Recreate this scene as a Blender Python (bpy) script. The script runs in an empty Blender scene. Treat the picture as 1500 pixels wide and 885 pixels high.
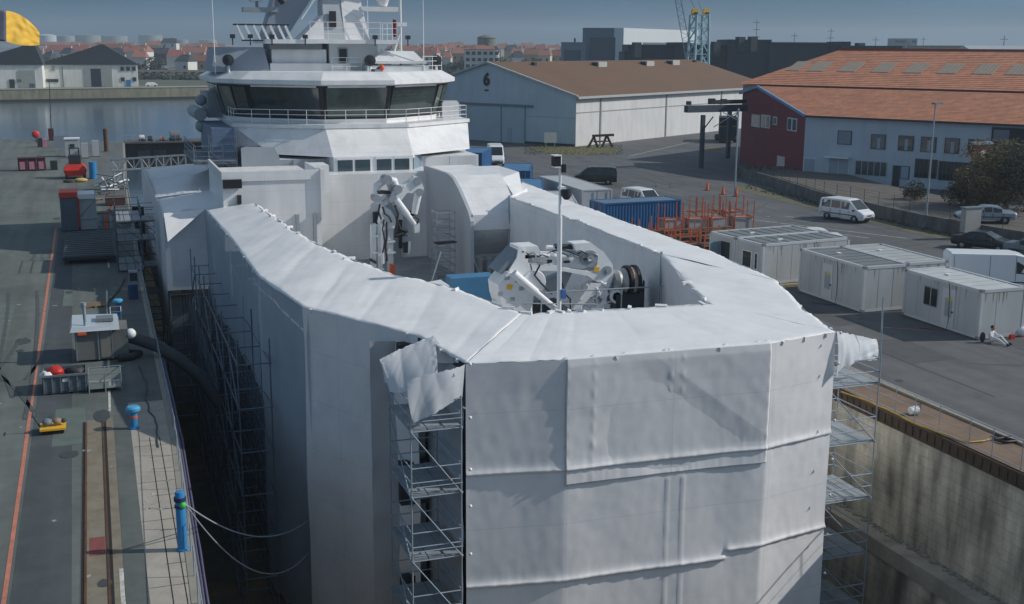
import bpy, bmesh, math, random
from mathutils import Vector, Matrix, noise
random.seed(7)
PI=math.pi
S=bpy.context.scene; COL=S.collection
# ------------------------------------------------------------------ camera model (drone 15 m above the quay)
F=1731.; CP,CR,CY=math.radians(12.26),math.radians(.3),math.radians(19.4); CH=15.
_h=Vector((math.sin(CY),math.cos(CY),0)); _R=Vector((math.cos(CY),-math.sin(CY),0)); _U=Vector((0,0,1))
FW=_h*math.cos(CP)-_U*math.sin(CP); UP0=_h*math.sin(CP)+_U*math.cos(CP)
RT=_R*math.cos(CR)+UP0*math.sin(CR); UP=-_R*math.sin(CR)+UP0*math.cos(CR)
CAMP=Vector((0,0,CH))
def ray(px,py): return FW*F+RT*(px-750)+UP*(442.5-py)
def GZ(px,py,z=0.):
    "survey: point at height z seen in direction px,py"
    d=ray(px,py); return CAMP+d*((z-CH)/d.z)
def GY(px,py,y):
    "survey: point on the cross plane y"
    d=ray(px,py); return CAMP+d*(y/d.y)
def GX(px,py,x):
    d=ray(px,py); return CAMP+d*(x/d.x)
def GD(px,py,D):
    "survey: point at ground distance D along the heading"
    d=ray(px,py); return CAMP+d*(D/(d.x*_h.x+d.y*_h.y))
cam=bpy.data.cameras.new('camera'); co=bpy.data.objects.new('camera',cam); COL.objects.link(co)
cam.sensor_width=36; cam.lens=F/1500*36; cam.clip_start=.5; cam.clip_end=20000
m=Matrix.Identity(4)
for i in range(3): m[i][0]=RT[i]; m[i][1]=UP[i]; m[i][2]=-FW[i]; m[i][3]=CAMP[i]
co.matrix_world=m; S.camera=co
# ------------------------------------------------------------------ light
ELEV=math.radians(34); SAZ=math.atan2(.965,-.25)
w=bpy.data.worlds.new('World'); S.world=w; w.use_nodes=True; nt=w.node_tree
sky=nt.nodes.new('ShaderNodeTexSky'); sky.sky_type='NISHITA'; sky.sun_disc=False
sky.sun_elevation=ELEV; sky.sun_rotation=SAZ; sky.altitude=0; sky.air_density=1.0; sky.dust_density=.4; sky.ozone_density=3
bg=nt.nodes['Background']; bg.inputs[1].default_value=.05
tcw=nt.nodes.new('ShaderNodeTexCoord'); sxw=nt.nodes.new('ShaderNodeSeparateXYZ'); nt.links.new(tcw.outputs['Generated'],sxw.inputs[0])
mrw=nt.nodes.new('ShaderNodeMapRange'); mrw.interpolation_type='SMOOTHSTEP'; mrw.inputs[1].default_value=.03; mrw.inputs[2].default_value=.42; nt.links.new(sxw.outputs['Z'],mrw.inputs[0])
mxw=nt.nodes.new('ShaderNodeMix'); mxw.data_type='RGBA'; mxw.inputs[6].default_value=(.20,.42,.80,1); mxw.inputs[7].default_value=(3.3,2.75,2.05,1); nt.links.new(mrw.outputs[0],mxw.inputs[0])
mlw=nt.nodes.new('ShaderNodeMix'); mlw.data_type='RGBA'; mlw.blend_type='MULTIPLY'; mlw.inputs[0].default_value=1; nt.links.new(sky.outputs[0],mlw.inputs[6]); nt.links.new(mxw.outputs[2],mlw.inputs[7])
# faint thin cloud streaks low over the horizon
cnw=nt.nodes.new('ShaderNodeTexNoise'); cnw.inputs['Scale'].default_value=5; cnw.inputs['Detail'].default_value=5; cmw=nt.nodes.new('ShaderNodeMapping'); cmw.inputs['Scale'].default_value=(1,1,7); nt.links.new(tcw.outputs['Generated'],cmw.inputs[0]); nt.links.new(cmw.outputs[0],cnw.inputs['Vector'])
crw=nt.nodes.new('ShaderNodeMapRange'); crw.inputs[1].default_value=.45; crw.inputs[2].default_value=.8; crw.inputs[3].default_value=.94; crw.inputs[4].default_value=1.35; nt.links.new(cnw.outputs['Fac'],crw.inputs[0])
clw=nt.nodes.new('ShaderNodeMix'); clw.data_type='RGBA'; clw.blend_type='MULTIPLY'; clw.inputs[0].default_value=1; nt.links.new(mlw.outputs[2],clw.inputs[6]); nt.links.new(crw.outputs[0],clw.inputs[7])
nt.links.new(clw.outputs[2],bg.inputs[0])
sl=bpy.data.lights.new('sun','SUN'); sl.energy=2.9; sl.angle=math.radians(.5); sl.color=(1,.95,.87)
so=bpy.data.objects.new('sun',sl); COL.objects.link(so)
sd=Vector((math.sin(SAZ)*math.cos(ELEV),math.cos(SAZ)*math.cos(ELEV),math.sin(ELEV)))
so.rotation_euler=sd.to_track_quat('Z','Y').to_euler(); so.location=(60,-30,80)
S.view_settings.view_transform='Standard'; S.view_settings.look='None'; S.view_settings.exposure=.12; S.view_settings.gamma=1
S.view_settings.use_curve_mapping=False
S.render.engine='CYCLES'; S.render.resolution_x=1024; S.render.resolution_y=604
# ------------------------------------------------------------------ materials
def lin(c):
    c=c/255.; return c/12.92 if c<=.04045 else ((c+.055)/1.055)**2.4
def rgb(r,g,b,k=1.): return (lin(r)*k,lin(g)*k,lin(b)*k)
MATS={}
def M(name,col,rough=.6,metal=0.,var=.12,scale=1.2,bump=0.,bscale=12.,streak=0.,spec=.4,tint=None,amt=.5,tscale=.3,coord='obj',alpha=1.):
    if name in MATS: return MATS[name]
    mt=bpy.data.materials.new(name); mt.use_nodes=True; n=mt.node_tree; N=n.nodes; L=n.links
    p=N['Principled BSDF']; p.inputs['Roughness'].default_value=rough; p.inputs['Metallic'].default_value=metal
    p.inputs['Specular IOR Level'].default_value=spec
    if coord=='obj':
        tc=N.new('ShaderNodeTexCoord'); src=tc.outputs['Object']
    else:
        g=N.new('ShaderNodeNewGeometry'); src=g.outputs['Position']
    c=list(col)+[1]
    no=N.new('ShaderNodeTexNoise'); no.inputs['Scale'].default_value=scale; no.inputs['Detail'].default_value=6; no.inputs['Roughness'].default_value=.65
    L.new(src,no.inputs['Vector'])
    mr=N.new('ShaderNodeMapRange'); mr.inputs[1].default_value=.25; mr.inputs[2].default_value=.75; mr.inputs[3].default_value=1-var; mr.inputs[4].default_value=1+var
    L.new(no.outputs['Fac'],mr.inputs[0])
    mx=N.new('ShaderNodeMix'); mx.data_type='RGBA'; mx.blend_type='MULTIPLY'; mx.inputs[0].default_value=1
    mx.inputs[6].default_value=c; L.new(mr.outputs[0],mx.inputs[7]); out=mx.outputs[2]
    if tint:
        n2=N.new('ShaderNodeTexNoise'); n2.inputs['Scale'].default_value=tscale; n2.inputs['Detail'].default_value=8; n2.inputs['Roughness'].default_value=.7
        L.new(src,n2.inputs['Vector'])
        r2=N.new('ShaderNodeMapRange'); r2.inputs[1].default_value=.45; r2.inputs[2].default_value=.68; r2.inputs[3].default_value=0; r2.inputs[4].default_value=amt
        L.new(n2.outputs['Fac'],r2.inputs[0])
        m2=N.new('ShaderNodeMix'); m2.data_type='RGBA'; L.new(r2.outputs[0],m2.inputs[0]); L.new(out,m2.inputs[6]); m2.inputs[7].default_value=list(tint)+[1]; out=m2.outputs[2]
    if streak:
        mp=N.new('ShaderNodeMapping'); mp.inputs['Scale'].default_value=(1.1,1.1,.2); L.new(src,mp.inputs[0])
        n3=N.new('ShaderNodeTexNoise'); n3.inputs['Scale'].default_value=1.; n3.inputs['Detail'].default_value=7; L.new(mp.outputs[0],n3.inputs['Vector'])
        r3=N.new('ShaderNodeMapRange'); r3.inputs[1].default_value=.42; r3.inputs[2].default_value=.7; r3.inputs[3].default_value=1; r3.inputs[4].default_value=1-streak
        L.new(n3.outputs['Fac'],r3.inputs[0])
        m3=N.new('ShaderNodeMix'); m3.data_type='RGBA'; m3.blend_type='MULTIPLY'; m3.inputs[0].default_value=1; L.new(out,m3.inputs[6]); L.new(r3.outputs[0],m3.inputs[7]); out=m3.outputs[2]
    L.new(out,p.inputs['Base Color'])
    if bump:
        nb=N.new('ShaderNodeTexNoise'); nb.inputs['Scale'].default_value=bscale; nb.inputs['Detail'].default_value=5; L.new(src,nb.inputs['Vector'])
        b=N.new('ShaderNodeBump'); b.inputs['Strength'].default_value=bump; b.inputs['Distance'].default_value=.05; L.new(nb.outputs['Fac'],b.inputs['Height']); L.new(b.outputs[0],p.inputs['Normal'])
    if alpha<1: p.inputs['Alpha'].default_value=alpha
    MATS[name]=mt; return mt
def weld(mt,specs,dark_=.86):
    "welded sheet seams: thin darker lines every period metres along world axes; specs = (axis, period, offset, width)"
    N,L,p=nodes(mt); g=N.get('Geometry'); sx=N.new('ShaderNodeSeparateXYZ'); L.new(g.outputs['Position'],sx.inputs[0]); col=p.inputs['Base Color'].links[0].from_socket
    for ax,per,off_,wd in specs:
        a=N.new('ShaderNodeMath'); a.operation='ADD'; a.inputs[1].default_value=off_; L.new(sx.outputs[ax],a.inputs[0])
        b=N.new('ShaderNodeMath'); b.operation='DIVIDE'; b.inputs[1].default_value=per; L.new(a.outputs[0],b.inputs[0])
        f=N.new('ShaderNodeMath'); f.operation='FRACT'; L.new(b.outputs[0],f.inputs[0])
        l=N.new('ShaderNodeMath'); l.operation='LESS_THAN'; l.inputs[1].default_value=wd/per; L.new(f.outputs[0],l.inputs[0])
        m_=N.new('ShaderNodeMix'); m_.data_type='RGBA'; m_.blend_type='MULTIPLY'; L.new(l.outputs[0],m_.inputs[0]); L.new(col,m_.inputs[6]); m_.inputs[7].default_value=(dark_,dark_,dark_,1); col=m_.outputs[2]
    L.new(col,p.inputs['Base Color'])
def nodes(mt): return mt.node_tree.nodes, mt.node_tree.links, mt.node_tree.nodes['Principled BSDF']
def bandmat(name,col,col2,axis,period,width,rough=.7,var=.15,scale=.6,bump=.6,coord='obj',tint=None,amt=.4):
    "base colour with fine parallel courses (tiles, corrugations): stripes along one object axis, with relief"
    if name in MATS: return MATS[name]
    mt=M(name,col,rough,0,var,scale,tint=tint,amt=amt,coord=coord); N,L,p=nodes(mt)
    src=(N.get('Texture Coordinate').outputs['Object'] if coord=='obj' else N.get('Geometry').outputs['Position'])
    sx=N.new('ShaderNodeSeparateXYZ'); L.new(src,sx.inputs[0])
    ml=N.new('ShaderNodeMath'); ml.operation='MULTIPLY'; ml.inputs[1].default_value=1/period; L.new(sx.outputs[axis],ml.inputs[0])
    fr=N.new('ShaderNodeMath'); fr.operation='FRACT'; L.new(ml.outputs[0],fr.inputs[0])
    lt=N.new('ShaderNodeMath'); lt.operation='LESS_THAN'; lt.inputs[1].default_value=width; L.new(fr.outputs[0],lt.inputs[0])
    old=p.inputs['Base Color'].links[0].from_socket
    mm=N.new('ShaderNodeMix'); mm.data_type='RGBA'; L.new(lt.outputs[0],mm.inputs[0]); L.new(old,mm.inputs[6]); mm.inputs[7].default_value=list(col2)+[1]
    L.new(mm.outputs[2],p.inputs['Base Color'])
    b=N.new('ShaderNodeBump'); b.inputs['Strength'].default_value=bump; b.inputs['Distance'].default_value=.04; L.new(fr.outputs[0],b.inputs['Height']); L.new(b.outputs[0],p.inputs['Normal'])
    return mt
def brickmat(name,c1,c2,mortar,scale,streak=.55,tint=None,amt=.6,rot=None):
    if name in MATS: return MATS[name]
    mt=M(name,c1,.85,0,.45,.9,streak=streak,tint=tint,amt=amt,tscale=.45,coord='pos',bump=.5,bscale=3); N,L,p=nodes(mt)
    g=N.get('Geometry')
    mp=N.new('ShaderNodeMapping'); mp.inputs['Rotation'].default_value=rot or (PI/2,0,PI/2); L.new(g.outputs['Position'],mp.inputs[0])
    sx=N.new('ShaderNodeSeparateXYZ'); L.new(g.outputs['Position'],sx.inputs[0])
    cb=N.new('ShaderNodeCombineXYZ'); L.new(sx.outputs['Y'],cb.inputs[0]); L.new(sx.outputs['Z'],cb.inputs[1])
    br=N.new('ShaderNodeTexBrick'); br.inputs['Scale'].default_value=scale; br.inputs['Color1'].default_value=(1,1,1,1); br.inputs['Color2'].default_value=(.68,.68,.68,1); br.inputs['Mortar'].default_value=(.45,.43,.4,1)
    br.inputs['Mortar Size'].default_value=.015; L.new(cb.outputs[0],br.inputs['Vector'])
    old=p.inputs['Base Color'].links[0].from_socket
    mm=N.new('ShaderNodeMix'); mm.data_type='RGBA'; mm.blend_type='MULTIPLY'; mm.inputs[0].default_value=.34; L.new(old,mm.inputs[6]); L.new(br.outputs['Color'],mm.inputs[7])
    L.new(mm.outputs[2],p.inputs['Base Color']); return mt
tarp=M('white_sheeting',rgb(231,231,233),.42,0,.05,.5,bump=.07,bscale=1.3,spec=.3,tint=rgb(206,210,216),amt=.5,tscale=.8,coord='pos')
tarp_top=M('white_sheeting_top',rgb(231,231,232),.38,0,.05,.5,bump=.06,bscale=2,spec=.3,tint=rgb(208,213,218),amt=.5,tscale=.6,coord='pos')
tornm=M('torn_film',rgb(228,232,238),.35,0,.04,.5,bump=.05,bscale=4,coord='pos')
_N=tornm.node_tree.nodes; _L=tornm.node_tree.links; _t=_N.new('ShaderNodeBsdfTranslucent'); _t.inputs[0].default_value=(.75,.78,.82,1); _x=_N.new('ShaderNodeMixShader'); _x.inputs[0].default_value=.38
_L.new(_N['Principled BSDF'].outputs[0],_x.inputs[1]); _L.new(_t.outputs[0],_x.inputs[2]); _L.new(_x.outputs[0],_N['Material Output'].inputs['Surface'])
net=M('grey_netting',rgb(128,146,166),.8,0,.2,.8,coord='pos',alpha=.38)
shipw=M('ship_white_paint',rgb(231,232,233),.35,0,.04,.4,spec=.5,streak=.13,coord='pos',tint=rgb(210,212,210),amt=.2,tscale=.5)
shipg=M('ship_grey_paint',rgb(150,158,165),.5,0,.08,.8,coord='pos')
craneW=M('crane_white_paint',rgb(232,234,236),.4,0,.07,1.5,tint=rgb(170,170,166),amt=.3,tscale=1.5,coord='pos')
blackm=M('black_rubber',(.012,.013,.015),.55,0,.2,2)
dark=M('dark_steel',(.03,.034,.04),.6,0,.3,1.5)
steel=M('galvanised_steel',rgb(150,160,168),.45,.55,.2,3)
steelD=M('weathered_tube',rgb(150,164,176),.5,.2,.2,3)
deckplank=M('scaffold_plank',rgb(146,154,160),.7,.2,.25,2)
rust=M('rusty_steel',rgb(92,66,48),.85,.1,.4,1.5)
redp=M('red_paint',rgb(190,48,40),.45,0,.15,1)
orangep=M('orange_paint',rgb(214,98,48),.5,0,.15,1.5)
yellowp=M('yellow_paint',rgb(226,176,50),.5,0,.12,1.5)
bluep=M('blue_paint',rgb(52,128,184),.4,0,.12,1.5)
blueC=M('container_blue',rgb(40,92,140),.5,0,.12,.6,streak=.15)
whiteC=M('cabin_white',rgb(176,181,184),.5,0,.06,.5,streak=.1)
greyroof=M('cabin_roof_felt',rgb(114,121,125),.7,0,.2,.7)
glass=M('dark_glass',(.018,.024,.027),.06,0,.3,.6,spec=.8)
paneg=M('pane_glass',rgb(62,78,86),.1,0,.25,.8,spec=.7)
whitep=M('white_paint',rgb(225,228,230),.5,0,.06,1)
greyp=M('grey_paint',rgb(112,120,126),.55,0,.12,1)
conc=M('pale_concrete',rgb(150,146,134),.85,0,.18,.5,tint=rgb(112,110,104),amt=.7,tscale=.5,coord='pos',bump=.15,bscale=6)
weld(shipw,((2,1.55,.3,.03),(0,2.6,.5,.03),(1,2.4,.2,.03)),.9); weld(tarp,((2,2.05,11.3,.035),(0,3.9,1.2,.035),(1,3.7,.4,.035)),.9); weld(tarp_top,((1,4.1,.4,.04),),.93)
# ------------------------------------------------------------------ mesh builder
FR={}
def fr(o): return FR.get(o.name,Matrix.Identity(4))
class MB:
    def __init__(s): s.v=[]; s.f=[]; s.sm=[]
    def add(s,pts,faces,smooth=False):
        k=len(s.v); s.v+=[Vector(p) for p in pts]; s.f+=[tuple(i+k for i in f) for f in faces]; s.sm+=[smooth]*len(faces); return s
    def poly(s,pts): return s.add(pts,[tuple(range(len(pts)))])
    def box(s,x0,x1,y0,y1,z0,z1):
        P=[(x,y,z) for z in(z0,z1) for y in(y0,y1) for x in(x0,x1)]
        return s.add(P,[(0,2,3,1),(4,5,7,6),(0,1,5,4),(2,6,7,3),(0,4,6,2),(1,3,7,5)])
    def ob(s,c,size,rz=0,rx=0,ry=0):
        a=Matrix.Translation(Vector(c))@Matrix.Rotation(rz,4,'Z')@Matrix.Rotation(rx,4,'X')@Matrix.Rotation(ry,4,'Y')
        h=[q/2 for q in size]; P=[a@Vector((x*h[0],y*h[1],z*h[2])) for z in(-1,1) for y in(-1,1) for x in(-1,1)]
        return s.add(P,[(0,2,3,1),(4,5,7,6),(0,1,5,4),(2,6,7,3),(0,4,6,2),(1,3,7,5)])
    def extr(s,pts,vec):
        n=len(pts); v=Vector(vec); P=[Vector(p) for p in pts]; Q=[p+v for p in P]
        return s.add(P+Q,[tuple(range(n))[::-1],tuple(range(n,2*n))]+[(i,(i+1)%n,n+(i+1)%n,n+i) for i in range(n)])
    def prism(s,xy,z0,z1): return s.extr([(x,y,z0) for x,y in xy],(0,0,z1-z0))
    def loft(s,rings,close=True,caps=True,smooth=False):
        n=len(rings[0]); P=[p for r in rings for p in r]; f=[]
        for k in range(len(rings)-1):
            for i in range(n if close else n-1):
                j=(i+1)%n; f.append((k*n+i,k*n+j,(k+1)*n+j,(k+1)*n+i))
        s.add(P,f,smooth)
        if caps: s.add(rings[0],[tuple(range(n))[::-1]]); s.add(rings[-1],[tuple(range(n))])
        return s
    def tube(s,p,q,r,n=6,r2=None,caps=True):
        p=Vector(p); q=Vector(q); d=q-p
        if d.length<1e-6: return s
        a=d.orthogonal().normalized(); b=d.normalized().cross(a); r2=r if r2 is None else r2
        c=[a*math.cos(2*PI*i/n)+b*math.sin(2*PI*i/n) for i in range(n)]
        return s.loft([[p+e*r for e in c],[q+e*r2 for e in c]],smooth=n>5,caps=caps)
    def path(s,pts,r,n=6):
        pts=[Vector(p) for p in pts]; rings=[]; a=None
        for i,p in enumerate(pts):
            d=(pts[min(i+1,len(pts)-1)]-pts[max(i-1,0)]).normalized()
            a=(a-d*a.dot(d)).normalized() if a is not None and (a-d*a.dot(d)).length>1e-4 else d.orthogonal().normalized()
            b=d.cross(a); rr=r[i] if isinstance(r,(list,tuple)) else r
            rings.append([p+(a*math.cos(2*PI*k/n)+b*math.sin(2*PI*k/n))*rr for k in range(n)])
        return s.loft(rings,smooth=True)
    def beam(s,p,q,w,h):
        p=Vector(p); q=Vector(q); d=(q-p).normalized(); a=d.cross(Vector((0,0,1)))
        a=Vector((1,0,0)) if a.length<1e-3 else a.normalized(); b=a.cross(d)
        c=[a*w/2+b*h/2,-a*w/2+b*h/2,-a*w/2-b*h/2,a*w/2-b*h/2]
        return s.loft([[p+e for e in c],[q+e for e in c]])
    def lathe(s,prof,c=(0,0,0),n=16,axis='Z'):
        c=Vector(c); rings=[]
        for r,z in prof:
            ring=[]
            for i in range(n):
                a=2*PI*i/n; x,y=r*math.cos(a),r*math.sin(a)
                ring.append(c+Vector({'Z':(x,y,z),'X':(z,x,y),'Y':(x,z,y)}[axis]))
            rings.append(ring)
        k0=0
        for k in range(1,len(prof)):                # split at crisp corners so that edges stay sharp
            if k<len(prof)-1:
                (r0,z0),(r1,z1),(r2,z2)=prof[k-1:k+2]; a=Vector((r1-r0,z1-z0)); c2=Vector((r2-r1,z2-z1))
                if a.length<1e-6 or c2.length<1e-6 or a.angle(c2)<.62: continue
            s.loft([list(q) for q in rings[k0:k+1]],caps=False,smooth=True); k0=k
        for ring,(r,z) in ((rings[0],prof[0]),(rings[-1],prof[-1])):
            if r>.001: s.add(ring,[tuple(range(n))])
        return s
    def ball(s,c,r,n=12,sx=1,sy=1,sz=1):
        k=max(6,n//2); prof=[(r*math.sin(PI*i/k)+1e-4,-r*math.cos(PI*i/k)) for i in range(k+1)]
        v0=len(s.v); s.lathe(prof,(0,0,0),n); 
        for i in range(v0,len(s.v)): p=s.v[i]; s.v[i]=Vector(c)+Vector((p.x*sx,p.y*sy,p.z*sz))
        return s
    def grid(s,fn,nu,nv,smooth=True):
        P=[fn(i/nu,j/nv) for j in range(nv+1) for i in range(nu+1)]
        return s.add(P,[(j*(nu+1)+i,j*(nu+1)+i+1,(j+1)*(nu+1)+i+1,(j+1)*(nu+1)+i) for j in range(nv) for i in range(nu)],smooth)
    def xf(s,mat):
        s.v=[mat@p for p in s.v]; return s
    def mesh(s,name,inv=None):
        me=bpy.data.meshes.new(name); me.from_pydata([tuple(inv@p) if inv else tuple(p) for p in s.v],[],s.f)
        me.polygons.foreach_set('use_smooth',s.sm); me.update()
        bm=bmesh.new(); bm.from_mesh(me); bmesh.ops.recalc_face_normals(bm,faces=bm.faces); bm.to_mesh(me); bm.free()
        return me
    def build(s,name,mt,parent=None,local=False,label=None,fixn=True,thick=0,stuff=False):
        inv=None if (local or parent is None) else fr(parent).inverted()
        o=bpy.data.objects.new(name,s.mesh(name,inv)); COL.objects.link(o); o.data.materials.append(mt)
        if parent is not None: o.parent=parent; FR[o.name]=fr(parent)
        if thick:
            md=o.modifiers.new('thickness','SOLIDIFY'); md.thickness=thick; md.offset=0
        if label: o['label']=label
        if stuff: o['kind']='stuff'
        return o
def tag(o,label,cat,group=None):
    o['label']=label; o['category']=cat
    if group: o['group']=group
    return o
def thing(name,label,cat,loc=(0,0,0),rz=0.,group=None):
    o=bpy.data.objects.new(name,None); COL.objects.link(o); o.location=loc; o.rotation_euler=(0,0,rz); o.empty_display_size=.3
    FR[o.name]=Matrix.Translation(Vector(loc))@Matrix.Rotation(rz,4,'Z')
    return tag(o,label,cat,group)
def solo(name,mb,mt,label,cat,loc=None,group=None,thick=0):
    "a thing that is one mesh; world-coordinate vertices, origin moved to its base"
    if loc is None:
        xs=[p.x for p in mb.v]; ys=[p.y for p in mb.v]; zs=[p.z for p in mb.v]; loc=((min(xs)+max(xs))/2,(min(ys)+max(ys))/2,min(zs))
    inv=Matrix.Translation(-Vector(loc)); o=bpy.data.objects.new(name,mb.mesh(name,inv)); COL.objects.link(o); o.data.materials.append(mt); o.location=loc
    FR[o.name]=Matrix.Translation(Vector(loc))
    if thick:
        md=o.modifiers.new('thickness','SOLIDIFY'); md.thickness=thick; md.offset=0
    return tag(o,label,cat,group)
def struct(name,mb,mt):
    o=bpy.data.objects.new(name,mb.mesh(name)); COL.objects.link(o); o.data.materials.append(mt); o['kind']='structure'; return o
def copy_tree(o,loc=None,rz=None,label=None,parent=None):
    c=o.copy(); COL.objects.link(c)
    if parent is not None: c.parent=parent
    if loc is not None: c.location=loc
    if rz is not None: c.rotation_euler=(0,0,rz)
    if label: c['label']=label
    for ch in list(o.children): copy_tree(ch,parent=c)
    return c
def nz(x,y,z=0.): return noise.noise(Vector((x,y,z)))
# ------------------------------------------------------------------ setting: ground, quays, dock, water
EDGE=[(1.7,-20),(1.85,22),(1.95,31),(2.3,45.5),(2.4,80),(3.2,142),(4.4,194)]       # left dock edge
RX=30.9                                                                          # right dock edge
def asph(name,c,c2,amt,tracks=.25,scale=.12):
    mt=M(name,c,.85,0,.16,1.1,tint=c2,amt=amt,tscale=scale,coord='pos',bump=.15,bscale=25,spec=.3); N,L,p=nodes(mt)
    g=N.get('Geometry'); mp=N.new('ShaderNodeMapping'); mp.inputs['Scale'].default_value=(.9,.05,1); L.new(g.outputs['Position'],mp.inputs[0])
    n=N.new('ShaderNodeTexNoise'); n.inputs['Scale'].default_value=1; n.inputs['Detail'].default_value=5; L.new(mp.outputs[0],n.inputs['Vector'])
    r=N.new('ShaderNodeMapRange'); r.inputs[1].default_value=.4; r.inputs[2].default_value=.65; r.inputs[3].default_value=1; r.inputs[4].default_value=1-tracks; L.new(n.outputs['Fac'],r.inputs[0])
    old=p.inputs['Base Color'].links[0].from_socket
    m_=N.new('ShaderNodeMix'); m_.data_type='RGBA'; m_.blend_type='MULTIPLY'; m_.inputs[0].default_value=1; L.new(old,m_.inputs[6]); L.new(r.outputs[0],m_.inputs[7]); L.new(m_.outputs[2],p.inputs['Base Color'])
    return mt
mL=asph('quay_asphalt',rgb(106,113,110),rgb(86,92,92),.8,.24)
mL2=asph('dark_asphalt_strip',rgb(82,88,92),rgb(70,78,80),.7,.2,.3)
mL3=asph('worn_grey_strip',rgb(98,104,102),rgb(80,86,86),.7,.15,.4)
mR=asph('yard_asphalt',rgb(101,103,106),rgb(82,85,88),.8,.2,.06)
mFar=M('far_land',rgb(92,96,84),.9,0,.3,.03,tint=rgb(66,76,56),amt=.8,tscale=.02,coord='pos')
b=MB(); b.poly([(x,y,0) for x,y in EDGE]+[(-14,205,0),(-60,240,0),(-400,300,0),(-400,-20,0)]); struct('quay',b,mL)
b=MB(); b.poly([(RX,-20,0),(1200,-20,0),(1200,700,0),tuple(GZ(420,126)),(31.2,196,0)]); struct('yard_ground',b,mR)
b=MB(); b.poly([(1200,700,0),(1200,-20,0),(9000,-20,0),(9000,16000,0),(-9000,16000,0),(-9000,420,0)]+[tuple(GZ(x_,y_)) for x_,y_ in((-420,141),(0,132),(187,129.6),(294,128),(420,126))]); struct('far_ground',b,mFar)
# water of the basin
mW=M('harbour_water',rgb(74,96,112),.16,0,.25,.02,bump=.0,coord='pos',spec=.5); N,L,p=nodes(mW)
g=N.get('Geometry'); mp=N.new('ShaderNodeMapping'); mp.inputs['Scale'].default_value=(.25,.55,1); L.new(g.outputs['Position'],mp.inputs[0])
n=N.new('ShaderNodeTexNoise'); n.inputs['Scale'].default_value=1.2; n.inputs['Detail'].default_value=4; L.new(mp.outputs[0],n.inputs['Vector'])
bb=N.new('ShaderNodeBump'); bb.inputs['Strength'].default_value=.10; bb.inputs['Distance'].default_value=.3; L.new(n.outputs['Fac'],bb.inputs['Height']); L.new(bb.outputs[0],p.inputs['Normal'])
b=MB(); b.poly([(-900,100,-4),(70,150,-4),(70,480,-4),(-900,480,-4)]); struct('water',b,mW)
# left quay strips, joints and painted marks, each sheet 4 mm above the one below
def strip(name,x0,x1,y0,y1,z,mt,x0b=None,x1b=None):
    b=MB(); b.poly([(x0,y0,z),(x1,y0,z),(x1 if x1b is None else x1b,y1,z),(x0 if x0b is None else x0b,y1,z)]); return struct(name,b,mt)
strip('asphalt_strip',-2.95,-1.15,8,104,.004,mL2,x0b=-3.2,x1b=-2.2)
strip('worn_strip',.0,.62,8,49.5,.004,mL3)
mslab=M('quay_slab',rgb(166,160,150),.85,0,.14,.6,tint=rgb(138,134,126),amt=.7,tscale=.7,coord='pos',bump=.12,bscale=8)
b=MB(); b.poly([(.62,8,.004),(1.72,8,.004)]+[(x-.06,y,.004) for x,y in EDGE[1:4]]+[(2.28,51,.004),(.62,51,.004)]); struct('concrete_apron',b,mslab)
b=MB(); b.poly([(.9,51,.004),(2.28,51,.004),(2.34,80,.004),(3.1,142,.004),(4.2,190,.004),(-1,190,.004),(.9,80,.004)]); struct('apron_paving',b,asph('apron_asphalt',rgb(104,108,108),rgb(88,90,90),.7,.15,.3))
mj=M('joint_filler',(.02,.02,.022),.9,0,.2,3)
b=MB()
for x,w_ in((1.15,.03),(1.52,.03)): b.poly([(x-w_/2,8,.008),(x+w_/2,8,.008),(x+w_/2+.12,46,.008),(x-w_/2+.12,46,.008)])
for i,y in enumerate([22,24,26.2,28,29.6,31,32.4,33.9,36.5,37.4,38.3,39.6,41,42.3,43.6,45]): b.box(1.16 if i%3 else .64,EDGE[2][0]-.06,y,y+.025,.0045,.0075)
struct('slab_joints',b,mj)
mrail=M('track_concrete',rgb(128,122,108),.85,0,.16,.8,tint=rgb(104,82,58),amt=.55,tscale=1.2,coord='pos')
strip('track_bed',-1.2,-.02,8,49,.008,mrail)
b=MB()
for x in(-1.06,-.42): b.box(x-.035,x+.035,8,48.8,.009,.03)
struct('crane_rails',b,rust)
b=MB()
for x in(-1.14,-.34): b.poly([(x-.045,8,.012),(x+.045,8,.012),(x+.045,48.8,.012),(x-.045,48.8,.012)])
struct('rail_grooves',b,mj)
strip('red_patch',-.95,-.5,35.2,36.6,.012,M('faded_red',rgb(128,72,68),.8,0,.3,3,coord='pos'))
mor=M('orange_line_paint',rgb(196,124,102),.7,0,.18,2,tint=rgb(140,104,92),amt=.8,tscale=1.5,coord='pos')
strip('orange_line',-3.13,-3.01,8,104,.008,mor,x0b=-3.55,x1b=-3.39)
mwl=M('worn_white_paint',rgb(200,200,192),.7,0,.2,2,tint=rgb(128,126,118),amt=.8,tscale=2.5,coord='pos')
b=MB()
for k in range(40):
    y=22+k*.3; 
    b.poly([(-.14+.02*nz(y,3),y,.013),(-.02+.06*nz(y,9),y,.013),(-.02+.06*nz(y+.3,9),y+.3,.013),(-.14+.02*nz(y+.3,3),y+.3,.013)])
b.poly([(-.18,50,.013),(-.08,50,.013),(.17,76,.013),(.07,76,.013)]); b.poly([(.3,84,.013),(.42,84,.013),(.6,96,.013),(.48,96,.013)])
struct('white_line',b,mwl)
b=MB()
for k in range(9):
    x=.75+.5*random.random(); y=38.2+random.random()*1.6; b.poly([(x,y,.0125),(x+.22*random.random(),y+.08,.0125),(x+.2,y+.25*random.random(),.0125),(x-.03,y+.14,.0125)])
struct('paint_splash',b,mwl)
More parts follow.
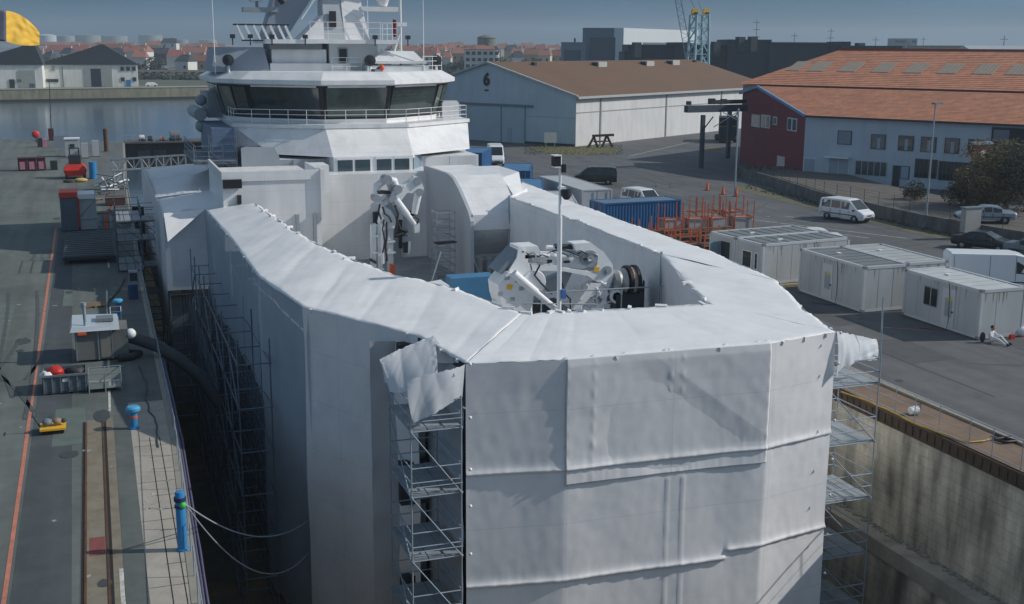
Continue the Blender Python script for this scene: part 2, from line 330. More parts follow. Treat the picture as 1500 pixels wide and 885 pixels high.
# patches of repaired asphalt and tyre dirt on the left quay
b=MB()
for (x,y,w_,h_) in((-2.3,46,1.3,5),(-1.7,59,1.2,7),(-2.4,72,.6,5),(-6.5,62,1.6,12),(-5.0,92,1.2,20),(-1.9,79.6,.35,1.2),(-1.3,79.6,.35,1.2)):
    b.poly([(x,y,.0085),(x+w_,y+.1,.0085),(x+w_-.1,y+h_,.0085),(x+.05,y+h_,.0085)])
struct('asphalt_patches',b,M('patch_asphalt',rgb(96,107,104),.9,0,.2,1.5,coord='pos'))
# right quay: lower brown walkway, kerb, orange ground line, road kerb
mwalk=M('brown_walkway',rgb(124,104,88),.85,0,.25,.8,tint=rgb(96,84,74),amt=.7,tscale=.6,coord='pos')
strip('walkway',RX,33.0,-20,190,.004,mwalk)
b=MB(); b.box(33.0,33.25,-20,190,-.1,.1); struct('kerb',b,conc)
a,c_=GZ(1262,495),GZ(1500,513); b=MB(); dv=Vector((.05,.05,0)); b.poly([(40,52.7,.006),(40.05,52.82,.006),(c_.x+8,c_.y+.12-2.3,.006),(c_.x+8,c_.y-2.3,.006)]); struct('ground_line',b,mor)
b=MB()
for p0,p1,w_ in(((52,96),(61,78),.12),((58.5,92),(60.5,87),.12),((56.5,83),(58.2,79),.12),((70,150),(92,172),.15)):
    d=(Vector(p1)-Vector(p0)).normalized(); nn=Vector((-d.y,d.x))*w_; b.poly([(p0[0],p0[1],.006),(p1[0],p1[1],.006),(p1[0]+nn.x,p1[1]+nn.y,.006),(p0[0]+nn.x,p0[1]+nn.y,.006)])
struct('road_markings',b,mwl)
mgrass=M('dry_grass',rgb(92,94,66),.95,0,.4,1.5,tint=rgb(126,114,76),amt=.7,tscale=.8,coord='pos',bump=.6,bscale=9)
def blob(name,pts,z,mt):
    "irregular patch outline"
    b=MB(); P=[Vector((x,y,z)) for x,y in pts]; out=[]
    for i in range(len(P)):
        a,c=P[i],P[(i+1)%len(P)]
        for k in range(8):
            q=a.lerp(c,k/8); q.x+=.35*nz(q.x*.9,q.y*.9,1); q.y+=.5*nz(q.x*.9,q.y*.9,7); out.append(q)
    b.poly(out); return struct(name,b,mt)
isl=[GZ(x,y) for x,y in((768,216),(800,224),(850,228),(905,224),(912,219),(870,213),(820,211))]
blob('grass_island',[(q.x,q.y) for q in isl],.02,mgrass)
isl=[GZ(x,y) for x,y in((1030,219),(1050,222),(1062,219),(1045,215))]; blob('grass_patch',[(q.x,q.y) for q in isl],.02,mgrass)
verge=[GZ(x,y) for x,y in((1075,278),(1150,296),(1250,319),(1350,345),(1440,362),(1500,378),(1500,366),(1440,351),(1350,336),(1250,311),(1150,289),(1090,268))]
blob('grass_verge',[(q.x,q.y) for q in verge],.012,M('verge_grass',rgb(104,102,84),.95,0,.35,1.2,tint=rgb(82,84,62),amt=.7,tscale=.7,coord='pos'))
# grass tufts on the island and the verge
b=MB()
for k in range(1500):
    if k<1000:
        q=isl2=None
        i=random.random(); q=GZ(768+144*i,212+15*random.random()) if True else q
        if abs((q.y-163))>14: continue
        hh=.1
    else:
        i=random.random(); q=GZ(1090+410*i,0*1+269+97*i+7*random.random()); hh=.2
    a=random.random()*PI; d=Vector((math.cos(a),math.sin(a),0))*.12; t=Vector((random.uniform(-.1,.1),random.uniform(-.1,.1),hh*random.uniform(.5,1.3)))
    b.add([q-d,q+d,q+t],[(0,1,2)])
o=b.build('grass_tufts',M('grass_blades',rgb(86,90,62),.9,0,.3,1,coord='pos')); o['kind']='stuff'
# worn patches, cracks, stains and seams of the yard asphalt
rp=random.Random(31); b=MB()
for k in range(26):
    x,y=rp.uniform(34,62),rp.uniform(44,130); w_,h_=rp.uniform(.8,3),rp.uniform(1.5,9)
    if x+w_>57 and y<100: continue
    b.poly([(x,y,.005),(x+w_,y+.1,.005),(x+w_-.1,y+h_,.005),(x+.05,y+h_,.005)])
struct('yard_patches',b,M('yard_patch',rgb(82,84,86),.9,0,.2,1.2,coord='pos'))
b=MB()
for k in range(30):
    p=Vector((rp.uniform(34,64),rp.uniform(40,150),.0065)); a=rp.choice([0,PI/2])+rp.uniform(-.5,.5)
    for j in range(rp.randrange(6,20)):
        a+=rp.uniform(-.45,.45); q=p+Vector((math.cos(a),math.sin(a),0))*.45; n_=Vector((-math.sin(a),math.cos(a),0))*rp.uniform(.012,.03); b.poly([p-n_,q-n_,q+n_,p+n_]); p=q
for x in(36.6,47.5,53.4): b.poly([(x,40,.0066),(x+.035,40,.0066),(x+.235,150,.0066),(x+.2,150,.0066)])
struct('yard_cracks',b,M('crack_tar',rgb(56,58,60),.7,0,.2,2,coord='pos'))
b=MB()
for k in range(46):
    c=Vector((rp.uniform(33.5,64),rp.uniform(40,150),.0075)); r=rp.uniform(.15,.9); sx=rp.uniform(.6,1.8); b.poly([c+Vector((math.cos(i*PI/9)*r*sx*(1+.35*nz(i*.9,k)),math.sin(i*PI/9)*r*(1+.35*nz(i*.9,k+9)),0)) for i in range(18)])
for k in range(26):
    c=Vector((rp.uniform(-6,.4),rp.uniform(24,120),.0145)); r=rp.uniform(.08,.4); sy=rp.uniform(.8,3); b.poly([c+Vector((math.cos(i*PI/9)*r*(1+.4*nz(i*.9,k,4)),math.sin(i*PI/9)*r*sy*(1+.4*nz(i*.9,k+9,4)),0)) for i in range(18)])
struct('oil_stains',b,M('oil_stain',rgb(66,70,72),.6,0,.2,2,coord='pos'))
b=MB()
for k in range(16):                                 # tyre tracks curving over the yard and the quay
    left=k>9; p=Vector((rp.uniform(-6,-3.6),rp.uniform(20,60),.0172)) if left else Vector((rp.uniform(36,60),rp.uniform(40,120),.0062)); a=PI/2+rp.uniform(-.3,.3) if left else rp.uniform(0,PI); cv=rp.uniform(-.02,.02) if left else rp.uniform(-.09,.09)
    for j in range(34):
        a+=cv; q=p+Vector((math.cos(a),math.sin(a),0))*.8; n_=Vector((-math.sin(a),math.cos(a),0))
        for o_ in(-.8,.8): b.poly([p+n_*(o_-.09),q+n_*(o_-.09),q+n_*(o_+.09),p+n_*(o_+.09)])
        p=q
        if (not left and (p.x<33.6 or p.x>64)) or (left and p.x>-3.6): break
struct('tyre_tracks',b,M('tyre_track',rgb(80,84,85),.85,0,.25,1.5,coord='pos'))
b=MB()
for k in range(60):
    c=Vector((rp.uniform(-7,1.9),rp.uniform(24,130),.016)) if k<35 else Vector((rp.uniform(33.5,60),rp.uniform(42,110),.016)); r=rp.uniform(.03,.12); b.poly([c+Vector((math.cos(i*PI/5)*r*rp.uniform(.6,2),math.sin(i*PI/5)*r*rp.uniform(.6,2),0)) for i in range(10)])
struct('pale_spots',b,M('pale_spot',rgb(150,152,150),.8,0,.2,2,coord='pos'))
# dock: floor, walls, gate
b=MB(); b.poly([(0,-20,-11),(32,-20,-11),(32,194,-11),(0,194,-11)]); struct('dock_floor',b,M('dock_floor_silt',rgb(96,88,72),.9,0,.3,.4,tint=rgb(150,118,70),amt=.8,tscale=.15,coord='pos'))
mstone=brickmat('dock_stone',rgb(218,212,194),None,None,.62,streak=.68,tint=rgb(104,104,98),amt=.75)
b=MB()
for i in range(len(EDGE)-1):
    (x0,y0),(x1,y1)=EDGE[i],EDGE[i+1]; b.add([(x0,y0,0),(x1,y1,0),(x1,y1,-11),(x0,y0,-11)],[(0,1,2,3)])
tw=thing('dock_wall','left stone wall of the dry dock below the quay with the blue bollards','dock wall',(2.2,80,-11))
b.build('stone_face',brickmat('dock_stone_shadow',rgb(120,112,98),None,None,1.1,streak=.6,tint=rgb(66,64,58),amt=.8),tw)  # darker copy of the dock stone, shadow put into its colour
b=MB(); 
for i in range(len(EDGE)-1):
    (x0,y0),(x1,y1)=EDGE[i],EDGE[i+1]; b.beam((x0-.12,y0,-.12),(x1-.12,y1,-.12),.3,.28)
b.build('coping',conc,tw)
tw=thing('dock_wall','right stained stone wall of the dry dock with a dark ledge and rusty top edge','dock wall',(RX,80,-11))
b=MB(); b.add([(RX,-20,-.5),(RX,194,-.5),(RX-.05,194,-5.2),(RX-.05,-20,-5.2)],[(0,1,2,3)]); b.add([(RX-1.0,-20,-5.9),(RX-1.0,194,-5.9),(RX-1.15,194,-11),(RX-1.15,-20,-11)],[(0,1,2,3)])
b.build('stone_face',mstone,tw)
mledge=M('ledge_mud',rgb(170,165,154),.8,0,.25,.7,tint=rgb(122,118,108),amt=.7,tscale=.5,coord='pos')
b=MB(); b.box(RX-1.05,RX+.02,-20,194,-5.9,-5.2); b.build('ledge',mledge,tw)
b=MB()
for k in range(900):
    y=random.uniform(20,70); r=.03+.05*random.random(); b.ob((RX-.1-.25*random.random()**2,y,-5.18),(r*2,r*2.6,r),random.random()*3)
b.build('debris',M('ledge_debris',rgb(146,142,132),.9,0,.3,2),tw,stuff=True)
b=MB(); b.box(RX-.12,RX+.0,-20,194,-.6,-.02); 
for k in range(170): 
    b.box(RX-.16,RX-.12,20+k*.45,20+k*.45+.16,-.5,-.12)
b.build('rubbing_strip',M('rust_dark',rgb(84,70,58),.9,.1,.4,1.2,coord='pos'),tw)
gt=thing('dock_gate','dark steel caisson gate closing the far end of the dry dock','dock gate',(12,193,-11))
b=MB(); b.box(4.45,30.9,192.5,196,-11,-.1); b.build('gate_body',M('gate_steel',(.03,.032,.036),.7,.2,.3,.6,coord='pos'),gt)
b=MB(); b.box(4.4,30.9,191.6,197,-.1,.12); b.build('gate_deck',M('gate_deck_steel',rgb(92,90,88),.7,.2,.3,.8),gt)
for x in(6.2,8.6): 
    b=MB(); b.box(x,x+1.9,192.3,192.5,-4.4,-1.2); b.build('gate_panel',M('gate_panel_paint',rgb(70,72,76),.6,.2,.3,1),gt)
b=MB()
for x in [4.6+k*1.05 for k in range(9)]: b.tube((x,191.8,.12),(x,191.8,1.2),.03,5)
for z in(.65,1.2): b.tube((4.6,191.8,z),(13,191.8,z),.025,5)
b.build('gate_railing',steel,gt)
for (n_,x,w_,h_,mt,lab) in(('gate_winch',7.0,.8,1.1,whitep,'white winch drum standing on the dock gate, left of the dark pump'),('gate_pump',8.2,.7,.8,dark,'dark pump unit on the dock gate between white winch and orange float'),('orange_float',10.0,.6,.6,orangep,'orange float lying on the dock gate deck right of the dark pump'),('gate_cabinet',12.0,1.6,1.5,greyp,'grey cabinet in a tube frame on the dock gate near the ship')):
    t=thing(n_,lab,n_.split('_')[-1],(x,193.4,.12)); b=MB(); b.lathe([(w_*.3,-w_*.5),(w_*.5,-w_*.45),(w_*.5,w_*.45),(w_*.3,w_*.5)],(x,193.4,.12+h_*.55),12,'X'); b.build('drum',mt,t)
    b=MB(); b.box(x-w_*.6,x+w_*.6,193,193.8,.12,.12+h_*.3); b.build('base',dark,t)
# far quay wall beyond the water
t=thing('quay_wall','long pale concrete quay wall on the far side of the harbour basin','quay wall',(0,440,-4))
b=MB(); P=[tuple(GZ(x_,y_).xy) for x_,y_ in((-420,141),(0,132),(187,129.6),(294,128),(420,126))]
for (x0,y0),(x1,y1) in zip(P,P[1:]): b.add([(x0,y0,-4.5),(x1,y1,-4.5),(x1,y1,.1),(x0,y0,.1)],[(0,1,2,3)])
b.build('wall_face',M('far_quay_concrete',rgb(138,136,118),.9,0,.2,.15,streak=.3,tint=rgb(104,104,84),amt=.6,coord='pos'),t)
b=MB()
for (x0,y0),(x1,y1) in zip(P,P[1:]): b.add([(x0,y0-.3,-4.5),(x1,y1-.3,-4.5),(x1,y1-.3,-3.1),(x0,y0-.3,-3.1)],[(0,1,2,3)])
b.build('tide_band',M('tide_weed',rgb(52,56,46),.9,0,.3,.3,coord='pos'),t)
b=MB(); 
for (x0,y0),(x1,y1) in zip(P,P[1:]): b.poly([(x0,y0-.2,.1),(x1,y1-.2,.1),(x1+2,y1+14,.1),(x0+2,y0+14,.1)])
b.build('coping',M('far_quay_top',rgb(140,140,128),.9,0,.2,.1,coord='pos'),t)
# ------------------------------------------------------------------ ship
ship=thing('ship','large white ship with a dark glazed bridge standing in the dry dock behind white sheeting','ship',(18.2,90,-9))
b=MB(); hullo=[(11.5,39),(24.8,39),(27.6,50),(27.9,84),(27.6,110),(24,135),(18.2,150),(12.4,135),(8.8,110),(8.5,84),(8.8,50)]
b.loft([[(18.2+(x-18.2)*.7,y,-9.5) for x,y in hullo],[(x,y,-4) for x,y in hullo],[(x,y,.2) for x,y in hullo]]); hull=b.build('hull',M('hull_blue_grey',rgb(62,74,92),.5,0,.15,.3,coord='pos'),ship)
b=MB(); b.prism([(18.2+(x-18.2)*.985,90+(y-90)*.985) for x,y in hullo],.2,.26); deck=b.build('deck',M('deck_grey',rgb(142,146,150),.7,0,.2,.6,tint=rgb(110,112,112),amt=.6,tscale=.8,coord='pos'),ship)
# lower deckhouse with the crane pit
b=MB(); b.box(13.2,22.6,80.5,100,.26,6.25); b.box(9.6,13.3,84,112,.26,6.2); b.box(22.5,27.3,86,112,.26,6.1); lower=b.build('deckhouse',shipw,ship)
b=MB(); b.box(7.35,13.45,75.2,84.2,2.2,6.6); b.build('side_house',shipw,lower)
b=MB()     # bulwark lip round the side house
b.box(7.3,13.5,75.1,75.3,6.6,7.2); b.box(7.3,7.45,75.3,84.2,6.6,7.2); b.box(13.35,13.5,75.3,80.4,6.6,7.2); b.ob((13.55,75.6,5.6),(.25,1.3,3.2)); b.build('bulwark',shipw,lower)
b=MB(); b.box(13.45,14.6,78.2,80.4,5.3,7.15); b.build('locker',shipw,lower)
b=MB(); b.box(7.9,13.3,75.5,79.9,1.5,2.2); b.box(8.2,8.45,75.05,75.2,5.2,5.75); b.build('vent',dark,lower)
b=MB(); b.box(7.36,8.5,74.9,75.15,6.2,6.75); b.build('fairlead',blackm,lower)
for x in(11.9,13.0):
    b=MB(); b.box(x-.1,x+.1,74.95,75.2,2.5,4.4); b.build('fender',shipg,lower)
# curved side plate and sloped hood on the right of the pit
prof=[(81.2,.26),(81.2,6.65),(75.4,6.7),(74.0,6.5),(72.6,5.9),(70.6,4.75),(70.1,4.2),(70.0,.26)]
b=MB(); b.extr([(21.9,y,z) for y,z in prof],(.22,0,0)); b.build('side_plate',M('plate_shade_grey',rgb(176,182,188),.5,0,.08,.5,coord='pos'),lower)  # plate turned from the sun, its shade put into the grey
b=MB(); b.extr([(22.13,y,z) for y,z in [(81.2,3.0),(81.2,6.6),(74.6,6.6),(70.3,4.55),(70.25,3.6),(72.6,1.6)]],(3.3,0,0)); b.loft([[(25.44,74.3,6.4),(25.44,81,6.5),(25.44,81,3),(25.44,72.9,2.0),(25.44,70.8,5.0)],[(27.4,76.5,6.5),(27.4,81,6.5),(27.4,81,4.8),(27.4,77,4.8),(27.4,76,5.6)]]); b.build('hood',shipw,lower)
b=MB(); b.box(19.0,19.9,80.2,80.5,.26,4.9); b.build('door_frame',shipg,lower)
b=MB(); b.box(19.75,19.95,79.9,80.18,1.0,3.4); b.build('cable_duct',dark,lower)
for q_ in((20.6,20.95,80.3,80.5,3.2,3.55),(18.0,18.35,80.0,80.5,2.4,3.6)): b=MB(); b.box(*q_); b.build('junction_box',dark,lower)
# middle house below the bridge deck
b=MB(); b.box(10.2,27.0,84.5,104,6.2,7.0); mid=b.build('middle_house',shipw,ship)
b=MB(); b.prism([(15.75,82.5),(21.45,82.5),(22.6,84.4),(22.6,86),(15.75,86)],5.9,7.25); wb=b.build('window_house',shipw,mid)
for x0 in(16.0,17.25,18.8,20.1):
    b=MB(); b.box(x0-.06,x0+1.16,82.44,82.5,6.02,7.2); f=b.build('window_frame',shipw,wb)
    b=MB(); b.box(x0,x0+1.08,82.42,82.46,6.1,7.05); b.build('pane',paneg,f)
b=MB(); b.add([(21.52,82.5,6.0),(22.58,84.3,6.0),(22.58,84.3,7.1),(21.52,82.5,7.1)],[(0,1,2,3)]); b.build('side_pane',M('pane_blue',rgb(120,142,160),.15,0,.1,1),wb)
b=MB(); b.box(22.6,27.0,84.4,84.52,5.4,7.0); b.box(22.9,24.7,84.34,84.42,5.5,6.95); b.box(24.75,26.9,84.34,84.42,5.5,6.95); b.build('panel',shipw,mid)
b=MB(); b.box(10.6,15.6,84.3,84.5,6.2,7.0); b.box(13.2,13.26,84.22,84.3,6.2,7.0); b.build('recess_panel',shipg,mid)
# raked apron and bridge deck
top=[(9.7,101),(9.7,89.2),(15.8,85.5),(21.8,85.5),(28.0,90.3),(28.0,101)]
bot=[(12.0,101),(12.0,86.2),(15.75,82.7),(21.5,82.7),(27.0,86.6),(27.0,101)]
b=MB(); b.loft([[(x,y,7.0+.25) for x,y in bot],[(x,y,9.05) for x,y in top]]); ap=b.build('apron',shipw,ship)
b=MB(); b.loft([[(9.75,97,7.7),(9.75,89.1,7.7),(12.4,87.3,7.7),(13,97,7.7)],[(9.7,97,9.04),(9.7,89.1,9.04),(12.6,87.35,9.04),(13,97,9.04)]]); b.build('wing_box',shipw,ap)
b=MB(); b.prism([(x-.12 if x<18 else x+.12,y-.12) for x,y in top],9.05,9.3); bd=b.build('bridge_deck',shipw,ship)
def rail(name,pts,h,parent,mt=whitep,step=1.5,rails=3,r=.02):
    b=MB(); pts=[Vector(p) for p in pts]
    for a,c in zip(pts,pts[1:]):
        n=max(1,round((c-a).length/step))
        for i in range(n+1): q=a.lerp(c,i/n); b.tube(q,q+Vector((0,0,h)),r*1.2,5)
        for k in range(rails): z=h*(k+1)/rails; b.tube(a+Vector((0,0,z)),c+Vector((0,0,z)),r,5)
    return b.build(name,mt,parent)
rail('railing',[(9.75,96,9.3),(9.75,89.3,9.3),(15.8,85.6,9.3),(21.8,85.6,9.3),(27.9,90.4,9.3),(27.9,97,9.3)],1.05,bd)
for (x,y,wd,hh) in((26.4,92.0,1.4,1.2),):
    b=MB(); b.box(x,x+wd,y,y+.7,9.3,9.3+hh); b.box(x+.1,x+wd-.1,y+.05,y+.65,9.3+hh,9.3+hh+.12); b.build('deck_locker',shipw,bd)
# wheelhouse: sill, leaning glass band with dark mullions, roof
base=[(9.7,101.5),(9.7,93.6),(11.3,90.6),(16.0,86.9),(20.6,86.9),(25.1,90.6),(26.7,93.6),(26.7,101.5)]
cx,cy=18.2,96.
def off(pl,d):
    out=[]; n=len(pl)
    for i in range(n):
        p0,p1,p2=[Vector(pl[(i+k)%n]) for k in(-1,0,1)]; d1=(p1-p0).normalized(); d2=(p2-p1).normalized(); n1=Vector((-d1.y,d1.x)); n2=Vector((-d2.y,d2.x)); bis=(n1+n2).normalized()
        s=d/max(.3,bis.dot(n1)); q=p1-bis*s; out.append((q.x,q.y))
    return out
if (Vector(off(base,1)[3])-Vector((cx,cy))).length<(Vector(base[3])-Vector((cx,cy))).length: _o=off; off=lambda pl,d:_o(pl,-d)
wh=MB(); wh.loft([[(x,y,9.3) for x,y in base],[(x,y,9.62) for x,y in off(base,.05)]]); wheel=wh.build('wheelhouse',shipw,ship)
lo,hi=off(base,.02),off(base,.62)
b=MB(); b.loft([[(x,y,9.62) for x,y in lo],[(x,y,12.05) for x,y in hi]]); band=b.build('glazing_band',M('window_band_black',(.012,.014,.016),.3,0,.2,1),wheel)
lo,hi=off(base,.06),off(base,.66)
def panes(i,n,gap=.09):
    a0,a1,b0,b1=[Vector((*q,0)) for q in(lo[i],lo[i+1],hi[i],hi[i+1])]; a0.z=a1.z=9.78; b0.z=b1.z=11.9
    for k in range(n):
        s,e=(k+gap)/n,(k+1-gap)/n; b=MB(); b.add([a0.lerp(a1,s),a0.lerp(a1,e),b0.lerp(b1,e),b0.lerp(b1,s)],[(0,1,2,3)]); b.build('window_pane',[glassb,glassg][(k+i)%2],band)
glassb=M('bridge_glass_dark',(.02,.028,.03),.07,0,.4,.35,spec=.8,tint=rgb(58,76,78),amt=.6,tscale=.25,coord='pos'); glassg=M('bridge_glass_reflection',(.06,.082,.076),.07,0,.4,.35,spec=.8,tint=rgb(112,124,116),amt=.6,tscale=.3,coord='pos')  # green-grey reflection put into the colour of the panes
for i,n in((0,4),(1,2),(2,1),(3,1),(4,1),(5,2),(6,4)): panes(i,n,.05 if n==1 else .08)
b=MB()     # wiper beams and interior consoles seen behind the glass are left to the panes; sun visors under the eave
for i in(2,3,4):
    a0,a1=[Vector((*q,11.98)) for q in(off(base,.72)[i],off(base,.72)[i+1])]; b.beam(a0.lerp(a1,.08),a0.lerp(a1,.92),.1,.12)
b.build('visor',shipw,band)
e0,e1,e2=off(base,.66),off(base,1.15),off(base,.1)
b=MB(); b.loft([[(x,y,12.05) for x,y in e0],[(x,y,12.15) for x,y in e1],[(x,y,12.45) for x,y in e1],[(x,y,13.0) for x,y in e2]]); roof=b.build('roof',shipw,wheel)
# houses on the wheelhouse roof
b=MB(); b.loft([[(8.7,93.0,12.9),(13.0,92.4,12.9),(13.4,99,12.9),(8.7,99,12.9)],[(9.0,93.5,14.75),(12.6,93.0,14.75),(12.8,99,14.75),(9.0,99,14.75)]]); b.build('roof_house',M('shade_grey_blue',rgb(150,160,172),.5,0,.06,.5,coord='pos'),roof)  # blue-grey is the shade on this house, put into the colour
b=MB(); b.box(13.0,19.2,92.6,97,13,13.55); b.box(13.2,17.4,93.0,97,13.55,14.6); b.build('roof_locker',shipw,roof)
b=MB(); b.box(17.6,21.4,92.8,99,13,15.05); mh=b.build('mast_house',M('mast_house_grey',rgb(196,202,204),.5,0,.05,.5,coord='pos'),roof)
b=MB(); b.box(18.35,18.95,92.72,92.8,13.55,14.65); b.build('door',dark,mh)
b=MB(); b.box(18.25,19.05,92.74,92.79,13.45,14.75); b.build('door_frame',shipg,mh)
b=MB(); b.box(20.3,25.2,91.6,96,13,13.4); b.box(20.3,25.0,91.5,96,13.55,13.75); b.loft([[(20.6,91.8,13.75),(24.9,91.8,13.75),(24.9,95,13.75),(20.6,95,13.75)],[(21.9,92.4,14.5),(24.2,92.4,14.5),(24.2,95,14.5),(21.9,95,14.5)]]); b.build('funnel_casing',shipw,roof)
rail('railing',[(24.9,92.2,13),(27.0,94.2,13)],1.1,roof); rail('railing',[(17.7,92.4,13),(20.0,92.4,13)],1.0,roof)
for x,y in((9.9,92.6),(20.3,90.6),(26.5,94.0)):
    b=MB(); b.tube((x,y,12.8),(x,y,13.6),.12,8,.08); sl_=b.build('searchlight',shipw,roof)
    b=MB(); b.lathe([(.05,-.35),(.38,-.3),(.44,.1),(.38,.2)],(x,y,13.8),16,'Y'); b.build('lamp_drum',dark,sl_)
b=MB(); b.ob((20.6,89.6,13.0),(.7,.6,.35),.3); b.tube((20.2,89.4,12.8),(20.8,89.7,13.3),.12,8); lr=b.build('liferaft_cradle',greyp,roof)
b=MB(); b.ball((20.95,89.5,13.28),.22,10); b.build('orange_float',M('signal_orange',rgb(226,84,50),.5),lr)
# observation platform, railing, slatted rack
b=MB(); b.box(12.6,22.9,91.8,99,15.05,15.35); plat=b.build('mast_platform',shipw,roof)
rail('railing',[(16.0,91.9,15.35),(22.8,91.9,15.35),(22.8,97,15.35)],1.3,plat)
b=MB(); b.box(13.0,17.0,92.6,96,14.62,15.02); b.build('underside_tank',greyp,plat)
for k in range(7):
    x=10.9+k*.62+(.0 if k<6 else -.1); b=MB(); b.ob((x,93,15.85),(.16,.35,1.15),0,0,-.42); b.build('slat',whitep,plat)
b=MB(); b.beam((10.4,93,16.42),(14.6,93,16.42),.2,.12); b.box(11,15,92.9,93.1,15.2,15.3); b.build('slat_rail',dark,plat)
for x in(10.2,11.5,13.1,15.6,21.0,23.6):
    b=MB(); b.ob((x,91.8,15.55),(.35,.3,.3)); b.tube((x,91.8,14.9),(x,91.8,15.5),.05,5); b.build('floodlight',dark,plat)
# mast
b=MB(); b.loft([[(17.3,93,15.35),(18.9,93,15.35),(18.9,96,15.35),(17.3,96,15.35)],[(17.3,93.6,18.4),(18.7,93.6,18.4),(18.7,95.6,18.4),(17.3,95.6,18.4)]]); mast=b.build('mast',M('mast_grey',rgb(186,193,198),.5,0,.05,.5,coord='pos'),ship)
b=MB(); b.loft([[(18.9,93,15.35),(20.9,93.2,15.35),(20.9,96,15.35),(18.9,96,15.35)],[(18.72,93.55,18.5),(20.3,93.7,18.5),(20.3,95.5,18.5),(18.72,95.5,18.5)]]); b.build('mast_fairing',shipw,mast)
b=MB(); b.add([(15.4,92.9,15.36),(17.28,92.9,15.36),(17.28,93.3,17.2)],[(0,1,2)]); b.add([(15.4,96,15.36),(17.28,96,15.36),(17.28,95.7,17.2)],[(0,1,2)]); b.add([(15.4,92.9,15.36),(17.28,93.3,17.2),(17.28,95.7,17.2),(15.4,96,15.36)],[(0,1,2,3)]); b.build('mast_gusset',shipw,mast)
b=MB(); b.box(17.75,18.25,93.05,93.3,16.3,17.5); b.build('door',dark,mast)
b=MB(); b.loft([[(12.9,95,15.35),(14.6,95,15.35),(14.6,98,15.35),(12.9,98,15.35)],[(14.0,95,19.2),(17.2,95,19.2),(17.2,97,19.2),(14.0,97,19.2)]]); b.build('funnel',M('funnel_shade',rgb(150,160,172),.5,0,.05,.5,coord='pos'),mast)  # shade put into the blue-grey of this left part of the mast
b=MB(); b.path([(15.6,93.4,16.9),(16.6,93.4,18.3),(17.4,93.4,18.6),(19.4,93.4,18.6)],.09,6); b.build('exhaust_pipe',whitep,mast)
b=MB(); b.box(18.5,20.2,93.8,95.4,18.5,21.5); b.box(17.3,20.6,93.5,95.7,18.42,18.6); b.build('mast_top',shipw,mast)
b=MB(); b.box(20.3,23.3,93.5,95,17.55,17.9); ra=b.build('radar_arm',shipw,mast)
b=MB(); b.lathe([(.05,0),(.35,.05),(.55,.6),(1.05,1.05),(1.0,1.15),(.05,1.25)],(22.2,94.2,17.9),16); b.build('radar_dome',shipw,ra)
b=MB(); b.box(11.4,14.0,94.6,95.6,17.4,17.75); b.box(12.0,12.9,94.7,95.5,18.2,19.0); b.tube((12.5,95,17.7),(12.5,95,18.3),.12,6); b.build('radar_arm',shipg,mast)
b=MB(); b.tube((13.9,94.5,18.9),(14.5,94.5,18.1),.28,8); b.build('horn',dark,mast)
b=MB(); b.tube((23.2,92.5,13.4),(23.2,92.5,19.6),.1,8); b.box(22.8,23.6,92.3,92.7,19.3,19.8); b.box(22.9,23.7,92.4,92.6,16.4,16.7); b.tube((22.6,92.5,14.4),(23.1,92.5,15.8),.12,6); b.build('light_mast',whitep,ship)
b=MB(); b.tube((22.7,92.4,15.6),(22.7,92.4,16.9),.14,8); b.build('signal_lamp',M('signal_red',rgb(110,34,44),.4),ship)
for x,y,z0,z1 in((8.95,93.0,12.8,20.5),(24.8,91.6,12.8,20.5),(21.6,97,15.3,19.2)):
    b=MB(); b.tube((x,y,z0),(x,y,z1),.045,5,.02); b.build('whip_antenna',whitep,ship)
b=MB(); b.beam((16.2,91.95,16.66),(22.8,91.95,16.66),.05,.06); b.build('tape_rail',M('orange_tape',rgb(190,140,110),.6),plat)
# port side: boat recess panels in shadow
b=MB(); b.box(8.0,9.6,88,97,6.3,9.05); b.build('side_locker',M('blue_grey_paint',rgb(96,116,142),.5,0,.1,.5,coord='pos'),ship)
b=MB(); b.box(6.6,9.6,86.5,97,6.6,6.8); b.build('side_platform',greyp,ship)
b=MB(); b.extr([(9.6,84.2,6.2),(12.4,84.2,6.2),(12.2,84.2,7.3),(11.9,84.2,7.9),(9.9,84.2,8.0),(9.6,84.2,7.9)],(0,.15,0)); b.build('recess_plate',shipg,ship)
rail('railing',[(6.7,97,6.8),(6.7,86.6,6.8),(8.6,86.6,6.8)],1.1,ship,mt=steel)
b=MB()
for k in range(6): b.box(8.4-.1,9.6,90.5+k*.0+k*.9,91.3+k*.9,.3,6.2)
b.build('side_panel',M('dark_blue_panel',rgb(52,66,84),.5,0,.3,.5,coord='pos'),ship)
b=MB(); b.box(8.6,11.0,96.5,103,9.3,11.2); b.tube((7.9,95.5,9.6),(7.9,102,9.6),.5,10); b.ball((8.2,98,10.6),.45,10); b.ball((8.0,96,8.7),.5,10); b.build('liferaft_rack',shipg,ship)
# ------------------------------------------------------------------ sheeting enclosure over the scaffold round the stern deck
ZR=4.8
def lerpt(a,b,t): return a.lerp(b,t)
OPX=[(300,306,4.8),(340,352,4.8),(378,405,4.8),(443,450,4.8),(520,469,4.8),(612,492,4.8),(682,533,4.8),(760,530,4.8),(830,527,4.8),(975,515,4.8),(1130,503,4.8),(1225,486,4.8),(1180,455,4.85),(1140,412,4.9),(1045,370,5.0),(930,330,5.1),(850,300,5.2),(765,266,5.3)]
IPX=[(372,298,5.4),(405,320,5.4),(445,347,5.35),(500,374,5.3),(575,402,5.25),(650,418,5.2),(765,459,5.1),(800,458,5.1),(840,456,5.1),(910,452,5.1),(980,448,5.1),(1038,445,5.0),(1005,434,4.75),(972,418,4.75),(905,347,5.4),(850,325,5.45),(805,310,5.5),(746,289,5.6)]
O=[GZ(*q) for q in OPX]; I=[GZ(*q) for q in IPX]
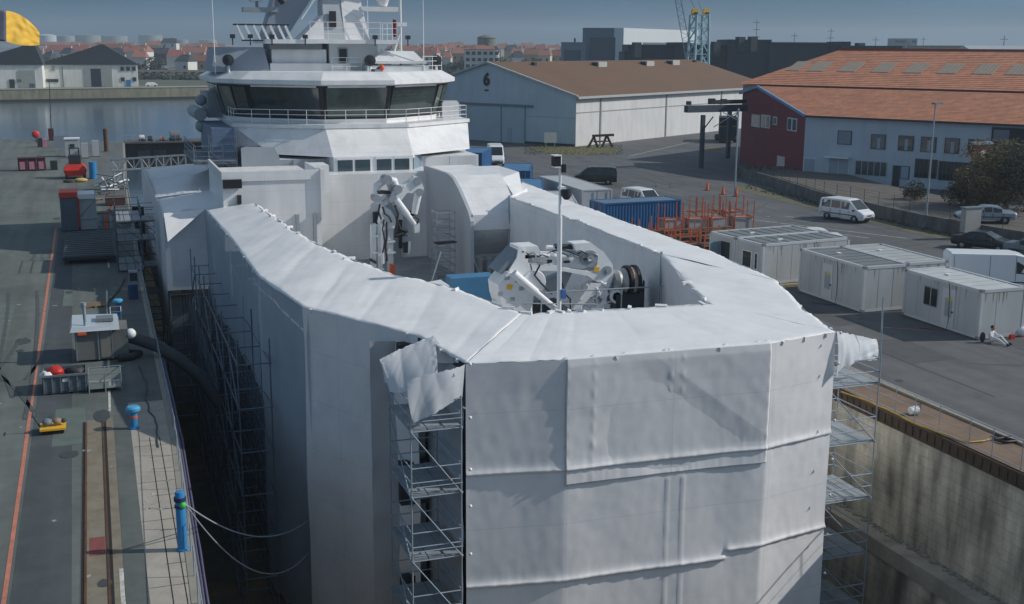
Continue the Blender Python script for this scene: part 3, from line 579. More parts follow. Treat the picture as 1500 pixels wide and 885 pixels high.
I[13]=Vector((25.3,50.3,5.25)); I[12]=Vector((24.0,45.6,5.0))
wrap=thing('scaffold_enclosure','huge white plastic sheeting enclosure wrapped around the stern deck of the ship','enclosure',(18,55,-10))
NS=14
def strip_fn(i0,i1,seed,amp=.16):
    segs=list(range(i0,i1)); nu=len(segs)*NS
    def fn(u,v):
        t=u*len(segs); k=min(int(t),len(segs)-1); fr_=t-k; i=i0+k
        a=O[i].lerp(O[i+1],fr_); c=I[i].lerp(I[i+1],fr_); p=a.lerp(c,v)
        ed=math.sin(PI*min(max(v,0),1)); L=t*2.2
        s=abs(math.sin(PI*L*.55+seed))          # battens every couple of metres, sagging sheet between them
        p.z+=amp*(.13 if 6<=i<13 else .34)*(s**.5-.75)*(.35+.65*ed)+.06*nz(p.x*.45,p.y*.45,seed)*(.3+ed)+(.003 if 6<=i<13 else .018)*nz(t*9.,v*1.2,seed)*ed+.008*nz(p.x*3.1,p.y*3.1,seed)
        if v<.001 or v>.999:
            p.z+=.05*nz(p.x*2.7,p.y*2.7,3+seed)-.05*(1-s)
        if v>.9 and not 6<=i<12:
            sc_=(v-.9)/.1; q_=(c-a).xy.normalized(); k_=.28*abs(math.sin(L*2.6+seed))**.5*(.6+.8*abs(nz(L*.8,seed)))-.1; p.x+=q_.x*k_*sc_; p.y+=q_.y*k_*sc_; p.z-=.08*sc_*abs(nz(L*2,3))
        return p
    return fn,nu
for (i0,i1,sd_) in((0,6,0.3),(6,11,1.7),(11,13,2.4),(13,17,.9)):
    fn,nu=strip_fn(i0,i1,sd_); b=MB(); b.grid(fn,nu*2,22); b.build('roof_sheet',tarp_top,wrap,thick=.02)
# ragged edge ties along the inner rim: little gathered tufts of sheet
b=MB()
for i in range(0,17):
    for k in range(3):
        if random.random()<.45: continue
        p=I[i].lerp(I[i+1],(k+.5)/3); 
        if i in(12,): continue
        b.ob((p.x,p.y,p.z+.0),(.3+.35*random.random(),.14,.13),random.random()*3,random.uniform(-.4,.4))
for i in range(0,17):
    for k in range(3):
        if random.random()<.5 or i in(6,7): continue
        p=O[i].lerp(O[i+1],(k+.5)/3); b.ob((p.x,p.y,p.z-.06),(.09,.09,.14),random.random()*3,random.uniform(-.4,.4))
b.build('gathered_ties',tarp_top,wrap,stuff=True)
# outer walls
WFN={}
def wall(name,pts,z0,mt,seed,ledges=(),amp=.1,res=3.,ragged=0,nvz=60,zfun=None,push=0):
    "vertical sheet below the rim points pts; out = right-hand outward"
    P=[Vector(p) for p in pts]; Ls=[0]
    for a,c in zip(P,P[1:]): Ls.append(Ls[-1]+(c-a).xy.length)
    T=Ls[-1]
    def fn(u,v):
        s=u*T; k=0
        while k<len(P)-2 and s>Ls[k+1]: k+=1
        f=(s-Ls[k])/max(1e-6,Ls[k+1]-Ls[k]); a,c=P[k],P[k+1]; p=a.lerp(c,f); d=(c-a).xy.normalized(); n=Vector((d.y,-d.x,0))
        zb=z0+(ragged*nz(s*.7,seed*3.1) if ragged else 0); z=p.z+(zb-p.z)*v
        e=amp*nz(s*.3,z*.22,seed)+amp*.22*nz(s*.8,z*.4,seed+5)+.006*nz(s*3,z*2.,seed)
        for (zl,s0,s1,hgt) in ledges:
            if s0<=s<=s1:
                dz=z-zl; 
                e+=.014*nz(s*6,z*1.1,4)*math.exp(-abs(dz)*2.6)*(1 if dz>-.07 else .6)
                w_=hgt*(.8+.25*nz(s*.9,zl,3)+.18*nz(s*4,zl,5))
                if 0<dz<.8: e+=w_*math.exp(-dz*11)
                elif -.07<dz<=0: e+=w_*(1-(-dz)/.07)
        e*=min(1,v*14)*.9+.1
        if seed==1.:
            for xs_,z_ in((7.25,.2),(7.85,.2)): e+=.025*math.exp(-((s-xs_-.03*nz(z*2,xs_))/.05)**2)*(1 if z<z_ else 0)
        q=Vector((p.x,p.y,z))+n*(e+push); return q
    WFN[seed]=(fn,T)
    b=MB(); b.grid(fn,max(8,int(T*res)),nvz); return b.build(name,mt,wrap)
Fr=[O[6],O[7],O[8],O[9],O[10],O[11]]
yf=sum(p.y for p in Fr)/6
front=wall('stern_sheet',Fr,-10.4,tarp,1.,ledges=((.95,0,15.5,.12),(-3.1,0,9.6,.16),(-2.8,9.6,15.5,.13),(-6.6,0,15,.2)),res=12.,nvz=260,amp=.10)
wall('side_sheet',[O[3],O[4],O[5]],-10.4,tarp,2.,res=4,nvz=60,amp=.10,ledges=((-2.4,0,9,.06),))
wall('side_sheet',[O[2]+Vector((.03,.3,0)),O[3]+Vector((.16,-.3,-.05))],-10.,M('thin_film',rgb(196,208,220),.45,0,.12,.5,coord='pos',alpha=.7),3.,res=4,nvz=60,amp=.08,ragged=1.2)
# rear stretch: opaque upper sheet above see-through netting
A0=GZ(300,306,4.8); A1=O[2]
wall('side_sheet',[A0,O[1],A1+Vector((.1,.1,0))],-1.0,M('thin_film_upper',rgb(178,192,206),.45,0,.12,.5,coord='pos',alpha=.8),4.,amp=.07,ragged=.5,nvz=30)
b=MB(); b.grid(lambda u,v:Vector((A0.x+.06+(A1.x-A0.x)*u,A0.y+(A1.y-A0.y)*u,-.9-8.*v))+Vector((.1*nz(u*9,v*6),0,0)),24,24); b.build('side_netting',net,wrap)
# outward bulge further aft of the side: bay face with gable-topped sheet and its little roof
Bx=3.75
B0=Vector((Bx,A0.y-.4,4.75)); B1=Vector((A0.x,A0.y-.4,4.85)); 
wall('bay_sheet',[B0+Vector((0,0,-.5)),B0.lerp(B1,.5)+Vector((0,0,.1)),B1],-.25,tarp,6.,amp=.05,ragged=.08,nvz=24,res=6)
b=MB(); b.grid(lambda u,v:Vector((Bx+.1+(A0.x-Bx)*u,A0.y+.3,-1-7*v+.1*nz(u*7,v*7))),10,16); b.build('bay_netting',net,wrap)
wall('bay_side_sheet',[Vector((Bx+.1,112,4.9)),Vector((Bx,92,4.8)),B0+Vector((0,0,-.4))],-3.5,tarp,7.,amp=.05,ragged=.4,nvz=24)
b=MB(); b.grid(lambda u,v:B1.lerp(Vector((Bx+.02,B0.y-.1,4.7)).lerp(Vector((Bx+.1,B0.y-1.4,3.1)),v),u)+Vector((0,-.03,.03*nz(u*3,v*3))),10,10); b.build('corner_gusset',tarp_top,wrap)
def hip(u,v):
    p=Vector((Bx+(8.8-Bx)*u,B0.y+v*9.5,4.35+.55*u)); p.z+=.05*nz(p.x*2,p.y*2)+.5*max(0,math.sin(v*PI*.9))*u; return p
b=MB(); b.grid(hip,14,18); b.build('bay_roof_sheet',tarp_top,wrap,thick=.02)
def hip2(u,v):
    p=Vector((Bx+(9.0-Bx)*u,B0.y+9.5+v*20,4.5+.4*u)); p.z+=.15*nz(p.x*.6,p.y*.6)+(.9*math.exp(-((v-.35)/.12)**2)*u); return p
b=MB(); b.grid(hip2,14,24); b.build('bay_roof_sheet',tarp_top,wrap,thick=.02)
# inner walls hanging to the deck round the working deck
def inner(pts,z0,seed,name='inner_sheet',mt=None):
    P=[Vector(p) for p in pts]; b=MB(); n=len(P)-1
    def fn(u,v):
        t=u*n; k=min(int(t),n-1); p=P[k].lerp(P[k+1],t-k); z=p.z+(z0-p.z)*v; d=(P[k+1]-P[k]).xy.normalized()
        e=.12*nz(t*2.1,z*.5,seed)+.06*abs(math.sin(t*6))*math.sin(PI*v); return Vector((p.x+d.y*e,p.y-d.x*e,z))
    b.grid(fn,n*12,16); return b.build(name,mt or tarp,wrap)
inner([I[13],I[14],I[15],I[16],I[17]],.3,11)
inner([I[7],I[8],I[9],I[10],I[11],I[12],I[13]],.3,12)
inner([I[0],I[1],I[2],I[3],I[4],I[5],I[6]],.3,13)
b=MB(); b.grid(lambda u,v:Vector((I[17].x+.02*v+(27.3-I[17].x)*u,I[17].y+4.2*u,5.6+(.3-5.6)*v)),8,10); b.build('inner_sheet',tarp,wrap)
for k,i in enumerate((13,17)):
    b=MB(); b.tube((I[i].x,I[i].y,.3),(I[i].x,I[i].y,I[i].z+.12),.06,6); b.build('corner_pole',steelD,wrap)
# far right outer wall
wall('side_sheet',[O[11],O[12],O[13],O[14],O[15],O[16],O[17]],-3.,tarp,8.,amp=.08,nvz=20)
# overlapping patch sheet on the stern with tied edges and a loose lower flap
PT=[O[8]+Vector((0,-.12,.03)),O[9]+Vector((0,-.12,.02)),O[10]+Vector((0,-.12,.02))]
T0,T1=PT[0],PT[2]; WX=T1.x-T0.x
ztop=4.82
def patch(u,v):
    x=T0.x+WX*u; z=ztop+(.40-ztop)*v
    fn_,T_=WFN[1.]; s_=(x-O[6].x)/(O[11].x-O[6].x); y=fn_(s_,(O[8].z-max(z,1.15))/(O[8].z+10.4)).y
    e=.045+.006*nz(x*2,z*2,3)
    xl=T0.x+WX*(.56+.44*(3.9-z)/2.5)                 # slack fold running down to the right hand hem
    if u>.13 and x<xl: e-=.05*min(5.,xl-x)*min(1,(u-.13)/.35)*(1 if xl<T0.x+WX*1.02 else max(0,1-(xl-T0.x-WX*1.02)/1.5))
    for su in(0,.13,.5,.56,1.0):                     # tied seams: rows of puckers
        du=abs(u-su)*WX; 
        amp_=.02 if su in(0,1.0) else .022
        if du<.45: e+=amp_*math.exp(-(du/.08)**2)*(.4+.6*math.cos(z*PI/.30+su*4))*(.6+.6*nz(su*9,z*1.3))
    dz=z-.95
    hh_=.13*(.8+.3*nz(x*3,5))
    if 0<dz<.7: e+=hh_*math.exp(-dz*12)
    elif dz<=0: e+=hh_*max(0,1+dz/.06)+.02*min(1,-dz/.1)
    if v<.06: e*=v/.06*.8+.2
    return Vector((x,y-e,z))
b=MB(); b.grid(patch,150,110); b.build('patch_sheet',tarp,wrap,thick=.015)
# rows of tie puckers on the seams below the patch and along the top
b=MB()
def pucker(x,z,y,s=.1):
    b.lathe([(s*1.5,.03),(s*.8,.0),(s*.35,-.03),(.02,-.045)],(x,y,z),8,'Y')
for k in range(15): 
    z=.1-k*.31; pucker(T0.x+WX*(.52+.10*0)+.25-.06*k*0,z,yf-.1,.09); 
    if k%2: pucker(T0.x+WX*.52-.12-.02*k,z-.1,yf-.1,.06)
for k in range(16): pucker(T0.x+.03+.02*random.random(),4.6-k*.27,yf-.12,.04)
for k in range(8): pucker(O[6].x+.04,4.4-k*1.7+.9*random.random(),yf-.02,.045)
for k in range(9): pucker(O[11].x-.06,4.3-k*1.5+.9*random.random(),yf-.0,.04)
for u in(.0,.13,.28,.48,.5,.78,.95,1.0): pucker(T0.x+WX*u,4.72,yf-.14,.11)
b.build('tied_puckers',tarp,wrap,stuff=True)
# torn corner sheets hanging over the two scaffold stair towers
def sheet(name,rows,nu=16,nv=16,seed=0,amp=.10,mt=None,fq=15.):
    "smooth sheet through a small net of control points"
    R=[[Vector(p) for p in r] for r in rows]
    def fn(u,v):
        def bez(ps,t):                               # smooth drape through the control net
            ps=[q.copy() for q in ps]
            while len(ps)>1: ps=[ps[i].lerp(ps[i+1],t) for i in range(len(ps)-1)]
            return ps[0]
        p=bez([bez(r,u) for r in R],v); k=seed; c_=abs(nz(u*2.3+k,v*.7))*1.2+.5*abs(nz(u*4.5+v*2.2,v*1.2+k,3)); edge=max(0,1-min(u,1-u,v,1-v)/.12)
        fo=math.sin(u*fq+2.2*v+k)*(.25+.75*v)+.45*math.sin(u*fq*2.1+k*2-3*v)*v*(.5+abs(nz(u*3,k)))
        return p+Vector((.25*nz(p.x*1.2,p.z*1.2,k),-.55*fo-.5*c_,.3*c_-.2+.3*edge*nz(u*14,v*14,k)))*amp
    b=MB(); b.grid(fn,nu*3,nv*3); return b.build(name,mt or tornm,wrap)
Y0=35.6
g=lambda px,py,y=Y0:GY(px,py,y)
sheet('torn_corner_sheet',[[g(556,525,38.2),g(590,508,38.6),g(634,491,39)],[g(562,545,37.8),g(600,530,37.3),g(640,510,37.6)],[g(570,574,37.0),g(602,582,35.6),g(640,546,36.2)]],seed=1,amp=.15,fq=5.5)
sheet('torn_corner_sheet',[[g(596,556,35.5),g(630,546,35.3),g(662,542,35.5),g(681,533,35.8)],[g(594,590,35.3),g(630,580,35.25),g(660,560,35.4),g(680,552,35.7)],[g(606,620,35.35),g(622,614,35.3),g(655,590,35.4),g(678,582,35.7)]],seed=2,amp=.14,nu=22,fq=7.5)
sheet('torn_corner_sheet',[[g(634,491,39),g(650,512,38.2),g(668,528,37)],[g(628,530,38.6),g(645,532,38),g(664,532,37)]],seed=3,amp=.05)
sheet('torn_corner_sheet',[[g(560,530,38),g(566,550,37.4)],[g(563,560,38),g(570,562,37.4)]],seed=4,amp=.06,nu=6,nv=6)
sheet('torn_corner_sheet',[[O[11]+Vector((0,-.05,.05)),g(1248,488,36.4),g(1284,497,37)],[O[11]+Vector((.1,-.1,-.6)),g(1243,510,36.2),g(1286,513,36.9)],[g(1222,552,35.6),g(1240,525,36.1),g(1284,527,36.9)]],seed=5,amp=.16,nu=20,nv=14)
# ------------------------------------------------------------------ scaffolds
def scaffold(name,label,xs,ys,zs,loc,deckrows=True,brace='front',mt=None,group=None,guards=True,skipdeck=(),toe=True,r=.026,maxn=95):
    t=thing(name,label,'scaffold',loc,0,group); mt=mt or steelD; cnt={}
    extra={}
    def put(kind,mb,m_):
        cnt[kind]=cnt.get(kind,0)+1
        if cnt[kind]<=maxn: mb.build(kind,m_,t)
        else:
            e=extra.setdefault(kind,(MB(),m_))[0]; e.add(mb.v,mb.f)
    ztop=zs[-1]+1.1
    for x in xs:
        for y in ys:
            b=MB(); b.tube((x,y,zs[0]-.2),(x,y,ztop),r,6)
            for z in zs: b.tube((x,y,z-.03),(x,y,z+.03),r*2.2,6)
            put('standard',b,mt)
    for z in zs:
        for y in ys:
            for x0,x1 in zip(xs,xs[1:]):
                for dz in(0,.5,1.0):
                    if dz and (not guards or y not in(ys[0],ys[-1])): continue
                    b=MB(); b.tube((x0,y,z+dz),(x1,y,z+dz),r*.9,5); put('ledger' if dz==0 else 'guard_rail',b,mt)
        for x in xs:
            for y0,y1 in zip(ys,ys[1:]):
                for dz in(0,.5,1.0):
                    if dz and (not guards or x not in(xs[0],xs[-1])): continue
                    b=MB(); b.tube((x,y0,z+dz),(x,y1,z+dz),r*.9,5); put('transom' if dz==0 else 'guard_rail',b,mt)
        if deckrows and z not in skipdeck:
            for y0,y1 in zip(ys,ys[1:]):
                b=MB(); n=3; W=(xs[-1]-xs[0])/n
                for k in range(n): b.box(xs[0]+k*W+.02,xs[0]+(k+1)*W-.02,y0+.03,y1-.03,z+.02,z+.07)
                put('deck',b,deckplank)
    for i,(z0,z1) in enumerate(zip(zs,zs[1:])):
        if brace=='front':
            for x0,x1 in zip(xs,xs[1:]):
                b=MB(); b.tube((x0,ys[0]-.04,z1),(x1,ys[0]-.04,z0),r*.9,5); put('brace',b,mt)
            b=MB(); b.tube((xs[0]-.04,ys[0],z0),(xs[0]-.04,ys[-1],z1),r*.9,5); put('brace',b,mt)
        else:
            for j,(y0,y1) in enumerate(zip(ys,ys[1:])):
                b=MB(); b.tube((xs[0]-.04,y0 if (i+j)%2 else y1,z0),(xs[0]-.04,y1 if (i+j)%2 else y0,z1),r*.9,5); put('brace',b,mt)
    for kind,(mb,m_) in extra.items(): mb.build(kind,m_,t,stuff=True)
    return t
zl=[GY(602,y,35.6).z for y in(633,729,823)]; zst=(zl[0]-zl[2])/2; zs=[zl[0]-zst*k for k in range(6,-1,-1)]
sc1=scaffold('scaffold_tower','narrow scaffold stair tower under the torn sheet at the left stern corner of the enclosure',[GY(602,700,35.6).x,GY(676,700,35.6).x-.02],[35.55,38.5],zs,(10,37,-11))
for z in zs: b=MB(); b.tube((sc1.location.x-.8,35.5,z+.35),(sc1.location.x+.8,35.5,z+.35),.02,5); b.build('toe_rail',steelD,sc1)
b=MB(); b.grid(lambda u,v:Vector((9.0+1.95*u,41.2-.4*u,4.4-14.5*v+.0))+Vector((0,.1*nz(u*4,v*14),0)),10,40); b.build('return_sheet',M('return_sheet_grey',rgb(176,180,186),.5,0,.1,.5,coord='pos'),wrap)
b=MB(); b.grid(lambda u,v:Vector((10.98,36.1+4.4*u,4.4-14.5*v))+Vector((.08*nz(u*4,v*14),0,0)),10,40); b.build('return_sheet',M('return_sheet_grey',rgb(176,180,186),.5),wrap)
for k,z in enumerate(zs[2:]):                     # dark openings behind the tower, one per lift
    if k%2==0:
        b=MB(); b.box(9.85,10.9,40.2,40.6,z+.1,z+1.75); b.build('opening',M('scrim_dark',(.04,.042,.046),.9,0,.4,2),wrap)
zr=[GY(1240,y,36.6).z for y in(562,645,729,807)]; zq=(zr[0]-zr[3])/3; zs2=[zr[0]-zq*k for k in range(5,-1,-1)]
sc2=scaffold('scaffold_tower','tall scaffold tower beside the right stern corner of the enclosure above the dock ledge',[O[11].x+.1,GY(1272,700,36.4).x],[36.2,38.7],zs2,(26,37,-11))
b=MB(); b.tube((GY(1272,700,36.4).x,36.15,zs2[-1]),(GY(1285,470,36.4).x,36.15,5.9),.03,6); b.build('flag_pole',steelD,sc2)
# big scaffold along the left side of the ship
zs3=[-10.6+2*k for k in range(7)]
tubeS=M('tube_in_shade',rgb(104,118,132),.5,.2,.2,3)  # darker copy of the tube colour with the shade put in
b=MB(); b.grid(lambda u,v:Vector((4.95+.08*nz(u*9,v*7),58+18*u,-.6-8.4*v)),30,20); b.build('side_netting',net,wrap)
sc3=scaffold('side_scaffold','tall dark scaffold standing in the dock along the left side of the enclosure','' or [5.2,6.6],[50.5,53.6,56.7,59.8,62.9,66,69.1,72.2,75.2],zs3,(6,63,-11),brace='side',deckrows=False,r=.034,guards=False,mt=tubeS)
sc3['category']='scaffold'
sc6=scaffold('inner_scaffold','scaffold frames showing faintly through the film panels on the left side',[7.55,8.5],[48.2,51,54,57,60,63,66,69,72,74.5],zs3,(8,61,-11),brace='side',deckrows=False,guards=False,r=.034)
sc4=scaffold('side_scaffold','scaffold bays under the outward bulge of the sheeting farther along the left side',[3.9,5.4],[76.3,79.4,82.5,85.6,88.7],zs3[1:],(4.6,82,-11),brace='side',deckrows=False,r=.034,guards=False)
sc5=scaffold('side_scaffold','small scaffold against the superstructure below the left bridge wing',[7.6,9.4],[85.2,86.4],[.4,2.3,4.2,6.1,7.6],(8.5,86,.3),deckrows=False,mt=M('tube_shade',rgb(92,106,124),.5,.2,.2,3))  # tube colour darkened to stand in for shade below the bridge wing
# ------------------------------------------------------------------ deck cranes and deck gear
def plate(mb,pts,y,half,sx=5.172,ox=700,oy=330):
    P=[GY(ox+a/sx,oy+c/sx,y) for a,c in pts]; mb.extr([p+Vector((0,-half,0)) for p in P],(0,2*half,0)); return mb
YC=50.6
q2=lambda a,c,y=YC:GY(700+a/5.172,330+c/5.172,y)
cr=thing('deck_crane','big folded white knuckle boom crane on the stern deck beside the cable reel','crane',(20,YC,.3))
b=MB(); plate(b,[(115,430),(190,335),(262,350),(385,470),(375,560),(330,690),(150,600),(125,520)],YC-.2,.75); ped=b.build('pedestal',craneW,cr)
b=MB(); b.tube(q2(260,620,YC)-Vector((0,0,3)),q2(260,560,YC),.95,16); b.build('column',craneW,ped)
b=MB(); plate(b,[(200,330),(262,230),(275,160),(300,150),(345,215),(370,330),(300,370)],YC,.6); b.build('slew_frame',craneW,cr)
b=MB(); plate(b,[(270,205),(275,150),(420,142),(445,200),(440,215),(350,240)],YC+.15,.62); b.build('hydraulic_tank',craneW,cr)
b=MB(); plate(b,[(350,240),(450,205),(760,212),(880,262),(880,300),(640,272),(370,292)],YC+.25,.34); b.build('main_boom',craneW,cr)
b=MB(); plate(b,[(390,290),(560,300),(720,330),(835,345),(820,378),(640,342),(400,335)],YC-.35,.26); b.build('jib',craneW,cr)
b=MB(); plate(b,[(700,130),(830,122),(925,190),(995,285),(1003,380),(965,450),(865,412),(790,362),(862,318),(880,270),(850,222),(760,205),(720,190)],YC,.42); kn=b.build('knuckle',craneW,cr)
for (pa_,pc_,r_) in((820,240,.4),(950,330,.22),(745,200,.16)):
    b=MB(); b.lathe([(.02,-.5),(r_,-.5),(r_,.5),(.02,.5)],q2(pa_,pc_),20,'Y'); b.lathe([(.02,-.56),(r_*.45,-.56),(r_*.45,-.5)],q2(pa_,pc_),14,'Y'); b.build('knuckle_pin',shipg,kn)
rr=random.Random(8)
for k in range(14):
    a_,c_=rr.uniform(360,900),rr.uniform(215,300); p_=q2(a_,c_,YC-.55); b=MB(); b.ob(p_,(.12+.2*rr.random(),.1,.08+.1*rr.random())); b.build('fitting',[shipg,dark,craneW][k%3],cr)
for k in range(8):
    a_=300+k*75; c_=205+12*(k%3); b=MB(); b.path([q2(a_,c_+10,YC-.5),q2(a_+40,c_-6-6*(k%2),YC-.6),q2(a_+85,c_+14,YC-.5)],.03,5); b.build('hydraulic_pipe',[dark,steel][k%2],cr)
for a_,c_ in((220,400),(330,480),(170,520),(260,560),(300,420)):
    b=MB(); b.ob(q2(a_,c_,YC-.97),(.22,.05,.16)); b.build('hatch_cover',shipg,ped)
b=MB(); plate(b,[(835,430),(970,430),(960,500),(835,530),(745,630),(690,630)],YC-.1,.35); b.build('lower_arm',craneW,cr)
b=MB(); b.tube(q2(270,365,YC-1.0),q2(440,510,YC-1.0),.2,12); b.tube(q2(440,510,YC-1.0),q2(600,645,YC-1.0),.15,12); b.build('lift_cylinder',craneW,cr)
b=MB(); b.tube(q2(470,235,YC-.2),q2(740,235,YC-.2),.12,10); b.tube(q2(520,165),q2(720,172),.09,8); b.build('boom_cylinder',craneW,cr)
b=MB(); b.tube(q2(580,160,YC),q2(735,165,YC),.13,8); b.build('winch_hose',dark,cr)
b=MB(); b.lathe([(.02,-.5),(.55,-.5),(.58,-.46),(.58,.46),(.55,.5),(.02,.5)],q2(400,420,YC-.2),20,'Y'); plate(b,[(300,400),(400,365),(455,420),(400,480)],YC-.2,.4); b.build('hydraulic_motor',craneW,cr)
b=MB(); plate(b,[(112,335),(140,350),(205,280),(285,185),(262,168)],YC+.2,.7); b.build('guard_panel',M('panel_blue_grey',rgb(120,132,142),.5,0,.1,1),cr)
b=MB(); plate(b,[(470,420),(640,350),(700,350),(640,480),(520,500)],YC+.6,.25); b.build('inner_link',shipg,cr)
b=MB(); plate(b,[(360,560),(470,590),(600,560),(640,680),(360,690)],YC+.6,.4); b.build('winch_housing',dark,cr)
for a,c,yy in((240,468,YC-.97),(900,335,YC-.44)):
    b=MB(); p=q2(a,c,yy); b.ob(p,(.26,.02,.24),0,0,.3); b.build('warning_sticker',yellowp,cr)
b=MB(); rr=random.Random(3)
for k in range(26):
    a,c=rr.uniform(760,1080),rr.uniform(470,640); p=q2(a,c,YC+rr.uniform(-.4,.3)); b.ob(p,(.12+.35*rr.random(),.3,.1+.3*rr.random()),rr.random(),0,rr.random())
for k in range(10):
    a,c=rr.uniform(780,1000),rr.uniform(440,600); p=q2(a,c,YC-.5); b.tube(p,p+Vector((rr.uniform(-.6,.6),.2,rr.uniform(-.7,.5))),.05,6)
b.lathe([(.22,-.06),(.33,-.06),(.33,.06),(.22,.06),(.22,-.06)],q2(1050,540,YC-.6),16,'Y'); b.build('valve_block',craneW,cr)
b=MB()
for pts in([(560,200),(620,180),(700,200),(760,230)],[(640,440),(660,520),(700,560),(700,640)],[(470,300),(430,380),(480,440),(560,520)]): b=MB(); b.path([q2(*q,YC-.75) for q in pts],.045,6); b.build('hydraulic_hose',dark,cr)
rl=thing('cable_reel','round cable reel with dark flanges on the deck right of the folded crane','cable reel',(24.4,50.4,.3))
pc=q2(1120,420,50.4); b=MB(); b.lathe([(.02,-.72),(.5,-.7),(.58,-.5),(.5,-.3),(.62,-.1)],pc,18,'X'); b.build('drum',M('reel_white',rgb(168,168,168),.5,.2,.4,2),rl)
for dx in(-.02,.36):
    b=MB(); b.lathe([(.02,dx),(.74,dx),(.74,dx+.16),(.02,dx+.16)],pc,20,'X'); b.build('flange',blackm,rl)
b=MB(); b.lathe([(.02,.12),(.66,.12),(.66,.36),(.02,.36)],pc,18,'X'); b.build('cable_wrap',M('cable_pale',rgb(180,158,142),.7,0,.3,4),rl)
b=MB(); b.lathe([(.02,.5),(.45,.5),(.38,.72),(.02,.75)],pc,14,'X'); b.build('motor',whitep,rl)
b=MB(); b.box(pc.x-.7,pc.x+.75,49.9,51,.3,pc.z-.55); b.box(pc.x-.1,pc.x+1.3,51,51.6,.3,pc.z-.2); b.build('frame',dark,rl)
t=thing('deck_railing','thin grey pipe railing in front of the folded crane along the stern deck','railing',(21,49,.3))
for a,c,d_,e in((510,512,1405,462),(350,592,900,600)): b=MB(); b.tube(q2(a,c,49.2),q2(d_,e,49.2),.035,6); b.build('rail',shipg,t)
b=MB()
for a,c in((480,560),(620,520),(900,490),(1090,480),(1390,465)): p=q2(a,c,49.2); b.tube(p,Vector((p.x,p.y,.3)),.035,6)
b.build('post',shipg,t)
# slender crane folded upright by the pit wall
q1=lambda a,c,y=72.8:GY(530+a/4.916,240+c/4.916,y)
cr=thing('knuckle_crane','slender white knuckle boom crane folded upright in front of the bridge windows','crane',(16.2,72.8,.3))
def p1(mb,pts,y=72.8,h=.25): return plate(mb,pts,y,h,4.916,530,240)
b=MB(); 
for xs_ in((64,98),(108,142),(184,220)): p1(b,[(xs_[0],440),(xs_[1],430),(xs_[1]+4,900),(xs_[0]+4,900)],72.8,.2)
p1(b,[(95,470),(215,440),(225,480),(100,500)],73,.2); b.build('column',craneW,cr)
b=MB(); p1(b,[(120,420),(150,300),(200,330),(240,400),(225,460),(130,470)],72.8,.35); b.build('slew_column',craneW,cr)
b=MB(); b.path([q1(*q) for q in((150,300),(95,245),(110,160),(175,108),(235,125),(252,180),(215,250),(150,300))],.27,4); b.path([q1(*q,73.1) for q in((185,115),(215,210),(190,300))],.2,4); b.build('boom_loop',craneW,cr)
b=MB(); p1(b,[(100,190),(200,195),(200,215),(110,215)],72.9,.3); b.build('cross_beam',dark,cr)
b=MB(); p1(b,[(245,165),(345,128),(370,88),(408,94),(440,170),(432,222),(385,215),(330,205),(255,222),(215,245),(200,225)],72.7,.28); b.build('jib',craneW,cr)
b=MB(); b.tube(q1(410,190,72.6),q1(378,360,72.6),.27,10,.2); b.build('jib_extension',craneW,cr)
b=MB(); b.tube(q1(245,255,72.4),q1(330,370,72.4),.22,10); b.tube(q1(330,370,72.4),q1(395,455,72.4),.17,10); p1(b,[(372,432),(412,428),(412,492),(378,496)],72.4,.2); b.build('lift_cylinder',craneW,cr)
b=MB(); b.tube(q1(215,260,73),q1(270,340,73),.18,8); b.tube(q1(275,330,73),q1(280,400,73),.15,8); b.build('slew_cylinder',craneW,cr)
b=MB()
for pts in([(160,400),(150,470),(165,560),(150,640)],[(178,420),(180,520),(170,600),(182,700)],[(235,300),(262,360),(255,420)],[(150,310),(165,360),(195,380),(215,420)],[(250,380),(255,450),(240,520),(300,500),(330,520)],[(260,420),(280,470),(330,490)],[(130,290),(120,340),(140,400)],[(380,380),(410,400),(400,430)]): b.path([q1(*q,72.3) for q in pts],.06,6)
p1(b,[(245,440),(330,480),(300,520),(235,530)],72.9,.15); p1(b,[(60,680),(100,700),(100,720),(60,700)],72.6,.2); b.build('hydraulic_hose',dark,cr)
b=MB(); p1(b,[(295,570),(332,560),(330,640),(300,640)],72.5,.1); b.build('hook_block',dark,cr); b=MB(); p1(b,[(330,558),(352,560),(345,640),(328,650)],72.5,.1); b.build('control_box',craneW,cr)
for a_,c_,r_ in((175,112,.3),(250,180,.28),(98,245,.24),(215,250,.26),(395,120,.26),(408,200,.24)):
    b=MB(); b.lathe([(.02,-.42),(r_,-.42),(r_,.42),(.02,.42)],q1(a_,c_,72.7),14,'Y'); b.build('pin',shipg,cr)
for a_,c_ in((120,520),(200,560),(125,640),(205,640),(120,760)):
    b=MB(); b.ob(q1(a_,c_,72.45),(.7,.12,.12)); b.build('rung',craneW,cr)
b=MB(); b.tube(q1(150,430,72.4),q1(152,720,72.4),.13,10); b.build('lift_cylinder',craneW,cr)
b=MB(); p1(b,[(228,240),(300,160),(330,190),(262,280)],72.6,.3); b.build('knuckle_plate',craneW,cr)
b=MB(); p1(b,[(205,720),(235,730),(238,795),(205,795)],72.3,.2); b.build('hook',orangep,cr)
t=scaffold('ladder_tower','small scaffold ladder tower standing against the grey side plate on the deck',[20.1,21.3],[71.5,72.7],[.3,1.2,2.1,3.0,3.6],(20.7,72,.3),deckrows=False,mt=shipg)
b=MB(); b.tube((19.6,71,.3),(20.3,71.2,2.2),.05,6); b.tube((22.9,71,.3),(22.3,71.2,2.0),.05,6); b.build('prop',whitep,t)
b=MB(); b.ob((20.6,71.3,2.75),(1.4,.5,.08),.2); b.build('plank',dark,t)
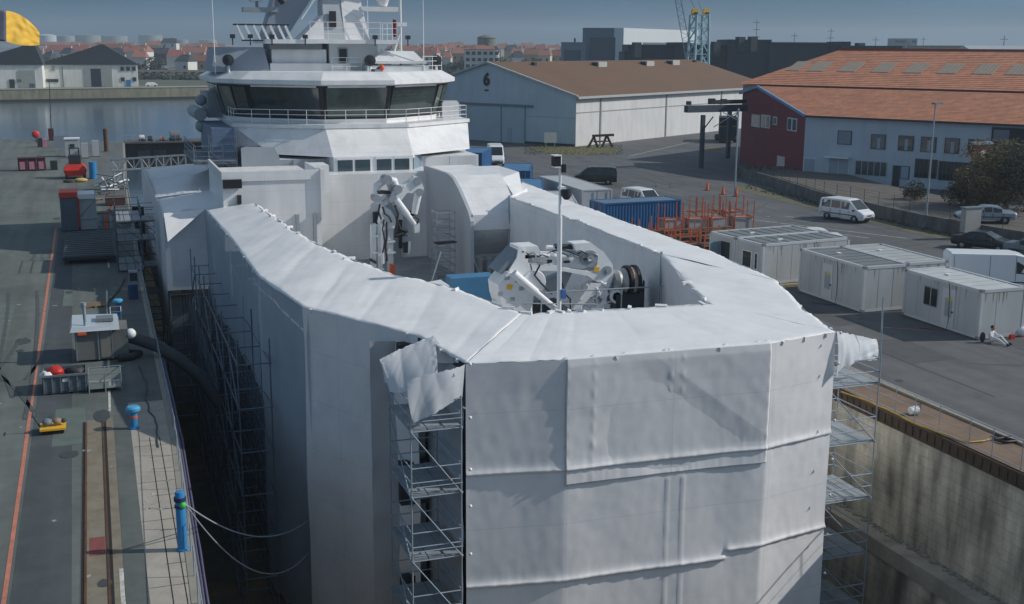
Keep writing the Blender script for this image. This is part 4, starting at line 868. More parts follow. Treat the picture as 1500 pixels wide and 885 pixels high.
# blue deck crate and white lifejacket-marked float
solo('blue_crate',MB().box(17.1,19.5,58,59.2,.26,3.1),M('crate_blue',rgb(66,120,158),.6,0,.1,1),'blue topped crate on the deck between the two white cranes','crate')
t=thing('rescue_float','white deck float with a red cross mark beside the blue crate','float',(17.2,56,.3)); b=MB(); b.loft([[(13.6,55.2,.3),(16.9,55.2,.3),(16.9,57.4,.3),(13.6,57.4,.3)],[(13.8,55.4,3.0),(16.2,55.4,3.3),(16.2,57,3.3),(13.8,57,3.0)]]); b.build('body',whitep,t)
b=MB(); b.ob((16.15,55.34,2.95),(.4,.05,.12),0,0,.7); b.ob((16.15,55.33,2.95),(.12,.05,.4),0,0,.7); b.build('red_mark',redp,t)
for (nm,x,y,h_,lab) in(('mooring_bollard',23.6,72.5,1.2,'white mooring bollard on the deck below the sloped white hood'),('deck_locker',24.6,71.5,.7,'low yellow and dark locker on the deck beside the inner sheet')):
    t=thing(nm,lab,nm.split('_')[1],(x,y,.26)); b=MB()
    if 'boll' in nm:
        for dx in(-.35,.35): b.lathe([(.22,0),(.22,h_*.8),(.3,h_*.85),(.3,h_),(.02,h_)],(x+dx,y,.26),10)
        b.build('post',shipw,t); b=MB(); b.box(x-.8,x+.8,y-.4,y+.4,.26,.4); b.build('base',shipg,t)
    else: b.box(x-.5,x+.5,y-.4,y+.4,.26,.9); b.build('body',yellowp,t); b=MB(); b.box(x-.55,x+.55,y-.45,y+.45,.9,1.0); b.build('lid',dark,t)
# camera mast
t=thing('camera_mast','tall thin white mast with black camera boxes rising from the middle of the stern deck','mast',(18.75,47,.3))
b=MB(); b.tube((18.75,47,.3),(18.72,47,7.8),.1,10); b.tube((18.72,47,7.8),(18.7,47,10.45),.065,8); b.build('pole',whitep,t)
b=MB(); b.box(18.33,18.62,46.7,47.1,9.98,10.42); cb=b.build('camera_box',blackm,t); b=MB(); b.box(18.3,18.64,46.66,47.14,10.42,10.46); b.box(18.34,18.6,46.68,47.1,9.93,9.98); b.build('hood',whitep,cb)
b=MB(); b.box(18.76,18.9,46.8,47.1,9.7,10.05); b.build('camera_box',blackm,t)
b=MB(); b.ball((18.95,46.85,8.72),.2,12); b.tube((18.95,46.85,8.7),(18.95,46.85,9.0),.24,12); b.build('dome_camera',dark,t); b=MB(); b.beam((18.72,47,8.95),(18.98,46.85,8.98),.06,.06); b.box(18.64,18.9,46.8,47.1,8.98,9.1); b.build('bracket',whitep,t)
b=MB(); b.box(18.78,18.95,46.75,47.05,4.2,4.6); b.build('junction_box',M('blue_box',rgb(70,110,170),.5),t)
# ------------------------------------------------------------------ left quay
def bollard(x,y,h,head,label,r=.14):
    t=thing('quay_bollard',label,'bollard',(x,y,0),0)
    b=MB(); b.lathe([(r*1.3,0),(r*1.3,.06),(r,.08),(r,h-(.22 if head else .05)),(r*.9,h-.02),(.02,h)],(x,y,0),16); b.build('post',bluep,t)
    if head: b=MB(); b.lathe([(r*.9,h-.26),(r*1.9,h-.14),(r*1.9,h-.03),(r*1.5,h+.03),(.02,h+.05)],(x,y,0),16); b.build('head',M('head_blue',rgb(78,158,200),.45,0,.12,2),t); b=MB(); b.lathe([(r*1.08,h*.5),(r*1.08,h*.6)],(x,y,0),16); b.build('band',orangep,t)
    else:
        b=MB(); b.ball((x+.06,y-.12,h-.42),.11,10); b.build('knot',M('rope_green',rgb(72,190,90),.7),t); b=MB(); b.tube((x,y,h-.32),(x,y,h-.2),r*1.25,14); b.tube((x,y,h-.52),(x,y,h-.44),r*1.2,14); b.build('rope_turns',M('rope_navy',rgb(40,52,84),.8),t)
    return t
bollard(1.72,34.8,1.9,False,'tall blue post at the dock edge with green knot and mooring ropes',.145)
bollard(.75,47.35,.9,True,'blue mushroom bollard with an orange band standing on the quay beside the tall rope post',.15)
bollard(.66,68.4,.95,True,'blue mushroom bollard in the shade beyond the silver generator',.15)
tp=Vector((1.86,34.7,1.5))
for k,(end,sag,lab) in enumerate(((GY(450,760,46.5)+Vector((0,-.2,0)),1.1,'upper pale mooring rope sagging from the blue post to the white sheeting'),(GY(450,808,46.5)+Vector((0,-.2,0)),1.9,'lower pale mooring rope sagging from the blue post to the white sheeting'))):
    pts=[tp.lerp(end,i/24)-Vector((0,0,sag*4*(i/24)*(1-i/24)*.8)) for i in range(25)]; b=MB(); b.path(pts,.024,6); solo('mooring_rope',b,M('rope_pale',rgb(150,160,170),.8,0,.2,8),lab,'rope',loc=tuple(tp))
# edge railing
t=thing('quay_railing','low wire railing along the left edge of the dry dock','railing',(2.1,50,0))
pe=[Vector((1.78,24,0)),Vector((1.86,31,0)),Vector((2.2,45.4,0)),Vector((2.3,80,0)),Vector((3.1,142,0))]; allp=[]
for a,c in zip(pe,pe[1:]):
    n=max(1,round((c-a).length/1.8))
    for i in range(n): allp.append(a.lerp(c,i/n))
for p in allp:
    b=MB(); b.tube(p,p+Vector((0,0,.95)),.022,6); b.build('post',steelD,t)
for z in(.92,):
    b=MB(); b.path([p+Vector((0,0,z)) for p in allp],.012,5); b.build('wire',steelD,t)
b=MB(); b.path([p+Vector((.16+.04*nz(p.y*.5,1),0,-.02)) for p in allp[:20]],.05,6); b.path([p+Vector((.26+.03*nz(p.y*.5,2),0,.0)) for p in allp[:20]],.04,6); b.build('hung_cable',M('cable_purple',rgb(88,84,110),.7),t)
# flat yellow trolley loaded with sacks
t=thing('flat_trolley','small yellow flat trolley loaded with grey bundles on the dark asphalt','trolley',(-2.35,47.8,0))
b=MB(); b.box(-2.75,-1.8,47.5,48.4,.18,.26); b.build('deck',yellowp,t)
for x,y in((-2.6,47.6),(-1.95,47.6),(-2.6,48.3),(-1.95,48.3)):
    b=MB(); b.lathe([(.02,-.04),(.09,-.04),(.09,.04),(.02,.04)],(x,y,.09),10,'Y'); b.build('wheel',blackm,t)
b=MB(); b.tube((-2.75,47.95,.25),(-3.0,47.95,.75),.03,6); b.tube((-3.0,47.7,.75),(-3.0,48.2,.75),.025,6); b.build('handle',dark,t)
for x,w_,mt in((-2.48,.34,greyp),(-2.1,.3,M('bundle_tan',rgb(150,128,110),.8)),(-1.88,.2,dark)):
    b=MB(); b.ball((x,47.95,.42),w_*.6,10,1,1.1,.7); solo('sack',b,mt,{'.34':'grey bundle at the handle end of the yellow trolley','.3':'tan bundle in the middle of the yellow trolley','.2':'dark bundle at the far end of the yellow trolley'}[str(w_).lstrip('0')],'sack')
# skip with scrap
t=thing('skip','grey ribbed steel skip filled with red and white scrap standing beside the orange line','skip',(-1.9,54,0))
X0,X1,Y_,Y1,h_=-2.82,-1.0,53.3,54.9,.86
b=MB(); b.box(X0,X1,Y_,Y1,.06,.12); b.box(X0,X1,Y_,Y_+.05,.1,h_); b.box(X0,X1,Y1-.05,Y1,.1,h_); b.box(X0,X0+.05,Y_,Y1,.1,h_); b.box(X1-.05,X1,Y_,Y1,.1,h_); bd_=b.build('body',M('skip_grey',rgb(92,104,112),.6,.1,.2,1.5),t)
for k in range(6):
    x=X0+.03+k*(X1-X0-.1)/5; b=MB(); b.box(x,x+.05,Y_-.05,Y_-.002,.08,h_+.02); b.build('rib',M('skip_rib',rgb(112,124,132),.6,.1,.2,1.5),bd_)
b=MB(); b.box(X0-.03,X1+.03,Y_-.07,Y_-.003,h_-.06,h_+.03); b.build('rim',greyp,bd_); b=MB(); b.box(-2.0,-1.78,Y_-.012,Y_-.003,.55,.7); b.build('label_plate',whitep,bd_)
for k,(mt,lab) in enumerate(((redp,'red crumpled scrap piece lying in the grey skip'),(whitep,'white crumpled plastic lying in the grey skip beside the red piece'),(dark,'dark bundle of scrap lying at the right end of the grey skip'))):
    b=MB(); c=((-2.35,54.1,.8),(-2.62,53.9,.72),(-1.45,54.1,.74))[k]; b.ball(c,(.33,.24,.36)[k],10,1.2,1,.8)
    for i,p in enumerate(b.v): b.v[i]=p+Vector((nz(p.x*4,p.y*4,p.z*4),nz(p.x*4+3,p.y*4,p.z*4),nz(p.x*4,p.y*4+3,p.z*4)))*.16
    solo('scrap',b,mt,lab,'scrap')
# tube-framed box pallet
t=thing('box_pallet','pale open box pallet with a tube frame right of the grey skip','box pallet',(-.25,53.5,0))
b=MB(); b.box(-.93,.42,53.0,54.2,.18,.24); b.box(-.93,.42,54.16,54.2,.24,.78); b.box(-.93,-.1,53,53.03,.24,.45); b.build('tray',M('pale_grey_panel',rgb(150,156,154),.6,0,.12,1),t)
b=MB()
for x in(-.93,-.25,.42):
    for y in(53,54.2): b.tube((x,y,0),(x,y,.85),.03,6)
for z in(.5,.85):
    for y in(53,54.2): b.tube((-.93,y,z),(.42,y,z),.025,6)
    for x in(-.93,.42): b.tube((x,53,z),(x,54.2,z),.025,6)
b.build('frame',steel,t)
# silver generator / dust extractor with stack and big hose
t=thing('generator','boxy generator with silver roof and exhaust stack beside the grey skip','generator',(-.3,59.6,0))
b=MB(); b.box(-1.5,.15,58.5,60.8,.12,1.55); b.box(.2,.92,58.6,60.6,.12,1.5); body=b.build('body',M('generator_grey',rgb(116,118,116),.55,.1,.15,1,streak=.15),t)
b=MB(); b.loft([[(-1.7,58.3,1.56),(.55,58.3,1.56),(.55,61,1.56),(-1.7,61,1.56)],[(-1.6,58.4,1.8),(.5,58.5,1.72),(.5,60.9,1.78),(-1.6,60.9,1.86)]]); b.build('roof',M('silver_roof',rgb(196,204,210),.3,.3,.08,1),t)
b=MB(); b.box(-.5,.3,59.2,60,1.8,1.95); b.build('roof_hatch',greyp,t)
b=MB(); b.tube((-.98,58.7,1.6),(-1.0,58.7,2.75),.08,8); b.tube((-1.0,58.7,2.75),(-1.0,58.7,2.9),.12,8); b.build('exhaust_stack',steelD,t)
for x in(-1.45,-.45,.18):
    b=MB(); b.box(x-.03,x+.03,58.46,58.5,.1,1.5); b.build('door_frame',steel,body)
b=MB(); b.box(-.35,.12,58.47,58.5,.2,1.5); b.build('door',M('door_panel',rgb(132,130,122),.5,.1,.15,2),body); b=MB(); b.box(-1.35,-.95,58.2,58.5,1.42,1.54); b.build('orange_beacon',orangep,body)
b=MB(); b.ball((1.05,58.8,1.2),.26,10); b.build('outlet_cap',whitep,t)
hp=[(1.0,59.0,1.0),(1.6,59.0,.75),(2.3,58.6,.5),(3.2,58.2,-.1),(4.2,57.8,-1.0),(5.0,57.4,-2.4)]
b=MB(); b.path([Vector(hp[0]).lerp(Vector(hp[1]),0)]+[Vector(p) for p in hp],.3,12); solo('ventilation_hose',b,M('hose_dark',rgb(64,68,72),.7,0,.25,4),'fat dark ventilation hose running from the generator over the dock edge','hose',loc=(2.3,58.6,0))
solo('hose_trunk',MB().path([(.9,58.9,.22),(1.4,58.7,.2),(1.0,58.2,.2),(.4,58.1,.22)],.18,10),dark,'short coil of dark hose lying on the shaded quay beside the generator','hose')
t=thing('hand_truck','pale tubular hand truck standing beyond the silver generator','hand truck',(.45,66,0)); b=MB()
for x in(.2,.75): b.tube((x,65.6,0),(x,66.3,1.0),.03,6)
for f in(.25,.5,.75,1): b.tube((.2,65.6+.7*f,f),(.75,65.6+.7*f,f),.025,6)
b.build('frame',steel,t)
# tall grey and red power unit
t=thing('power_unit','tall grey container unit with an orange red lid and a silver side panel','container',(-1.7,103,0))
b=MB(); b.box(-2.95,-1.65,101.6,104.2,.1,2.75); bo=b.build('body',M('unit_grey',rgb(84,98,108),.6,0,.15,.8),t)
b=MB(); b.box(-3.0,-1.6,101.5,104.3,2.78,3.2); b.build('lid',M('lid_red',rgb(214,66,48),.5,0,.12,1),t); b=MB(); b.box(-1.64,-1.52,101.55,104.2,.3,2.75); b.build('red_edge',redp,t)
b=MB(); b.box(-1.5,-.2,101.8,104.2,.1,2.6); b.build('side_panel',M('panel_silver',rgb(170,174,178),.4,.2,.1,1),t); b=MB(); b.box(-1.6,-.3,101.6,104.3,2.62,3.0); b.build('silver_cap',whitep,t)
b=MB(); b.beam((-1.45,101.78,1.2),(-.25,101.78,2.5),.06,.05); b.beam((-1.45,101.78,.9),(-.25,101.78,.95),.05,.05); b.build('strut',greyp,t)
t=thing('ribbed_platform','dark ribbed platform lying in the shade before the tall grey and red unit','platform',(-1,93,0))
b=MB(); b.box(-2.6,.9,86,98,.3,.5); b.build('frame',dark,t)
for k in range(14): 
    b=MB(); b.box(-2.5,.8,86.3+k*.85,86.5+k*.85,.5,.6); b.build('slat',M('slat_grey',rgb(96,104,108),.6,.2,.2,2),t)
b=MB(); b.box(-2.5,-2.2,86.2,97.8,0,.3); b.box(.5,.8,86.2,97.8,0,.3); b.build('skid',dark,t)
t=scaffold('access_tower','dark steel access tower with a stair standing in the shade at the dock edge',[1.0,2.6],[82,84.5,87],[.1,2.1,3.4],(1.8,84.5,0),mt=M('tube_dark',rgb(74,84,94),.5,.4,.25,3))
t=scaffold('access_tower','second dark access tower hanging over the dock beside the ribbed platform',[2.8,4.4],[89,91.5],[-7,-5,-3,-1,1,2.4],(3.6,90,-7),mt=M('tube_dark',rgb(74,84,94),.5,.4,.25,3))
solo('blue_drum',MB().lathe([(.02,0),(.29,0),(.29,.88),(.26,.9),(.02,.9)],(1.6,73,0),14),M('drum_dark_blue',rgb(36,70,104),.5),'dark blue drum on the shaded quay near the dock edge','drum')
t=thing('cable_cabinet','pale perforated cabinet on the shaded quay beside the dark blue drum','cabinet',(1.7,75.5,0)); b=MB(); b.box(1.45,2.0,75,75.6,0,1.3); b.build('body',M('cabinet_pale',rgb(140,150,160),.6,0,.3,5),t); b=MB(); b.box(1.5,1.95,74.97,75,.7,1.2); b.build('grille',dark,t)
# red machine
t=thing('forklift','red forklift with a dark cab standing on the quay before the white booth','forklift',(-2.3,142,0))
b=MB(); b.loft([[(-3.3,141.8,.35),(-1.2,141.8,.35),(-1.2,144.5,.35),(-3.3,144.5,.35)],[(-3.5,141.6,1.0),(-1.0,141.6,1.0),(-1.0,144.6,1.0),(-3.5,144.6,1.0)],[(-3.1,142,1.6),(-1.4,142,1.6),(-1.4,144.2,1.6),(-3.1,144.2,1.6)]]); b.build('body',redp,t)
b=MB(); b.box(-2.9,-1.6,142.6,144,1.6,2.6); b.build('cab',dark,t); b=MB(); 
for x in(-2.75,-1.75): b.tube((x,144,1.4),(x,144,3.3),.07,6)
b.tube((-2.75,144,3.3),(-1.75,144,3.3),.07,6); b.build('mast',dark,t)
for x in(-3.2,-1.3):
    for y in(142.1,144): b=MB(); b.lathe([(.02,-.15),(.38,-.15),(.38,.15),(.02,.15)],(x,y,.38),12,'X'); b.build('wheel',blackm,t)
b=MB(); b.ball((-1.7,138.6,.22),.5,10,1.5,.8,.5); solo('yellow_sack',b,M('sack_yellow',rgb(196,170,100),.8),'pale yellow sack lying on the quay in front of the red forklift','sack')
b=MB(); b.ball((-3.0,138.4,.18),.4,10,1.4,.8,.45); solo('dark_sack',b,M('sack_brown',rgb(70,52,46),.8),'dark brown sack lying left of the pale yellow one','sack')
# row of maroon bins
for k in range(3):
    x=-8.3+k*1.05; t=thing('storage_bin',('leftmost maroon bin with a pink front on the quay','middle maroon bin with a pale pink front on the quay','rightmost maroon bin with a pink front on the quay, nearest the forklift')[k],'bin',(x,153,0),0,'maroon bins on the quay')
    b=MB(); b.box(x-.48,x+.48,152.6,154,.1,1.45); b.build('body',M('bin_maroon',rgb(92,40,56),.6,0,.2,1.5),t); b=MB(); b.box(x-.28,x+.28,152.55,152.6,.2,1.1); b.build('front_panel',M('bin_pink',rgb(188,128,142),.6,0,.15,2),t); b=MB(); b.box(x-.5,x+.5,152.5,154.1,1.45,1.55); b.build('lid',M('bin_lid',rgb(70,30,44),.6),t)
b=MB(); b.box(-5.2,-4.4,152.8,153.8,0,1.1); solo('dark_crate',b,dark,'dark crate at the right end of the maroon bins','crate')
t=thing('booth','small white booth with a dark window at the end of the quay','booth',(-2.85,170.8,0))
b=MB(); b.box(-3.75,-1.95,170,171.8,.08,2.35); b.build('wall',whiteC,t); b=MB(); b.box(-3.85,-1.85,169.9,171.9,2.35,2.5); b.build('roof',whitep,t); b=MB(); b.box(-3.15,-2.55,169.94,170,1.2,1.75); b.build('window',dark,t)
t=thing('notice_board','pale grey board on legs near the water edge beside the white booth','board',(-4.6,179.4,0)); b=MB(); b.box(-5.4,-3.85,179.3,179.4,.5,2.2); b.build('panel',M('board_grey',rgb(128,140,150),.5,0,.08,1),t); b=MB()
for x in(-5.2,-4.05): b.tube((x,179.35,0),(x,179.35,.5),.05,6)
b.build('leg',steel,t)
t=thing('life_buoy_stand','red round buoy on a dark stand at the water edge','buoy',(-8.4,196,0)); b=MB(); b.ball((-8.4,196,1.3),.58,14,1,.5,1); b.build('buoy',M('buoy_red',rgb(206,60,56),.5),t); b=MB(); b.tube((-8.4,196.2,0),(-8.4,196.2,1.0),.08,6); b.build('stand',dark,t)
t=thing('ticket_machine','dark and maroon cabinet on the quay below the red buoy','cabinet',(-7.3,188,0)); b=MB(); b.box(-7.9,-7.2,187.6,188.4,0,1.3); b.build('body',dark,t); b=MB(); b.box(-7.2,-6.7,187.6,188.4,0,1.2); b.build('door',M('bin_pink',rgb(188,128,142),.6),t)
t=thing('lamp_post','slim dark lamp post at the water edge left of the ship','lamp post',(-6.83,200,0)); pt=GY(72,118,200); pb=Vector((GY(75,198,200).x,200,0)); b=MB(); b.tube(pb,Vector((pt.x,200,pt.z)),.09,6,.05); b.build('pole',dark,t); b=MB(); b.beam((pt.x-.5,200,pt.z),(pt.x+.3,200,pt.z+.05),.2,.1); b.build('lamp_head',greyp,t); b=MB(); b.box(pb.x-.4,pb.x+.4,199.6,200.4,0,1.9); b.build('base_cabinet',M('cab_maroon',rgb(84,40,48),.6),t)
# pale posts, panels and pipe clutter by the gangway
for k,(px,py,h_,mt,nm,lab) in enumerate(((137,262,1.9,bluep,'water_tank','upright blue tank on the quay right of the red forklift'),(125,232,2.0,whiteC,'panel_stack','upright stack of white panels behind the blue tank'),(141,230,2.2,whiteC,'locker','tall white locker at the dock edge behind the blue tank'),(156,222,3.2,rust,'pile_post','brown iron post at the dock edge near the gate'))):
    p=GZ(px,py); t=thing(nm,lab,nm.split('_')[-1],tuple(p)); w_=.3 if 'post' in nm else .42
    b=MB(); (b.lathe([(w_,0),(w_,h_),(.02,h_)],p,10) if nm in('water_tank','pile_post') else b.box(p.x-w_,p.x+w_,p.y,p.y+.8,0,h_)); b.build('body',mt,t); b=MB(); b.box(p.x-w_*1.1,p.x+w_*1.1,p.y-.05,p.y+.85,h_*.0+.002,.1); b.build('base',dark,t)
t=thing('pipe_pile','tangle of white and pale pipes lying on the quay at the foot of the gangway','pipes',(2,132,0)); rr=random.Random(5)
for k in range(16):
    c=Vector((1.7+rr.uniform(-1.3,.9),130+rr.uniform(-5,6),.3+rr.random()*1.0)); d=Vector((rr.uniform(-1,1),rr.uniform(-1.2,1.2),rr.uniform(-.4,.4))); b=MB(); b.tube(c-d,c+d,.06+.05*rr.random(),6); b.build('pipe',[whitep,steel,greyp][k%3],t)
t=thing('rope_bin','maroon open bin at the dock edge below the gangway','bin',(1.8,118,0)); b=MB(); b.box(.6,2.4,117,119,.1,.75); b.build('body',M('bin_brown',rgb(86,56,54),.7),t); b=MB(); b.tube((.6,117,.78),(2.4,117,.78),.05,6); b.build('rim',steel,t)
t=thing('concrete_block','pale concrete block at the dock edge near the tall grey unit','block',(2.2,106,0)); b=MB(); b.box(1.4,2.9,105,106.5,0,.7); b.build('body',conc,t)
# gangway truss
t=thing('gangway','pale lattice gangway bridging from the quay to the side of the ship','gangway',(5,130,2)); ga=GY(150,250,130); gb=GY(266,236,130)
za,zb_=2.0,2.3
b=MB()
for y in(129.4,130.6):
    for dz in(0,1.15): b.tube((1.5,y,za+dz),(9,y,zb_+dz),.06,6)
b.build('chord',steel,t); n=10
for y in(129.4,130.6):
    b=MB()
    for k in range(n+1):
        x=1.5+7.5*k/n; z=za+(zb_-za)*k/n
        b.tube((x,y,z),(x,y,z+1.15),.035,5)
        if k<n: b.tube((x,y,z if k%2 else z+1.15),(x+.75,y,z+1.15 if k%2 else z),.035,5)
    b.build('lattice',steel,t)
b=MB(); b.beam((1.5,130,za+.03),(9,130,zb_+.03),1.1,.06); b.build('walkway',deckplank,t)
b=MB(); 
for x in(1.7,2.6):
    for y in(129.4,130.6): b.tube((x,y,0),(x,y,za),.06,6)
b.build('trestle',steelD,t)
# clutter on the quay near the gangway and the generator
rq=random.Random(77)
def pallet(x,y,rz,lab,load=None):
    t=thing('wooden_pallet',lab,'pallet',(x,y,0),rz); T=FR[t.name]; b=MB()
    for k in range(5): b.box(-.6,.6,-.5+k*.24,-.38+k*.24,.11,.14)
    b.xf(T).build('deck_boards',M('pallet_wood',rgb(136,116,92),.85,0,.2,3),t); b=MB()
    for x_ in(-.55,-.05,.45): b.box(x_,x_+.1,-.5,.58,0,.11)
    b.xf(T).build('bearers',M('pallet_wood',rgb(136,116,92),.85),t); return t
pallet(.2,112,.2,'wooden pallet on the quay between the tall grey unit and the pale block'); pallet(-.2,122,.5,'wooden pallet on the quay in front of the pipe tangle'); pallet(-.6,71.5,.1,'wooden pallet on the quay near the hand truck')
for k,(pts,r,mt,lab) in enumerate((([(-.9,62.5),(-.4,65.5),(.2,68.5),(.1,72),(.9,76),(1.3,80)],.05,dark,'black hose snaking along the shaded quay behind the generator'),([(1.3,57),(1.5,54),(1.35,51),(1.6,48),(1.5,44)],.03,M('cable_grey',rgb(70,76,84),.7),'thin grey cable lying along the dock edge beside the box pallet'),([(1.2,110),(.9,114),(1.4,118.5),(.8,124),(1.1,128)],.06,M('hose_red',rgb(120,52,48),.7),'dull red hose on the quay leading to the pipe tangle'))):
    fine=[]; P=[Vector((x,y,r)) for x,y in pts]
    for a,c in zip(P,P[1:]):
        for j in range(6): q=a.lerp(c,j/6); q.x+=.12*nz(q.y*.9,k); fine.append(q)
    solo('ground_hose',MB().path(fine,r,6),mt,lab,'hose',loc=tuple(P[0]))
t=thing('cylinder_rack','rack of upright grey and orange gas cylinders beside the tall grey unit','gas cylinders',(.6,100.5,0))
for k in range(6): b=MB(); c=(.2+.32*(k%3),100.2+.34*(k//3),0); b.lathe([(.13,0),(.13,1.2),(.05,1.42),(.05,1.5),(.02,1.5)],c,10); b.build('cylinder',[greyp,orangep,steel][k%3],t)
b=MB(); 
for z in(.3,.9): b.path([(0,100.0,z),(1.05,100.0,z),(1.05,100.75,z),(0,100.75,z),(0,100.0,z)],.025,5)
b.build('frame',dark,t)
t=thing('cable_drum','wooden cable drum standing on the quay near the maroon open bin','cable drum',(-.6,116.5,0)); b=MB(); c=(-.6,116.5,.55); b.lathe([(.02,-.3),(.55,-.3),(.55,-.24),(.02,-.24)],c,18,'X'); b.build('flange',M('drum_wood',rgb(132,112,88),.8),t); b=MB(); b.lathe([(.02,.24),(.55,.24),(.55,.3),(.02,.3)],c,18,'X'); b.build('flange',M('drum_wood',rgb(132,112,88),.8),t); b=MB(); b.lathe([(.32,-.24),(.32,.24)],c,14,'X'); b.build('cable',dark,t)
# flag at the left frame edge
t=thing('flag','big yellow flag with a grey hoist stripe flying at the far left','flag',(-8.9,104,0))
fp=lambda px,py,d=0:GY(px,py,104)+Vector((0,d,0))
tp_,bp_=fp(9,15),fp(9,62)
b=MB(); o_=fp(-34,6); b.tube((o_.x,104,0),(o_.x,104,o_.z+.6),.07,8,.04); b.ball((o_.x,104,o_.z+.65),.1,8); b.build('pole',whitep,t)
b=MB()
def flagf(u,v):
    topx=9+u*47; topy=16+30*(u**1.9); boty=61+6*u*(1-u)*2+5*u; boty=min(boty,68); y=topy+(boty-topy)*v
    return fp(topx,y,2.6*u+.3*math.sin(u*6+v*1.5)+.12*nz(u*5,v*5))
b.grid(flagf,30,18); b.build('yellow_field',M('flag_yellow',rgb(236,190,74),.7,0,.1,2),t)
b=MB(); b.grid(lambda u,v:fp(-34+43*u,8+8*u+(50-5*u)*v,.15*math.sin(u*4+v)-.6+.6*u),10,12); b.build('grey_stripe',M('flag_grey',rgb(96,98,116),.7,0,.1,2),t,thick=.01)
# ------------------------------------------------------------------ right quay: fence, hose, cabins
t=thing('dock_fence','thin grey guard fence along the right dock edge above the stained stone wall','fence',(31,60,0))
for k in range(58):
    y=26+k*1.5+(.25 if k%3 else 0); b=MB(); b.tube((31.0,y,0),(31.0,y,1.12),.02,6); b.build('post',steelD,t)
b=MB(); b.tube((31.0,26,1.12),(31.0,112,1.12),.035,6); b.build('top_rail',M('rail_pale',rgb(176,180,184),.5,.1,.1,2),t)
b=MB(); b.tube((31.0,26,.56),(31.0,112,.56),.012,5); b.tube((31.0,26,.08),(31.0,112,.08),.02,5); b.build('wire',steelD,t)
hp=[GZ(x,y,.06) for x,y in((1232,574),(1262,584),(1300,600),(1335,618),(1370,632),(1395,640),(1418,648),(1440,646),(1450,643))]
fine=[]; 
for a,c in zip(hp,hp[1:]):
    for k in range(5): q=a.lerp(c,k/5); q.x+=.05*nz(q.y*1.4,3); fine.append(q)
solo('yellow_hose',MB().path(fine,.035,6),M('hose_yellow',rgb(186,156,70),.6,0,.2,2),'yellow hose lying along the brown walkway behind the dock fence','hose',loc=tuple(hp[4]))
hp=[GZ(x,y,.08) for x,y in((1456,636),(1474,642),(1490,646),(1470,648),(1455,643),(1480,640))]; solo('black_hose',MB().path(hp,.06,6),dark,'loops of black hose on the walkway at the end of the yellow hose','hose')
p=GZ(1338,608); t=thing('white_bucket','small white bucket lying on the brown walkway by the yellow hose','bucket',tuple(p)); b=MB(); b.lathe([(.02,-.18),(.16,-.18),(.2,.18),(.02,.18)],(p.x,p.y,.2),12,'X'); b.build('body',whitep,t); b=MB(); b.path([(p.x+.2,p.y-.2,.2),(p.x+.25,p.y-.1,.5),(p.x+.2,p.y+.2,.25)],.02,5); b.build('handle',dark,t)
